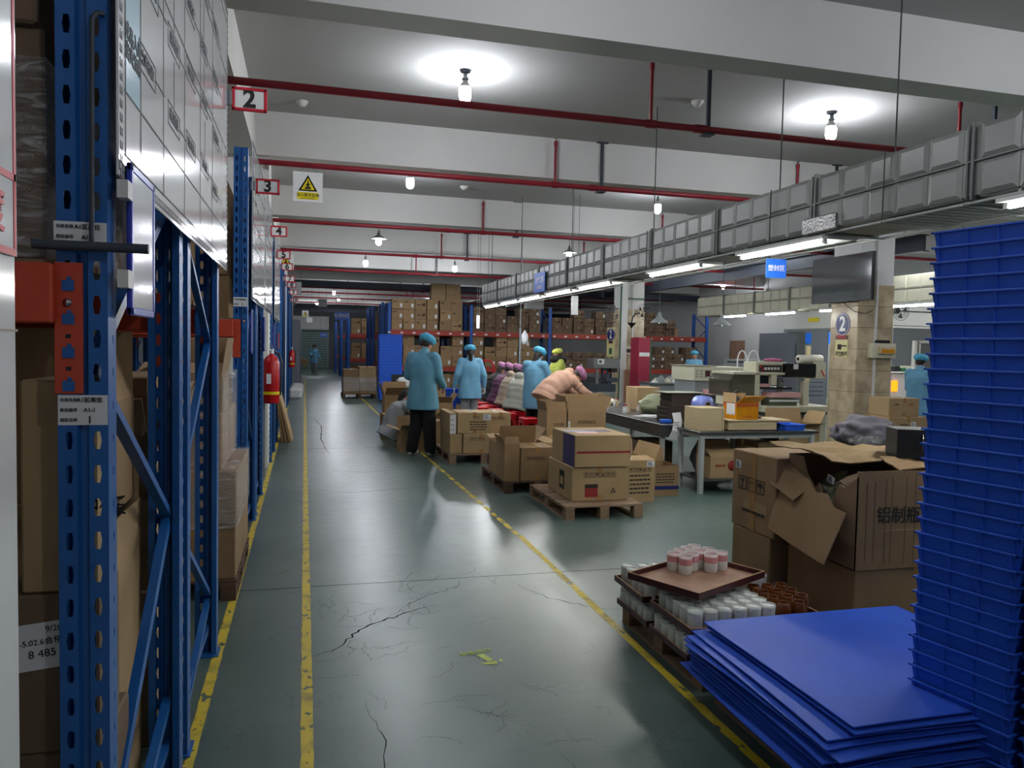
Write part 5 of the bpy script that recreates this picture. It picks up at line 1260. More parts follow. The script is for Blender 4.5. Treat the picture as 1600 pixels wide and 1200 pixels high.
# ---------------------------------------------------------------- work tables
def table(label, x0, x1, y0, y1, z, top, frame, apron=.0, shelf=None, legs=None, mid=()):
    t = thing('work_table', label, 'table', (x0, y0, 0)); W_, L_ = x1-x0, y1-y0
    bx('table_top', top, (0, W_, 0, L_, z-.03, z), t, bev=.004)
    if apron: 
        for d in ((0, W_, 0, .012), (0, .012, .012, L_-.012), (W_-.012, W_, .012, L_-.012), (0, W_, L_-.012, L_)): bx('apron', top, (*d, z-.03-apron, z-.031), t)
    ys = [.03, L_-.08]+[m_ for m_ in mid]
    for y in ys:
        for x in (.03, W_-.08): bx('leg', frame, (x, x+.05, y, y+.05, 0, z-.031), t)
        bx('rail', frame, (.08, W_-.08, y+.01, y+.04, z-.08, z-.035), t)
    for x in (.04, W_-.07): bx('rail', frame, (x, x+.03, .08, L_-.08, z-.08, z-.035), t)
    if shelf: bx('shelf', top, (.04, W_-.04, .04, L_-.04, shelf-.02, shelf), t)
    return t
TZ = .72
table('long stainless steel assembly table running away from the viewer', 4.05, 5.1, 8.25, 17.2, TZ, 'table_steel', 'table_frame', .12, mid=(3, 6))
table('grey framed packing table with a lower shelf, in front of the pillar', 4.22, 5.75, 7.62, 8.22, TZ-.02, 'table_steel', 'table_frame', 0, shelf=.16)
T1 = TZ; T2 = TZ-.02
# goods on the packing table
t = thing('wooden_crate', 'pale wooden crate standing on end on the packing table', 'crate', (4.42, 7.75, T2), 0)
bx('body', 'light_wood', (-.17, .12, -.05, .3, 0, .26), t, bev=.003); bx('side_board', 'light_wood', (.125, .145, -.05, .3, .0, .26), t)
t = thing('wooden_crate', 'low pale wooden crate under the orange taped box', 'crate', (4.62, 7.70, T2), 0)
for d in ((0, .62, 0, .015, 0, .11), (0, .62, .33, .345, 0, .11), (0, .015, .015, .33, 0, .11), (.605, .62, .015, .33, 0, .11), (0, .62, 0, .345, 0, .01), (.14, .155, .015, .33, 0, .11)): bx('board', 'light_wood', d, t)
tag(bx('board', 'light_wood', (-.02, .80, -.02, .37, 0, .012), None, (4.62, 7.70, T2+.111)), 'thin wooden board lying on the low crate under the orange box', 'board')
t = thing('taped_box', 'carton wrapped in orange tape, open at the top, on the packing table', 'box', (4.88, 7.88, T2+.124), R(4))
bx('body', 'orange_tape', (-.15, .15, -.13, .13, 0, .19), t, bev=.005); bx('red_band', 'orange_red', (-.151, .151, -.1315, .1315, .145, .185), t); bx('side_print', 'paper', (-.152, -.149, -.10, .06, .05, .18), t)
MB().add([(-.14, -.13, .19), (.14, -.13, .19), (.19, -.21, .27), (-.11, -.21, .265), (-.14, -.125, .195), (.14, -.125, .195), (.19, -.205, .275), (-.11, -.205, .27)], [(0, 1, 2, 3), (4, 5, 6, 7), (0, 1, 5, 4), (1, 2, 6, 5), (2, 3, 7, 6), (3, 0, 4, 7)]).build('flap', 'orange_tape', t)
bx('flap', 'card_light', (-.15, .15, .125, .13, .19, .29), t); bx('flap', 'card_light', (-.155, -.15, -.12, .13, .19, .30), t); write(t, 'CAREFUL', .035, (.0, -.1325, .03), 'front', 'orange_red')
t = thing('film_roll', 'periwinkle blue film roll lying behind the pale crate', 'roll', (4.52, 8.12, T2+.26), R(20))
bx('base', 'card', (-.1, .1, -.06, .06, -.26, -.09), t); MB().lathe([(.04, -.08), (.11, -.08), (.11, .08), (.04, .08)], 24, ax='y', cap0=False, cap1=False).build('film', 'blue_roll', t); MB().lathe([(.04, -.085), (.045, -.085), (.045, .085), (.04, .085), (.04, -.085)], 20, ax='y', cap0=False, cap1=False).build('core', 'card', t)
for i, (z0, z1, dx, lab) in enumerate(((0, .19, 0, 'lower dark brown stack of cardboard inserts on the steel table end'), (.191, .36, .04, 'upper dark brown stack of cardboard inserts on the steel table end'))):
    t = thing('insert_stack', lab, 'stack', (4.40+dx, 8.58, T1+z0), R(3*i))
    n = 9
    for k_ in range(n): e = random.uniform(-.008, .008); bx('insert_sheet', 'dark_brown', (-.17+e, .22+e, -.14, .14, (z1-z0)*k_/n, (z1-z0)*(k_+.9)/n), t)
tag(bx('board', 'cream_dark', (-.25, .26, -.16, .2, 0, .006), None, (4.45, 8.58, T1+.361)), 'thin grey board lying on the dark brown stack', 'board')
t = thing('paper_sheet', 'long printed sheet hanging off the table edge beside the dark stack', 'paper', (4.17, 8.2, T1-.16)); 
MB().add([(0, 0, .30), (.11, 0, .31), (.12, -.03, .2), (.09, -.05, .08), (.06, -.03, -.02), (-.06, -.03, .0), (-.02, -.05, .1), (.01, -.03, .2)], [(0, 1, 2, 7), (7, 2, 3, 6), (6, 3, 4, 5)]).build('sheet', 'paper', t)
lines(t, (.045, -.042, .19), .07, 4, .03, th=.005)
tag(bx('paper_stack', 'paper', (0, .35, 0, .25, 0, .02), None, (4.15, 8.95, T1), (0, 0, .2)), 'stack of white papers on the steel table', 'papers')
tag(bx('blue_box', 'sign_blue', (0, .13, 0, .08, 0, .045), None, (4.13, 8.62-.25, T1), bev=.008), 'small blue box with orange end on the corner of the steel table', 'box')
for i in range(3): lump('paper_scrap', 'crumpled white paper on the near end of the steel table', 'paper', 'paper', (4.12+.05*i, 8.85-.03*i, T1+.02), (.07, .06, .025), 20+i, 2, .4, 'paper scraps on the table end')
carton('closed tan carton standing on the steel table before the far pillar', 4.62, 4.98, 10.2, 10.6, T1, T1+.33, m='card_light', tape=0)
carton('small open carton on the steel table at the bending worker hands', 4.12, 4.32, 10.5, 10.75, T1, T1+.12, m='card_light', opn={'f': 20, 'b': 5})
lump('plastic_bag', 'pale green plastic bag beside the tan carton on the table', 'bag', 'bag', (4.72, 9.8, T1), (.2, .16, .14), 12, 3, .3)
rb = random.Random(4)
for i in range(12):
    x = 4.15+rb.uniform(0, .5); y = 9.6+rb.uniform(0, 1.6)
    t = thing('small_bottle', 'small amber and cream bottle among the papers on the steel table', 'bottle', (x, y, T1), 0, 'small bottles on the steel table'); MB().lathe([(.02, 0), (.02, .07), (.009, .085), (.009, .1)], 10).build('body', 'light_wood' if i % 2 else 'paper', t); MB().lathe([(.011, .1), (.011, .12)], 10).build('cap', 'knob_red' if i % 3 == 0 else 'pink', t)
for i in range(14):
    x = 4.2+rb.uniform(0, .6); y = 11+rb.uniform(0, 5.5)
    lump('product_bag', 'small pastel product bag on the assembly table in front of the seated workers', 'bag', ('pink', 'paper', 'green_bag', 'cream')[i % 4], (x, y, T1), (.10, .09, .05), i, 2, .3, 'pastel bags on the assembly table')
# under the packing table
carton('carton with red flower emblem under the packing table', 4.42, 4.86, 7.72, 8.05, .161, .40, m='card_light', opn={'f': -60, 'b': 5, 'r': 50})
o = COL.objects[-1].parent; MB().lathe([(.0, -.002), (.06, -.002), (.06, .002)], 12, (.06, -.168, .14), ax='y').build('red_emblem', 'ink_red', o); lines(o, (-.09, -.1665, .14), .13, 1, .02, m='ink_red', th=.014)
lump('plastic_bag', 'clear crumpled plastic with green bag at the right of the lower table shelf', 'bag', 'wrap', (5.05, 7.85, .161), (.17, .15, .13), 31, 3, .3)
lump('green_bag', 'dark green plastic bag under the packing table', 'bag', 'green_bag', (5.28, 7.9, .161), (.13, .12, .16), 33, 3, .3)
t = thing('film_roll', 'upright lilac film roll on the lower table shelf', 'roll', (5.42, 7.8, .161)); MB().lathe([(.05, 0), (.05, .2)], 18).build('film', 'blue_roll', t)
lump('plastic_film', 'clear film hanging below the shelf of the packing table', 'film', 'wrap', (4.75, 7.7, .03), (.22, .08, .07), 35, 3, .35)
tag(bx('white_block', 'paper', (0, .18, 0, .12, 0, .09), None, (4.78, 7.75, 0), bev=.01), 'white block on the floor under the packing table', 'block')
carton('brown carton under the steel table, dark prints', 4.15, 4.6, 9.0, 9.5, 0, .42, m='card_dark'); tag(bx('red_crate', 'red_plastic', (0, .3, 0, .3, 0, .22), None, (4.10, 9.6, .0), bev=.02), 'red plastic crate under the steel table edge', 'crate')
lump('sack', 'dark sack under the joint of the two tables', 'sack', 'cloth_grey', (4.95, 8.6, 0), (.25, .2, .32), 37, 3, .2)
# ---------------------------------------------------------------- red stools
def stool_proto():
    t = thing('plastic_stool', 'red plastic stool', 'stool', (0, 0, 0)); H_ = .45
    MB().box(-.135, .135, -.135, .135, H_-.03, H_, bev=.012).build('seat', 'red_plastic', t)
    for (sx, sy) in ((-1, -1), (1, -1), (1, 1), (-1, 1)):
        a0 = Vector((sx*.12, sy*.12, H_-.03)); a1 = Vector((sx*.17, sy*.17, 0)); mb = MB()
        w_ = .055
        def sec(c, s_): return [(c.x, c.y, c.z), (c.x-sx*s_, c.y, c.z), (c.x-sx*s_, c.y-sy*.01, c.z), (c.x-sx*.01, c.y-sy*.01, c.z), (c.x-sx*.01, c.y-sy*s_, c.z), (c.x, c.y-sy*s_, c.z)]
        v = sec(a0, w_*1.9)+sec(a0.lerp(a1, .35), w_*1.1)+sec(a1, w_*.9)
        mb.add(v, [(6*k+i, 6*k+(i+1) % 6, 6*k+6+(i+1) % 6, 6*k+6+i) for k in range(2) for i in range(6)]).build('leg', 'red_plastic', t)
    for s in (-1, 1):
        bx('apron', 'red_plastic', (-.13, .13, s*.133-.004, s*.133+.004, H_-.085, H_-.03), t); bx('apron', 'red_plastic', (s*.133-.004, s*.133+.004, -.13, .13, H_-.085, H_-.03), t)
        bx('cross_bar', 'red_plastic', (-.15, .15, s*.152-.004, s*.152+.004, .12, .16), t)
    return t
sp = stool_proto(); note(None)
ST = [(826, 12.0, 'nearest whole red stool, left of the open cartons', 5), (858, 11.3, 'red stool at the bending worker, half behind a carton', 20), (792, 12.9, 'red stool under the grey puffer jacket', 0), (806, 13.3, 'red stool partly hidden behind the nearest one', 10), (775, 13.7, 'red stool under the beige jacket', -5), (764, 14.6, 'red stool under the purple jacket', 8), (755, 15.4, 'red stool under the black jacket', 0), (749, 14.2, 'empty red stool at the aisle end of the seated row', 12), (790, 15.5, 'red stool far back along the assembly table', 4)]
SP = {}
for i, (px, Y, lab, a_) in enumerate(ST):
    o = sp if i == 0 else dup(sp); o.location = (GX(px, Y, 660), Y, 0); o.rotation_euler = (0, 0, R(a_)); o['label'] = lab; o['group'] = 'red plastic stools along the assembly table'

# ---------------------------------------------------------------- pillar fittings
def atX(px, py, X):
    d = ray(px, py); return Vector((0, 0, CH))+d*(X/d.x)
def disc_sign(X, Yc, zc, a, b, label):
    t = thing('number_disc', label, 'sign', (X, Yc, zc))
    def ell(ra, rb, x0, x1, m, nm):
        n = 28; vs = [(x, ra*math.cos(2*PI*i/n), rb*math.sin(2*PI*i/n)) for x in (x0, x1) for i in range(n)]
        MB().add(vs, [tuple(range(n)), tuple(range(n, 2*n))]+[(i, (i+1) % n, n+(i+1) % n, n+i) for i in range(n)]).build(nm, m, t)
    ell(a, b, -.006, 0, 'sign_navy', 'plate'); ell(a*.93, b*.93, -.0075, -.006, 'sign_white', 'white_ring'); ell(a*.88, b*.88, -.009, -.0075, 'sign_navy', 'plate_centre')
    write(t, '2', b*1.75, (-.010, 0, 0), 'left', 'sign_white', 'number', sx=.9, bold=.03); return t
XF = P2X-.021
p = atX(1317, 507, XF); disc_sign(XF, p.y, p.z, .17, .185, 'dark blue oval disc with a white 2 on the tiled pillar')
a_, b_ = atX(1306, 524, XF), atX(1325, 530, XF); t = thing('name_plate', 'small dark red plate under the 2 disc on the tiled pillar', 'sign', (XF, 0, 0)); bx('plate', 'maroon', (-.005, 0, b_.y, a_.y, b_.z, a_.z), t); write(t, '塑封区', .07, (-.007, (a_.y+b_.y)/2, (a_.z+b_.z)/2), 'left', 'sign_red')
a_, b_ = atX(1306, 531, XF), atX(1324, 559, XF); t = thing('warning_plate', 'cream notice with black hand pictogram on the tiled pillar', 'sign', (XF, 0, 0)); bx('plate', 'sign_cream', (-.005, 0, b_.y, a_.y, b_.z, a_.z), t)
ym = (a_.y+b_.y)/2; h = a_.z-b_.z; bx('pictogram', 'ink', (-.007, -.005, ym-.0, ym+.09, b_.z+h*.45, b_.z+h*.75), t); bx('pictogram', 'ink', (-.007, -.005, ym-.12, ym, b_.z+h*.62, b_.z+h*.70), t); write(t, '请勿触摸', .07, (-.007, ym, b_.z+h*.22), 'left', 'ink'); write(t, 'NO TOUCHING', .02, (-.007, ym, b_.z+h*.09), 'left', 'ink')
# screen on the pillar side
XTV = 8.08; a_, b_ = atX(1272, 401, XTV), atX(1363, 465, XTV); zc = 2.765
t = thing('wall_screen', 'large dark television screen hung high on the tiled pillar', 'television', (XTV, (a_.y+b_.y)/2, zc), 0)
W_ = (a_.y-b_.y)/2
bx('casing', 'black', (-.02, .04, -W_, W_, -.36, .36), t, bev=.006); bx('screen', 'screen', (-.0235, -.0205, -W_+.015, W_-.015, -.335, .345), t); bx('bracket', 'steel_dark', (.04, .17, -.2, .2, -.15, .15), t)
MB().path([(0, -.05, -.36), (.02, -.3, -.52), (.1, -.45, -.55), (.15, -.55, -.5)], .006, 6).build('cable', 'black', t)
YF_ = P2Y-.02
def onY(px0, px1, py0, py1, Y): a = at(px0, py0, Y); b = at(px1, py1, Y); return a.x, b.x, b.z, a.z
x0, x1, z0, z1 = onY(1356, 1392, 536, 560, YF_); t = thing('switch_box', 'cream electrical box with open brown flap on the tiled pillar', 'electric box', (x0, YF_, z0)); w_, h_ = x1-x0, z1-z0
bx('body', 'cream', (0, w_, -.10, 0, 0, h_), t, bev=.005); bx('flap', 'light_wood', (w_*.25, w_*.9, -.15, -.10, h_*.3, h_*.75), t, (0, 0, 0), (R(0), 0, 0)); bx('switch_row', 'orange_tape', (w_*.3, w_*.85, -.152, -.15, h_*.35, h_*.6), t)
tag(bx('flashlight', 'black', (x0+.1, x1-.1, YF_-.10, YF_-.02, z1, z1+.05), bev=.015), 'black torch lying on top of the cream electrical box', 'torch')
t = thing('conduit', 'white conduit running up the tiled pillar through the electrical box', 'conduit', (0, YF_, 0)); xx = at(1368, 500, YF_).x
bx('trunking', 'white_paint', (xx-.02, xx+.02, -.02, 0, z1, 3.85), t); bx('trunking', 'white_paint', (xx-.02, xx+.02, -.02, 0, 0, z0), t)
x0, x1, z0, z1 = onY(1395, 1405, 537, 560, P2Y+.2); tag(bx('switch_box', 'cream', (P2X+.64, P2X+.80, P2Y+.1, P2Y+.3, z0, z1)), 'narrow cream box on the right side of the tiled pillar', 'electric box')
# far pillar fittings
FP = 19.33; XG = P2X-.02
t = thing('pillar_poster', 'tall cream poster with a blue 2 oval and a green figure on the far pillar', 'poster', (XG, 0, 0)); a_, b_ = atX(949, 512, XG), atX(960, 562, XG)
bx('sheet', 'sign_cream', (-.006, 0, b_.y, a_.y, b_.z-.1, a_.z), t); ym = (a_.y+b_.y)/2
p = atX(955, 523, XG); disc_sign(XG-.008, p.y, p.z, .30, .18, 'navy oval with white 2 on the poster of the far pillar')
bx('red_plate', 'maroon', (-.008, -.006, ym-.15, ym+.15, 1.75, 1.82), t); bx('figure', 'green_paint', (-.008, -.006, ym-.1, ym+.1, 1.45, 1.62), t); write(t, '禁止触摸', .12, (-.009, ym, 1.32), 'left', 'ink')
write(t, '品质第一\n安全生产', .26, (-.01, ym, 2.55), 'left', 'line_grey')
t = thing('conduit', 'white vertical trunking and green pipe on the far pillar', 'conduit', (P2X, FP, 0)); bx('trunking', 'white_paint', (-.06, .09, -.12, -.03, 0, 3.8), t); MB().tube((-.08, -.05, 0), (-.08, -.05, 3.7), .018, 8).build('pipe', 'green_paint', t); bx('trunking', 'white_paint', (.27, .31, -.05, -.02, 1.7, 3.7), t)
bx('pipe', 'green_paint', (-.08, .62, -.07, -.04, 2.95, 2.98), t)
x0, x1, z0, z1 = onY(974, 991, 541, 554, FP); t = thing('switch_box', 'cream switch box on the front of the far pillar', 'electric box', (x0, FP-.02, z0)); bx('body', 'cream', (0, x1-x0, -.08, 0, 0, z1-z0), t, bev=.005); bx('switch_row', 'dark_brown', (.04, x1-x0-.04, -.085, -.08, .05, z1-z0-.07), t)
def wfan(px, py, Y, label, s=1):
    p = at(px, py, Y); t = thing('wall_fan', label, 'fan', p)
    MB().path([(.25, .05, .12), (.12, 0, .1), (0, -.03, .08)], .02, 8).build('arm', 'black', t)
    mb = MB()
    for r_ in (.2, .15, .1): 
        n = 20; pts = [(-.1+0*i, 0, 0) for i in range(1)]
        ps = [(r_*math.cos(2*PI*i/n)*.6, r_*math.cos(2*PI*i/n)*-.5, r_*math.sin(2*PI*i/n)) for i in range(n+1)]; mb.path(ps, .006, 4)
    mb.build('guard', 'black', t)
    mb = MB()
    for k_ in range(3):
        a = k_*2*PI/3; mb.add([(0, 0, 0), (.15*math.cos(a)*.6, -.15*math.cos(a)*.5, .15*math.sin(a)), (.15*math.cos(a+.7)*.6, -.15*math.cos(a+.7)*.5-.02, .15*math.sin(a+.7))], [(0, 1, 2)])
    mb.build('blade', 'black', t)
wfan(1004, 487, 19.0, 'black wall fan on the right side of the far pillar')
t = thing('gooseneck_lamp', 'black gooseneck lamp with cone shade on the far pillar', 'lamp', at(987, 508, 18.9)); MB().path([(0, 0, .05), (.02, 0, .2), (.1, .0, .3), (.25, .1, .33), (.35, .3, .33)], .02, 8).build('neck', 'black', t); MB().lathe([(.13, .06), (.05, -.02), (.0, -.1)], 14).build('shade', 'black', t)
x0, x1, z0, z1 = onY(998, 1015, 527, 590, 18.4)
t = thing('sliding_panel', 'tall dark red metal cabinet with white stripe beside the far pillar', 'cabinet', (x0, 18.4, 0)); bx('body', 'cabinet_red', (0, x1-x0, 0, .5, 0, z1), t, bev=.01); bx('stripe', 'paper', (.03, x1-x0-.02, -.004, 0, 1.42, 1.52), t); bx('edge', 'green_paint', (x1-x0, x1-x0+.03, 0, .4, 0, z1), t); bx('knob', 'paper', (.15, .18, -.02, 0, 1.9, 1.93), t)
tag(bx('board', 'ply', (0, .3, 0, .04, 0, 1.05), None, (GX(981, 18.9), 19.1, .0), bev=.005), 'pale wooden board leaning against the far pillar', 'board')
t = thing('drain_cover', 'white spray bottle and metal rail hanging in front of the far rack beam', 'bottle', at(812, 565, 19.0)); MB().tube((0, 0, -.6), (0, 0, .85), .03, 8).build('rail', 'grey_metal', t); MB().lathe([(.05, .45), (.09, .5), (.09, .68), (.04, .75), (.02, .8)], 12, (.12, 0, 0)).build('bottle', 'paper', t)
MB().tube((0, 0, .85), (.0, 0, ZS-at(812, 565, 19.0).z), .012, 6).build('hanging_rod', 'grey_metal', t)

# ---------------------------------------------------------------- machines
def bpx(name, m, px0, px1, py0, py1, Y, dep, t, bev=.008, y0=0):
    x0, x1, z0, z1 = onY(px0, px1, py0, py1, Y); return bx(name, m, (x0, x1, Y+y0, Y+y0+dep, z0, z1), t, bev=bev)
# drill-press like machine behind the table
t = thing('pressing_machine', 'grey bench press machine with green sticker behind the bending worker', 'machine', (0, 0, 0)); Y = 17.6
bpx('head', 'steel', 928, 969, 560, 576, Y, .5, t); bpx('sticker', 'sign_white', 934, 944, 561, 569, Y, .004, t, 0, -.006); bpx('sticker_mark', 'green_paint', 936, 940, 563, 567, Y, .003, t, 0, -.010)
bpx('column', 'steel_dark', 944, 953, 576, 608, Y, .12, t, .005, .1); bpx('column', 'chrome', 934, 937, 576, 600, Y, .05, t, .0, .1); bpx('motor', 'black', 955, 965, 575, 582, Y, .25, t); bpx('arm', 'steel_dark', 948, 965, 590, 597, Y, .2, t)
bpx('base', 'steel_dark', 930, 962, 600, 612, Y, .4, t); bpx('stand', 'grey_metal', 932, 960, 612, 650, Y, .35, t)
p = at(945, 582, Y); MB().lathe([(0, -.04), (.04, 0), (0, .04)], 10, (p.x, Y, p.z)).build('knob', 'knob_red', t)
# shrink tunnel
t = thing('shrink_tunnel', 'long cream shrink tunnel with rows of vent slots', 'machine', (0, 0, 0)); Y = 14.0
bpx('housing', 'cream', 1085, 1172, 573, 596, Y, 1.0, t); bpx('lid', 'cream_dark', 1083, 1120, 571, 573, Y, 1.0, t, .004)
for k_ in range(12):
    for r_ in range(3): bpx('vent', 'cream_dark', 1087+k_*7, 1091+k_*7, 578+r_*4.5, 581+r_*4.5, Y, .006, t, 0, -.006)
bpx('control_plate', 'maroon', 1102, 1109, 579, 588, Y, .006, t, 0, -.013); bpx('leg_frame', 'grey_metal', 1088, 1168, 596, 669, Y, .9, t, .004, .05); bpx('conveyor', 'pink', 1100, 1150, 608, 616, Y, .5, t, .004, -.3)
# sealing machine with smoked hood
t = thing('sealing_machine', 'cream sealing machine with smoked hood, control panel and conveyors', 'machine', (0, 0, 0)); Y = 11.6
x0, x1, z0, z1 = onY(1141, 1184, 583, 619, Y)
MB().add([(x0, Y, z0), (x1, Y, z0), (x1, Y, z1), (x0+.1, Y, z1), (x0, Y, z1-.12), (x0, Y+.7, z0), (x1, Y+.7, z0), (x1, Y+.7, z1), (x0+.1, Y+.7, z1), (x0, Y+.7, z1-.12)], [(0, 1, 2, 3, 4), (9, 8, 7, 6, 5), (0, 5, 6, 1), (1, 6, 7, 2), (2, 7, 8, 3), (3, 8, 9, 4), (4, 9, 5, 0)]).build('smoked_hood', 'smoke', t)
bpx('hood_frame', 'cream', 1180, 1186, 583, 620, Y, .72, t, .004, -.01); bpx('hood_frame', 'cream', 1146, 1226, 581, 586, Y, .72, t, .004, -.01)
bpx('hood_frame', 'cream', 1206, 1214, 583, 602, Y, .1, t); bpx('control_panel', 'cream', 1182, 1228, 565, 587, Y+.1, .4, t); bpx('panel_face', 'dark_brown', 1186, 1221, 570, 582, Y+.1, .004, t, 0, -.006)
for k_ in range(5): bpx('panel_button', 'paper', 1194+k_*5, 1197.5+k_*5, 574, 578, Y+.1, .004, t, 0, -.011)
for k_ in range(2): bpx('panel_button', 'knob_red', 1187+k_*3.5, 1189.5+k_*3.5, 571+k_*5, 574+k_*5, Y+.1, .008, t, 0, -.014)
bpx('roller_housing', 'black_gloss', 1228, 1276, 568, 590, Y, .5, t, .02); bpx('end_plate', 'cream', 1276, 1290, 566, 592, Y, .55, t); bpx('paper_tag', 'paper', 1240, 1247, 569, 577, Y, .004, t, 0, -.006)
p = at(1283, 578, Y-.02); MB().tube((p.x, Y-.02, p.z), (p.x+.05, Y-.06, p.z-.12), .012, 8).build('lever', 'knob_red', t)
bpx('mechanism_block', 'steel_dark', 1184, 1215, 588, 604, Y, .4, t, .01, .2); bpx('pink_load', 'pink', 1183, 1206, 600, 605, Y, .4, t, .004, .05); bpx('mechanism_block', 'black', 1184, 1240, 605, 609, Y, .3, t, .004, .05)
for k_ in range(6): bpx('mechanism_rod', ('steel', 'black', 'chrome')[k_ % 3], 1222+k_*4, 1225+k_*4, 592+k_ % 3*3, 632, Y, .06, t, .004, .1+.06*k_)
bpx('side_frame', 'cream', 1256, 1263, 596, 636, Y, .1, t); 
for k_ in range(4): bpx('wire_rail', 'black', 1262, 1289, 597+k_*7, 598+k_*7, Y, .02, t, 0, .05)
bpx('conveyor_bed', 'cream', 1180, 1288, 633, 642, Y, .8, t, .01, -.3); bpx('belt', 'steel_dark', 1181, 1286, 642, 646, Y, .7, t, .004, -.25); bpx('green_plate', 'olive', 1198, 1240, 622, 633, Y, .35, t, .006, -.1); bpx('plate_edge', 'paper', 1196, 1242, 624, 627, Y, .01, t, 0, -.125)
bpx('pink_stack', 'pink', 1200, 1246, 613, 621, Y, .3, t, .004, -.1); bpx('feed_bed', 'cream', 1142, 1184, 618, 634, Y, .6, t, .01, -.1); bpx('socket_plate', 'paper', 1156, 1166, 624, 632, Y, .01, t, 0, -.12)
bpx('base_cabinet', 'cream', 1202, 1289, 648, 694, Y, .7, t, .01); bpx('base_cabinet', 'cream_dark', 1145, 1190, 636, 694, Y, .5, t, .01); bpx('hanging_paper', 'paper', 1239, 1257, 645, 663, Y, .004, t, 0, -.32)
MB().path([at(1172, 640, 11.2), at(1175, 634, 11.2), at(1184, 631, 11.2)], .01, 6).build('red_hose', 'knob_red', t)
for i, (x0_, x1_) in enumerate(((1152, 1167), (1168, 1186))):
    pts = []
    for k_ in range(13):
        a = PI*k_/12; pts.append(at((x0_+x1_)/2-(x1_-x0_)/2*math.cos(a), 568-20*math.sin(a), 14.2))
    pts = [at(x0_, 573, 14.2)]+pts+[at(x1_, 573, 14.2)]
    o = MB().path(pts, .014, 6).build('air_hose', 'paper'); tag(o, ('left' if i == 0 else 'right')+'-hand looping white air hose above the sealing machine' if False else ('narrow looping white air hose above the shrink tunnel', 'wide looping white air hose beside the grey door')[i], 'hose')
t = thing('film_roll', 'large cream film roll lying on top of the sealing machine', 'roll', at(1247, 561, 11.75)); r_ = .068*11.75/12
L_ = at(1283, 561, 11.75).x-t.location.x; MB().lathe([(.03, 0), (.075, 0), (.075, L_), (.03, L_)], 24, ax='x', cap0=False, cap1=False).build('film', 'film', t); MB().lathe([(.033, -.004), (.033, L_+.004)], 18, ax='x', cap0=False, cap1=False).build('core', 'dark_brown', t)
p = at(1208, 565, 11.9); lump('cloth', 'folded pink cloth on top of the control panel', 'cloth', 'pink_cloth', (p.x, 11.9, p.z), (.17, .12, .035), 41, 3, .2)
# black stand and small blue crate at the packing table
t = thing('tape_dispenser', 'black tape dispenser with round hub between the orange box and the machine', 'dispenser', (at(1148, 640, 7.98).x, 7.98, T2+.123+.076))
MB().lathe([(.03, -.03), (.075, -.03), (.075, .03), (.03, .03)], 18, (0, 0, .10), ax='x').build('hub', 'black', t); MB().tube((-.09, 0, .13), (.02, 0, .24), .016, 8).build('arm', 'black', t); bx('base', 'black', (-.08, .25, -.09, .1, -.03, .01), t, bev=.01); bx('foot', 'black_gloss', (-.03, .28, -.12, .06, -.075, -.06), t, bev=.004); MB().tube((.2, 0, -.06), (.2, 0, -.03), .04, 10).build('knob', 'black', t)
t = thing('blue_crate', 'shallow blue crate at the right end of the packing table', 'crate', (5.46, 7.80, T2)); A, B, C_ = bin_meshes(.3, .26, .07, name='crate', ribs=3)
link('body', A, t); link('rim', B, t)
# side cartons on the right
t = carton('tan carton standing before the base of the sealing machine', *onY(1223, 1280, 662, 700, 8.8)[:2], 8.8, 9.2, 0, onY(1223, 1280, 664, 700, 8.8)[3], m='card_light', opn={'f': 80, 'l': 60, 'b': 10, 'r': 30})
t = carton('brown carton low behind the packing table', *onY(1170, 1205, 650, 700, 9.6)[:2], 9.6, 10.0, 0, .55, m='card_dark')
t = carton('flat brown carton pile between packing table and machine', *onY(1185, 1240, 690, 720, 7.9)[:2], 7.9, 8.4, 0, onY(1185, 1240, 690, 720, 7.9)[3], m='card_light')
for i in range(2): p = onY(1199+i*12, 1210+i*12, 681, 692, 7.95); tag(bx('black_box', 'black', (p[0], p[1]-.01, 8.0, 8.1, p[2], p[3]), bev=.003), ('small black box on the flat pile', 'second small black box on the flat pile, nearer the pillar')[i], 'box')
x0, x1, z0, z1 = onY(1394, 1440, 622, 651, 8.8); x2, x3, z2, z3 = onY(1390, 1449, 652, 672, 8.8)
carton('bottom carton right of the tiled pillar', x2-.02, x3+.05, 8.8, 9.3, 0, z2-.001, m='card')
c_ = carton('middle carton with white label right of the tiled pillar', x2, x3, 8.8, 9.3, z2, z3, m='card_light'); tagpaper(c_, (.08, -.2515, .08), .08, .07); shipping_marks(c_, (-.08, -.2515, .07), .04, 'front', 3)
c_ = carton('top carton right of the tiled pillar, beside the blue bins', x0, x1, 8.85, 9.25, z3+.001, z3+.001+z1-z0, m='card_light'); lines(c_, (-.12, -.2015, .17), .07, 1, .02, m='ink_red', th=.012); lines(c_, (.12, -.2015, .17), .07, 1, .02, m='ink_red', th=.012)
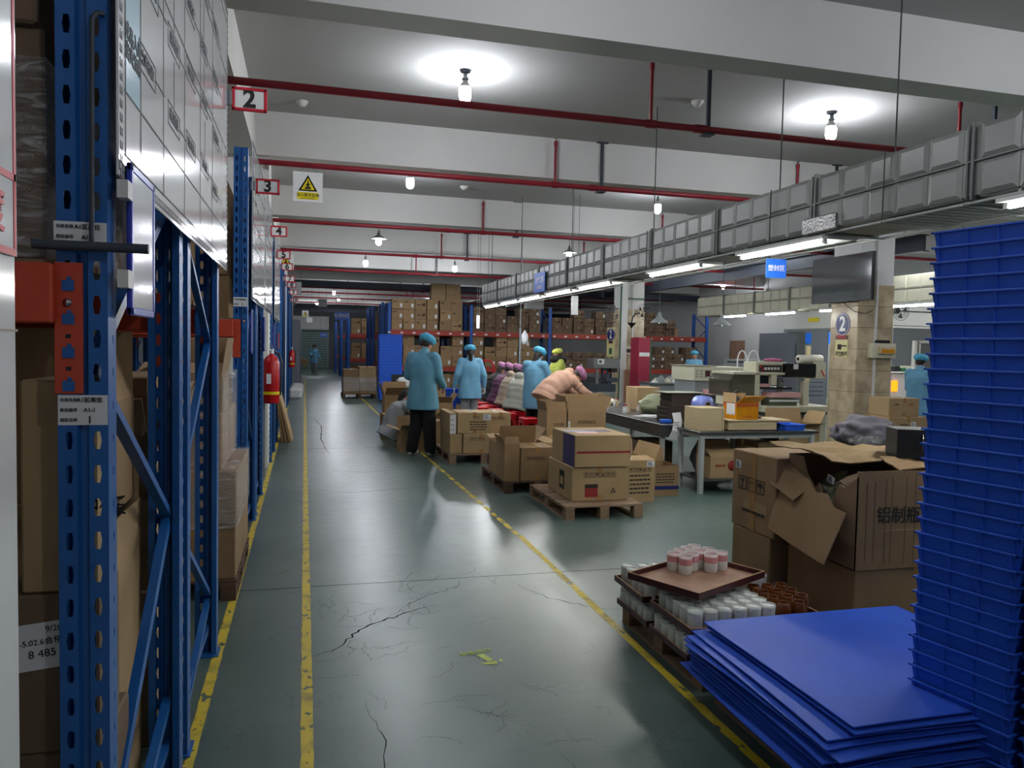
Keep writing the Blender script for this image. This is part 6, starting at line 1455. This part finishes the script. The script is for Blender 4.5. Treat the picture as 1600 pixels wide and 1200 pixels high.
# right background: partition, monitor, counter
t = thing('counter_partition', 'pale grey counter partition right of the pillar', 'partition', (0, 0, 0)); bpx('panel', 'wall_paint', 1396, 1470, 583, 675, 13.2, .08, t); bpx('worktop', 'white_paint', 1394, 1475, 581, 584, 13.15, .6, t, .004)
x0, x1, z0, z1 = onY(1397, 1405, 595, 612, 13.1); tag(bx('signal_light', 'orange_glow', (x0, x1, 13.14, 13.19, z0, z1), bev=.01), 'glowing orange panel on the grey partition', 'light')
t = thing('window_frame', 'white window frame with dark pane behind the worker on the right', 'window', (0, 0, 0))
for d in ((1430, 1434, 532, 582), (1434, 1470, 532, 537), (1434, 1437, 537, 582)): bpx('frame', 'white_paint', *d, 15.49, .1, t, .004)
bpx('pane', 'screen', 1437, 1470, 537, 582, 15.52, .02, t, 0)
t = thing('grey_panel', 'wide grey wall panel behind the partition right of the pillar', 'panel', (0, 0, 0)); bpx('panel', 'cabinet_grey', 1396, 1458, 512, 662, 15.6, .06, t, .004); bpx('rail', 'grey_metal', 1396, 1460, 508, 511, 15.55, .06, t, 0)
for i, (a0, a1, m_) in enumerate(((1399, 1406, 'black'), (1408, 1416, 'green_paint'), (1417, 1424, 'cream'), (1424, 1433, 'paper'))): p = onY(a0, a1, 572+i % 2*3, 581, 13.25); tag(bx('supply_box', m_, (p[0], p[1], 13.25, 13.45, onY(0, 1, 580, 581, 13.15)[2]+.01, p[3]), bev=.005), ('small black box on the partition top', 'small green box on the partition top', 'small cream box on the partition top', 'small white box on the partition top')[i], 'box')
wfan(1408, 487, 14.6, 'dark wall fan above the grey panel right of the pillar')
t = thing('speaker', 'small dark loudspeaker above the grey panel', 'speaker', at(1403, 486, 15.2)); bx('body', 'black', (-.06, .06, 0, .12, -.06, .08), t, bev=.01); MB().tube((.05, .06, 0), (XR-t.location.x, .06, 0), .015, 6).build('bracket', 'black', t)
# background clutter between pillars
t = thing('long_bench', 'grey bench crowded with white machine parts before the far rack', 'bench', (0, 0, 0)); bpx('top', 'steel', 1016, 1070, 598, 601, 16.5, .7, t, .004); bpx('body', 'grey_metal', 1018, 1068, 601, 655, 16.5, .6, t, .004, .05)
zb_ = onY(0, 1, 590, 598, 16.5)[2]+.003
for i in range(9): lump('machine_part', 'white plastic machine part on the grey bench', 'part', ('paper', 'cream', 'grey_metal')[i % 3], (GX(1022+i*5, 16.8, 590), 16.8+.1*(i % 2), zb_), (.10, .10, .08+.03*(i % 3)), 50+i, 2, .35, 'white machine parts on the grey bench')
tag(bx('red_tray', 'knob_red', (GX(1053, 16.6), GX(1070, 16.6), 16.55, 16.9, zb_+.0, zb_+.06), bev=.01), 'flat red tray on the grey bench', 'tray')
for i, (a0, a1, b0, b1) in enumerate(((1137, 1152, 531, 575),)): p = onY(a0, a1, b0, b1, 26); tag(bx('wood_panel', 'ply', (XR-.03, XR-.005, 24.9, 25.9, .6, 2.0)), 'patterned wooden panel fixed on the white right wall', 'panel')
t = thing('equipment', 'grey low machine under the white air hoses', 'machine', (0, 0, 0)); bpx('body', 'grey_metal', 1160, 1190, 562, 658, 15.6, .8, t); bpx('arm', 'black', 1138, 1165, 564, 567, 15.4, .05, t, .004)
tag(bx('exit_sign', 'sign_yellow', (XR-.03, XR-.005, 20.75, 21.25, 2.58, 2.72)), 'small yellow plate on the wall above the grey double door', 'sign')

# ---------------------------------------------------------------- ceiling fittings
def detector(px, py, Y, label):
    p = at(px, py, Y); s = (ZS-CH)/(p.z-CH); x = p.x*s; y = Y*s
    t = thing('smoke_detector', label, 'detector', (x, y, ZS)); MB().lathe([(.07, 0), (.07, -.02), (.05, -.04), (.04, -.06), (0, -.062)], 18).build('body', 'white_paint', t); MB().lathe([(.075, 0), (.075, -.008)], 18).build('base', 'cream', t)
detector(725, 291, 12, 'white smoke detector on the slab right of the second aisle bulb')
detector(1090, 158, 8, 'white smoke detector on the slab between the two near bulbs')
detector(472, 158, 9, 'white smoke detector on the slab near the number 2 sign')

# ================================================================ people
def voxel(mb, size, name, m, parent, smooth=4):
    me = mb.mesh('tmp', m); o = bpy.data.objects.new('tmp', me); COL.objects.link(o)
    r_ = o.modifiers.new('r', 'REMESH'); r_.mode = 'VOXEL'; r_.voxel_size = size; r_.use_smooth_shade = True
    s = o.modifiers.new('s', 'SMOOTH'); s.iterations = smooth; s.factor = .5
    dg = bpy.context.evaluated_depsgraph_get(); out = bpy.data.meshes.new_from_object(o.evaluated_get(dg))
    bpy.data.objects.remove(o); out.materials.clear(); out.materials.append(M[m]); out.polygons.foreach_set('use_smooth', [True]*len(out.polygons))
    out.polygons.foreach_set('material_index', [0]*len(out.polygons))
    return link(name, out, parent)
def ell(mb, c, r, rot=None, n=12):
    c = Vector(c); vs = []; q = rot or Matrix.Identity(3); k = n//2
    vs.append(c+q@Vector((0, 0, -r[2])))
    for j in range(1, k):
        ph = -PI/2+PI*j/k
        for i in range(n): a = 2*PI*i/n; vs.append(c+q@Vector((r[0]*math.cos(ph)*math.cos(a), r[1]*math.cos(ph)*math.sin(a), r[2]*math.sin(ph))))
    vs.append(c+q@Vector((0, 0, r[2]))); fs = [(0, 1+(i+1) % n, 1+i) for i in range(n)]
    for j in range(k-2): fs += [(1+j*n+i, 1+j*n+(i+1) % n, 1+(j+1)*n+(i+1) % n, 1+(j+1)*n+i) for i in range(n)]
    L_ = len(vs)-1; fs += [(L_, 1+(k-2)*n+i, 1+(k-2)*n+(i+1) % n) for i in range(n)]
    mb.add(vs, fs, 0, True)
def limb(mb, pts, rs, n=12, puff=0):
    """tapering limb through joints; puff adds quilted rings"""
    for (p, q, a, b) in zip(pts, pts[1:], rs, rs[1:]):
        p, q = Vector(p), Vector(q)
        if puff:
            k = max(2, int((q-p).length/puff))
            for i in range(k):
                f0 = (i+.5)/k; r_ = (a+(b-a)*f0)*1.06; c = p.lerp(q, f0); d = (q-p).normalized(); rot = d.to_track_quat('Z', 'Y').to_matrix(); ell(mb, c, (r_, r_, puff*.72), rot, n)
            mb.tube(p, q, a*.9, n, b*.9)
        else: mb.tube(p, q, a, n, b)
        ell(mb, p, (a, a, a)); ell(mb, q, (b, b, b))
def loft(mb, secs, n=20, right=(1, 0, 0)):
    """secs: (centre, half width, half depth); sections stand square to the spine"""
    C_ = [Vector(s[0]) for s in secs]; vs = []; rt_ = Vector(right)
    for k, s in enumerate(secs):
        t_ = (C_[min(k+1, len(C_)-1)]-C_[max(k-1, 0)]).normalized(); fwd = t_.cross(rt_).normalized(); rr_ = fwd.cross(t_).normalized()
        for i in range(n):
            a = 2*PI*i/n; ca_, sa_ = math.cos(a), math.sin(a); e = .85
            vs.append(C_[k]+rr_*(s[1]*math.copysign(abs(ca_)**e, ca_))+fwd*(s[2]*math.copysign(abs(sa_)**e, sa_)))
    m_ = len(secs); fs = [(k*n+i, k*n+(i+1) % n, (k+1)*n+(i+1) % n, (k+1)*n+i) for k in range(m_-1) for i in range(n)]
    fs += [tuple(range(n))[::-1], tuple(range((m_-1)*n, m_*n))]; mb.add(vs, fs, 0, True)
def hand(mb, w, d, up, s=1, side=1, curl=.6):
    """palm with four unequal fingers and a thumb; w wrist, d pointing out of the forearm, up the back of the hand"""
    w = Vector(w); d = Vector(d).normalized(); up = Vector(up); sd = d.cross(up).normalized()*side; up = sd.cross(d).normalized()*side
    rot = Matrix((sd, up, d)).transposed(); c = w+d*.045*s
    ell(mb, c, (.040*s, .016*s, .052*s), rot, 12)
    for i, (o, l) in enumerate(((-.030, .062), (-.010, .074), (.010, .070), (.029, .055))):
        b0 = w+d*.085*s+sd*o*s; b1 = b0+(d*(1-.25*curl)-up*curl*.5).normalized()*l*.5*s; b2 = b1+(d*(1-curl)-up*curl).normalized()*l*.5*s
        limb(mb, (c+sd*o*s*.9, b0, b1, b2), (.010*s, .0098*s, .009*s, .0075*s), 8)
    t0 = w+d*.03*s-sd*.035*s; t1 = t0+(d*.6-sd*.8-up*.2).normalized()*.035*s; t2 = t1+(d-up*.5).normalized()*.03*s
    limb(mb, (w+d*.02*s, t0, t1, t2), (.013*s, .013*s, .011*s, .009*s), 8)
def person(label, loc, heading, H_, J, wear, vox=.012, group=None):
    """J joints at 1.70 m height in metres, y forward, x to the person's right"""
    s = H_/1.70; t = thing('person', label, 'person', (loc[0], loc[1], loc[2] if len(loc) > 2 else 0), R(heading), group); V = lambda p: Vector(p)*s
    J = {k: (V(v) if isinstance(v, tuple) else v) for k, v in J.items()}
    pel, wai, che, nec, hed = J['pelvis'], J['waist'], J['chest'], J['neck'], J['head']
    body = MB(); hd = (hed-nec).normalized()
    look = J.get('look', Vector((0, 1, 0))); look = (look-hd*look.dot(hd)*.6).normalized(); rgt = look.cross(Vector((0, 0, 1)) if abs(look.z) < .95 else Vector((0, 1, 0))).normalized(); upv = rgt.cross(look).normalized(); hr = Matrix((rgt, look, upv)).transposed()
    ell(body, hed, (.074*s, .092*s, .108*s), hr, 18); ell(body, hed+look*.022*s-upv*.055*s, (.055*s, .062*s, .062*s), hr, 14)
    ell(body, hed+look*.093*s-upv*.015*s, (.013*s, .018*s, .024*s), hr, 8); ell(body, hed+look*.082*s-upv*.055*s, (.024*s, .012*s, .009*s), hr, 8)
    for q in (-1, 1): ell(body, hed+rgt*.074*s*q-upv*.012*s, (.010*s, .018*s, .030*s), hr, 8)
    limb(body, (che.lerp(nec, .6), nec, hed-upv*.04*s), (.062*s, .056*s, .054*s))
    loft(body, [(pel-(wai-pel)*.5, .14*s, .10*s), (pel, .16*s, .11*s), (wai, .13*s, .10*s), (che, .155*s, .11*s), (che.lerp(nec, .7), .10*s, .07*s), (nec, .05*s, .05*s)])
    for sd in 'LR':
        sh, el, wr_ = J['sh'+sd], J['el'+sd], J['wr'+sd]; limb(body, (sh, el, wr_), (.05*s, .04*s, .027*s))
        hand(body, wr_, (wr_-el).normalized()*.7+Vector((0, 0, -.3)) if not J.get('hd'+sd) else Vector(J['hd'+sd]), (1 if sd == 'R' else -1, .2, .3), s, 1 if sd == 'R' else -1, .55)
        hp, kn, an = J['hip'+sd], J['kn'+sd], J['an'+sd]; limb(body, (hp, kn, an), (.078*s, .052*s, .036*s))
        tv = J.get('toe', Vector((0, 1, 0))); limb(body, (an-Vector((0, 0, .03*s)), an+tv*.13*s-Vector((0, 0, .045*s))), (.036*s, .028*s))
    voxel(body, vox, 'body', 'skin', t, 2)
    eyes = MB()
    for q in (-1, 1): ell(eyes, hed+look*.079*s+rgt*.031*s*q+upv*.010*s, (.013*s, .008*s, .008*s), hr, 8)
    eyes.build('eyes', 'paper', t); pu = MB()
    for q in (-1, 1): ell(pu, hed+look*.0865*s+rgt*.031*s*q+upv*.010*s, (.006*s, .003*s, .006*s), hr, 6)
    pu.build('pupils', 'black', t)
    # hair
    hair = MB(); ell(hair, hed-look*.012*s+upv*.018*s, (.084*s, .096*s, .104*s), hr, 16); hl_ = wear.get('hair')
    if hl_ == 'pony':
        b0 = hed-look*.09*s+upv*.02*s; pts = [b0, b0-look*.03*s-Vector((0, 0, .07*s)), b0-look*.02*s-Vector((0, 0, .2*s)), b0-look*.01*s-Vector((0, 0, .34*s))]; limb(hair, pts, (.035*s, .045*s, .042*s, .016*s))
    elif hl_ == 'long':
        b0 = hed-look*.06*s-upv*.03*s; limb(hair, (b0, b0-look*.03*s-Vector((0, 0, .13*s)), b0-look*.02*s-Vector((0, 0, .22*s))), (.06*s, .06*s, .03*s))
    ho = voxel(hair, .010, 'hair', 'hair', t, 1)
    for v in ho.data.vertices:         # clear the face
        d = v.co-hed; f_, u_ = d.dot(look), d.dot(upv)
        if f_ > .03*s and u_ < .05*s and abs(d.dot(rgt)) < .09*s: v.co -= look*min(.11*s, (f_-.02*s)*1.05)
    cp = wear.get('cap')
    if cp:
        c = hed+upv*.052*s-look*.018*s; mb = MB(); n = 28; rj = random.Random(len(label)); vs = []; prof = [(.080, -.03), (.102, -.012), (.116, .02), (.112, .052), (.085, .080), (.04, .094), (.001, .097)]
        for r_, z in prof:
            for i in range(n):
                a = 2*PI*i/n; q = r_*s*(1+.05*math.sin(a*9+z*40)+rj.uniform(-.02, .02)); vs.append(c+rgt*(q*math.cos(a))+look*(q*1.12*math.sin(a))+upv*(z*s-.18*q*math.sin(-a)*0))
        mb.add(vs, [(k*n+i, k*n+(i+1) % n, (k+1)*n+(i+1) % n, (k+1)*n+i) for k in range(len(prof)-1) for i in range(n)]+[tuple(range(n))[::-1]], 0, True).build('hair_net', cp, t)
    # trousers and shoes
    tr = wear.get('trousers', 'cloth_black'); mb = MB(); loft(mb, [(pel-(wai-pel)*.5, .165*s, .12*s), (pel, .18*s, .125*s), (wai, .16*s, .115*s)])
    for sd in 'LR':
        hp, kn, an = J['hip'+sd], J['kn'+sd], J['an'+sd]; e = an+(kn-an)*.05; q_ = wear.get('wide', 1); limb(mb, (hp, kn, e), (.098*s*min(q_, 1.1), .080*s*q_, .070*s*q_))
    voxel(mb, max(.014, vox), 'trousers', tr, t, 3)
    tv = J.get('toe', Vector((0, 1, 0))); tv = tv.normalized(); tr_ = Vector((tv.y, -tv.x, 0)); fr_m = Matrix((tr_, tv, Vector((0, 0, 1)))).transposed()
    for sd in 'LR':
        an = J['an'+sd]; mb = MB(); c = an+tv*.055*s; c.z = an.z-.040*s; ell(mb, c, (.046*s, .135*s, .042*s), fr_m, 14); ell(mb, an-Vector((0, 0, .02*s)), (.045*s, .055*s, .05*s))
        o = voxel(mb, .014, 'shoe', wear.get('shoes', 'black'), t, 2)
        for v in o.data.vertices: v.co.z = max(v.co.z, an.z-.078*s)
    # coat
    cm, kind = wear['coat'], wear.get('kind', 'coat'); pf = .075*s if kind == 'puff' else 0; k = 1.10 if kind == 'puff' else 1.0; mb = MB()
    hem = J.get('hem', .62 if kind == 'coat' else .86)*s if not isinstance(J.get('hem'), Vector) else None
    dn = (pel-wai); hemp = J['hemp'] if 'hemp' in J else Vector((pel.x, pel.y, hem))
    secs = [(hemp, .235*s*k, .17*s*k), (hemp.lerp(pel, .5), .228*s*k, .168*s*k), (pel, .215*s*k, .16*s*k), (wai, .20*s*k, .15*s*k), (wai.lerp(che, .6), .215*s*k, .155*s*k), (che, .215*s*k, .15*s*k), (che.lerp(nec, .45), .185*s*k, .125*s*k), (che.lerp(nec, .8), .11*s*k, .095*s*k), (nec+(nec-che)*.12, .075*s*k, .078*s*k)]
    if pf:
        out = []; N_ = 30
        for i in range(N_+1):
            f_ = i/N_*(len(secs)-1); a_i = min(int(f_), len(secs)-2); g = f_-a_i; A_, B_ = secs[a_i], secs[a_i+1]; q = 1+.055*abs(math.sin(PI*i/N_*9))-.03
            out.append((A_[0].lerp(B_[0], g), (A_[1]+(B_[1]-A_[1])*g)*q, (A_[2]+(B_[2]-A_[2])*g)*q))
        secs = out
    loft(mb, secs)
    for sd in 'LR':
        sh, el, wr_ = J['sh'+sd], J['el'+sd], J['wr'+sd]; w2 = wr_+(el-wr_)*.04; limb(mb, (che.lerp(nec, .3), sh, el, w2), (.10*s*k, .082*s*k, .068*s*k, .052*s*k), puff=pf)
    if wear.get('hood'): ell(mb, nec-look*.09*s-Vector((0, 0, .0)), (.13*s, .08*s, .08*s)); ell(mb, nec-look*.03*s, (.115*s, .10*s, .05*s))
    else: limb(mb, (nec-Vector((0, 0, .03*s)), nec+(hed-nec)*.30), (.075*s, .070*s))
    co = voxel(mb, max(.012, vox), 'coat', cm, t, 3)
    sd_ = len(label)
    for v in co.data.vertices:           # cloth folds
        p = v.co; n_ = mnoise.noise(Vector((p.x*7+sd_, p.y*7, p.z*(3.2 if kind == 'coat' else 6)))); v.co += Vector((p.x-che.x, p.y-che.y, 0)).normalized()*n_*(.024 if kind == 'coat' else .014)*s
    if wear.get('gloves'):
        for sd in 'LR':
            wr_, el = J['wr'+sd], J['el'+sd]; mb = MB(); hand(mb, wr_, (wr_-el).normalized()*.7+Vector((0, 0, -.3)) if not J.get('hd'+sd) else Vector(J['hd'+sd]), (1 if sd == 'R' else -1, .2, .3), s*1.12, 1 if sd == 'R' else -1, .55); voxel(mb, .010, 'glove', wear['gloves'], t, 1)
    return t
STAND = dict(pelvis=(0, 0, .93), waist=(0, .0, 1.07), chest=(0, .0, 1.30), neck=(0, .0, 1.45), head=(0, .025, 1.575), shL=(-.175, 0, 1.385), shR=(.175, 0, 1.385), elL=(-.235, -.03, 1.12), elR=(.235, -.03, 1.12), wrL=(-.24, .06, .89), wrR=(.24, .06, .89), hipL=(-.09, 0, .88), hipR=(.09, 0, .88), knL=(-.10, .02, .48), knR=(.10, .02, .48), anL=(-.10, -.02, .085), anR=(.10, -.02, .085))
def pose(base, **k): d = dict(base); d.update(k); return d
SIT = dict(pelvis=(0, -.02, .56), waist=(0, .02, .70), chest=(0, .10, .93), neck=(0, .17, 1.07), head=(0, .25, 1.18), shL=(-.175, .13, 1.00), shR=(.175, .13, 1.00), elL=(-.24, .28, .80), elR=(.24, .28, .80), wrL=(-.13, .48, .82), wrR=(.13, .48, .82), hipL=(-.10, 0, .53), hipR=(.10, 0, .53), knL=(-.14, .40, .50), knR=(.14, .40, .50), anL=(-.14, .36, .085), anR=(.14, .36, .085), hemp=(0, -.05, .47), look=Vector((0, 1, -.5)), hdL=Vector((.3, 1, 0)), hdR=Vector((-.3, 1, 0)))
# the man in the foreground aisle
person('tall worker in long blue coat, black trousers and blue hair net, at the aisle tape', (GX(660, 10.95, 640), 10.95), -38, 1.745,
       pose(STAND, head=(0, .085, 1.56), neck=(0, .03, 1.45), look=Vector((.25, 1, -.75)), elR=(.25, .02, 1.13), wrR=(.20, .24, .98), elL=(-.25, .0, 1.13), wrL=(-.12, .25, 1.00), hem=.655, knL=(-.10, .02, .48), anL=(-.13, -.06, .085), anR=(.12, .03, .085), hdR=Vector((-.2, .6, -.5)), hdL=Vector((.2, .8, 0))), dict(coat='coat_blue', cap='cap_blue', trousers='cloth_black', shoes='shoe_white', wide=1.22), vox=.0095)
person('crouching person in shiny silver-grey jacket with black hair, beside the tall worker', (GX(622, 12.25, 660), 12.25), -80, 1.55,
       dict(pelvis=(0, -.12, .30), waist=(0, -.10, .44), chest=(0, .02, .64), neck=(0, .08, .73), head=(0, .13, .85), shL=(-.175, .08, .68), shR=(.175, .08, .68), elL=(-.25, .28, .55), elR=(.25, .28, .55), wrL=(-.12, .48, .46), wrR=(.12, .48, .46), hipL=(-.10, -.08, .30), hipR=(.10, -.08, .30), knL=(-.16, .26, .46), knR=(.16, .26, .46), anL=(-.15, .04, .085), anR=(.15, .04, .085), hemp=(0, -.22, .14), look=Vector((0, .8, -.8)), hdL=Vector((.2, 1, -.3)), hdR=Vector((-.2, 1, -.3))), dict(coat='puff_silver', kind='coat', trousers='cloth_black', hair='long'), vox=.012)
person('worker with black ponytail in light blue coat, seen from behind, walking away', (GX(734, 14.0, 600), 14.0), 5, 1.60,
       pose(STAND, elL=(-.27, -.05, 1.13), wrL=(-.30, .03, .90), elR=(.27, -.05, 1.13), wrR=(.30, .0, .90), hem=.66, look=Vector((.15, 1, -.15))), dict(coat='coat_blue2', cap='cap_blue', trousers='trouser_grey', hair='pony', gloves='paper', shoes='black'))
def seat(px, Y, label, coat, hd=-82, capc='cap_pink', H_=1.62, kind='puff', **w_):
    person(label, (GX(px, Y, 620), Y, 0), hd, H_, SIT, dict(coat=coat, cap=capc, kind=kind, trousers=w_.pop('trousers', 'cloth_black'), **w_), vox=.014)
seat(767, 15.5, 'seated worker in black jacket with pink hair net, farthest of the seated row', 'puff_black', hair='long')
seat(778, 14.85, 'seated worker in purple puffer jacket with pink hair net', 'puff_purple', hd=-78)
seat(791, 14.2, 'seated worker in beige jacket with pink hair net', 'puff_beige', hd=-75, hood=True)
seat(806, 13.4, 'seated worker in pale grey hooded puffer jacket with pink hair net', 'puff_grey', hd=-60, hood=True, hair='long')
person('worker in light blue coat and blue hair net, between the grey and peach jackets', (GX(836, 12.35, 600), 12.35), -50, 1.60,
       pose(STAND, head=(0, .11, 1.55), neck=(0, .05, 1.44), chest=(0, .03, 1.29), look=Vector((.1, 1, -.6)), elL=(-.24, .12, 1.10), wrL=(-.15, .36, 1.0), elR=(.24, .12, 1.10), wrR=(.15, .36, 1.0), hem=.60), dict(coat='coat_blue2', cap='cap_blue', trousers='cloth_black', hair='long'))
person('worker in peach puffer jacket and pink hair net bending over the steel table', (GX(858, 11.2, 620), 11.2), -76, 1.62,
       pose(STAND, pelvis=(0, -.06, .92), waist=(0, .04, 1.03), chest=(0, .27, 1.16), neck=(0, .42, 1.20), head=(0, .54, 1.22), shL=(-.175, .34, 1.15), shR=(.175, .34, 1.15), elL=(-.24, .50, .98), elR=(.24, .50, .98), wrL=(-.12, .73, .90), wrR=(.14, .73, .90), hipL=(-.09, -.04, .86), hipR=(.09, -.04, .86), hemp=(0, -.11, .84), look=Vector((.1, .8, -.8)), hdL=Vector((.2, 1, -.4)), hdR=Vector((-.2, 1, -.4))), dict(coat='puff_peach', kind='puff', hood=True, cap='cap_pink', trousers='jeans', gloves='glove_blue'))
person('worker in yellow hair net and yellow-green vest with black collar, across the steel table', (5.45, 16.3), 95, 1.56,
       pose(STAND, look=Vector((0, 1, -.4)), elL=(-.24, .12, 1.10), wrL=(-.15, .36, 1.0), elR=(.24, .12, 1.10), wrR=(.15, .36, 1.0)), dict(coat='hi_vis', kind='puff', cap='cap_yellow', hood=False), vox=.014)
tag(lump('scarf', None, None, 'puff_black', (0, 0, 0), (.2, .17, .10), 60, 3, .1), 'bulky black hood on the shoulders of the yellow-capped worker', 'scarf'); COL.objects[-1].location = (5.45, 16.3, 1.335)
person('worker in yellow-green jacket seated across the table, half hidden by the blue coat', (5.6, 18.4), 95, 1.60, SIT, dict(coat='hi_vis', kind='puff', cap='cap_yellow'), vox=.016)
person('worker in blue coat and cap with red scarf, far behind the cream shrink tunnel', (GX(1084, 19.0, 580), 19.0), 160, 1.58, STAND, dict(coat='coat_blue2', cap='cap_blue'), vox=.016)
person('worker in bright blue coat, partly hidden by the tall stack of blue bins', (GX(1436, 10.6, 600), 10.6), -70, 1.60,
       pose(STAND, look=Vector((0, 1, -.3)), elL=(-.24, .12, 1.10), wrL=(-.15, .36, 1.0), elR=(.24, .12, 1.10), wrR=(.15, .36, 1.0)), dict(coat='coat_blue2', cap='cap_blue', trousers='jeans'), vox=.013)
wk = (GX(491, 41, 560), 41)
person('small distant worker in pale blue coat walking up the aisle from the shutter', wk, 172, 1.47,
       pose(STAND, knL=(-.10, .12, .49), anL=(-.10, .10, .085), anR=(.10, -.16, .10), elR=(.24, .1, 1.12), wrR=(.10, .26, 1.08), elL=(-.26, -.04, 1.12), wrL=(-.33, .05, .90)), dict(coat='coat_blue2', cap='hair', trousers='trouser_grey', shoes='black'), vox=.016)
tag(bx('cardboard_box', 'card', (-.26, .26, -.16, .16, -.18, .18), None, (wk[0]-.62, 40.9, .60), (.1, R(18), .2), bev=.006), 'brown carton carried low beside the distant aisle worker', 'box')
# the red trolley handle in the background
t = thing('hand_truck', 'red hand truck handle standing behind the seated workers', 'hand truck', (GX(760, 20, 570), 20.0, 0))
MB().path([(-.2, 0, .0), (-.2, 0, 1.1), (-.1, 0, 1.22), (.1, 0, 1.22), (.2, 0, 1.1), (.2, 0, .0)], .02, 8).build('frame', 'red_plastic', t); bx('toe_plate', 'steel_dark', (-.22, .22, -.2, 0, 0, .012), t)
for s in (-1, 1): MB().lathe([(.0, -.03), (.10, -.03), (.10, .03), (0, .03)], 16, (s*.26, .06, .10), ax='x').build('wheel', 'black', t)
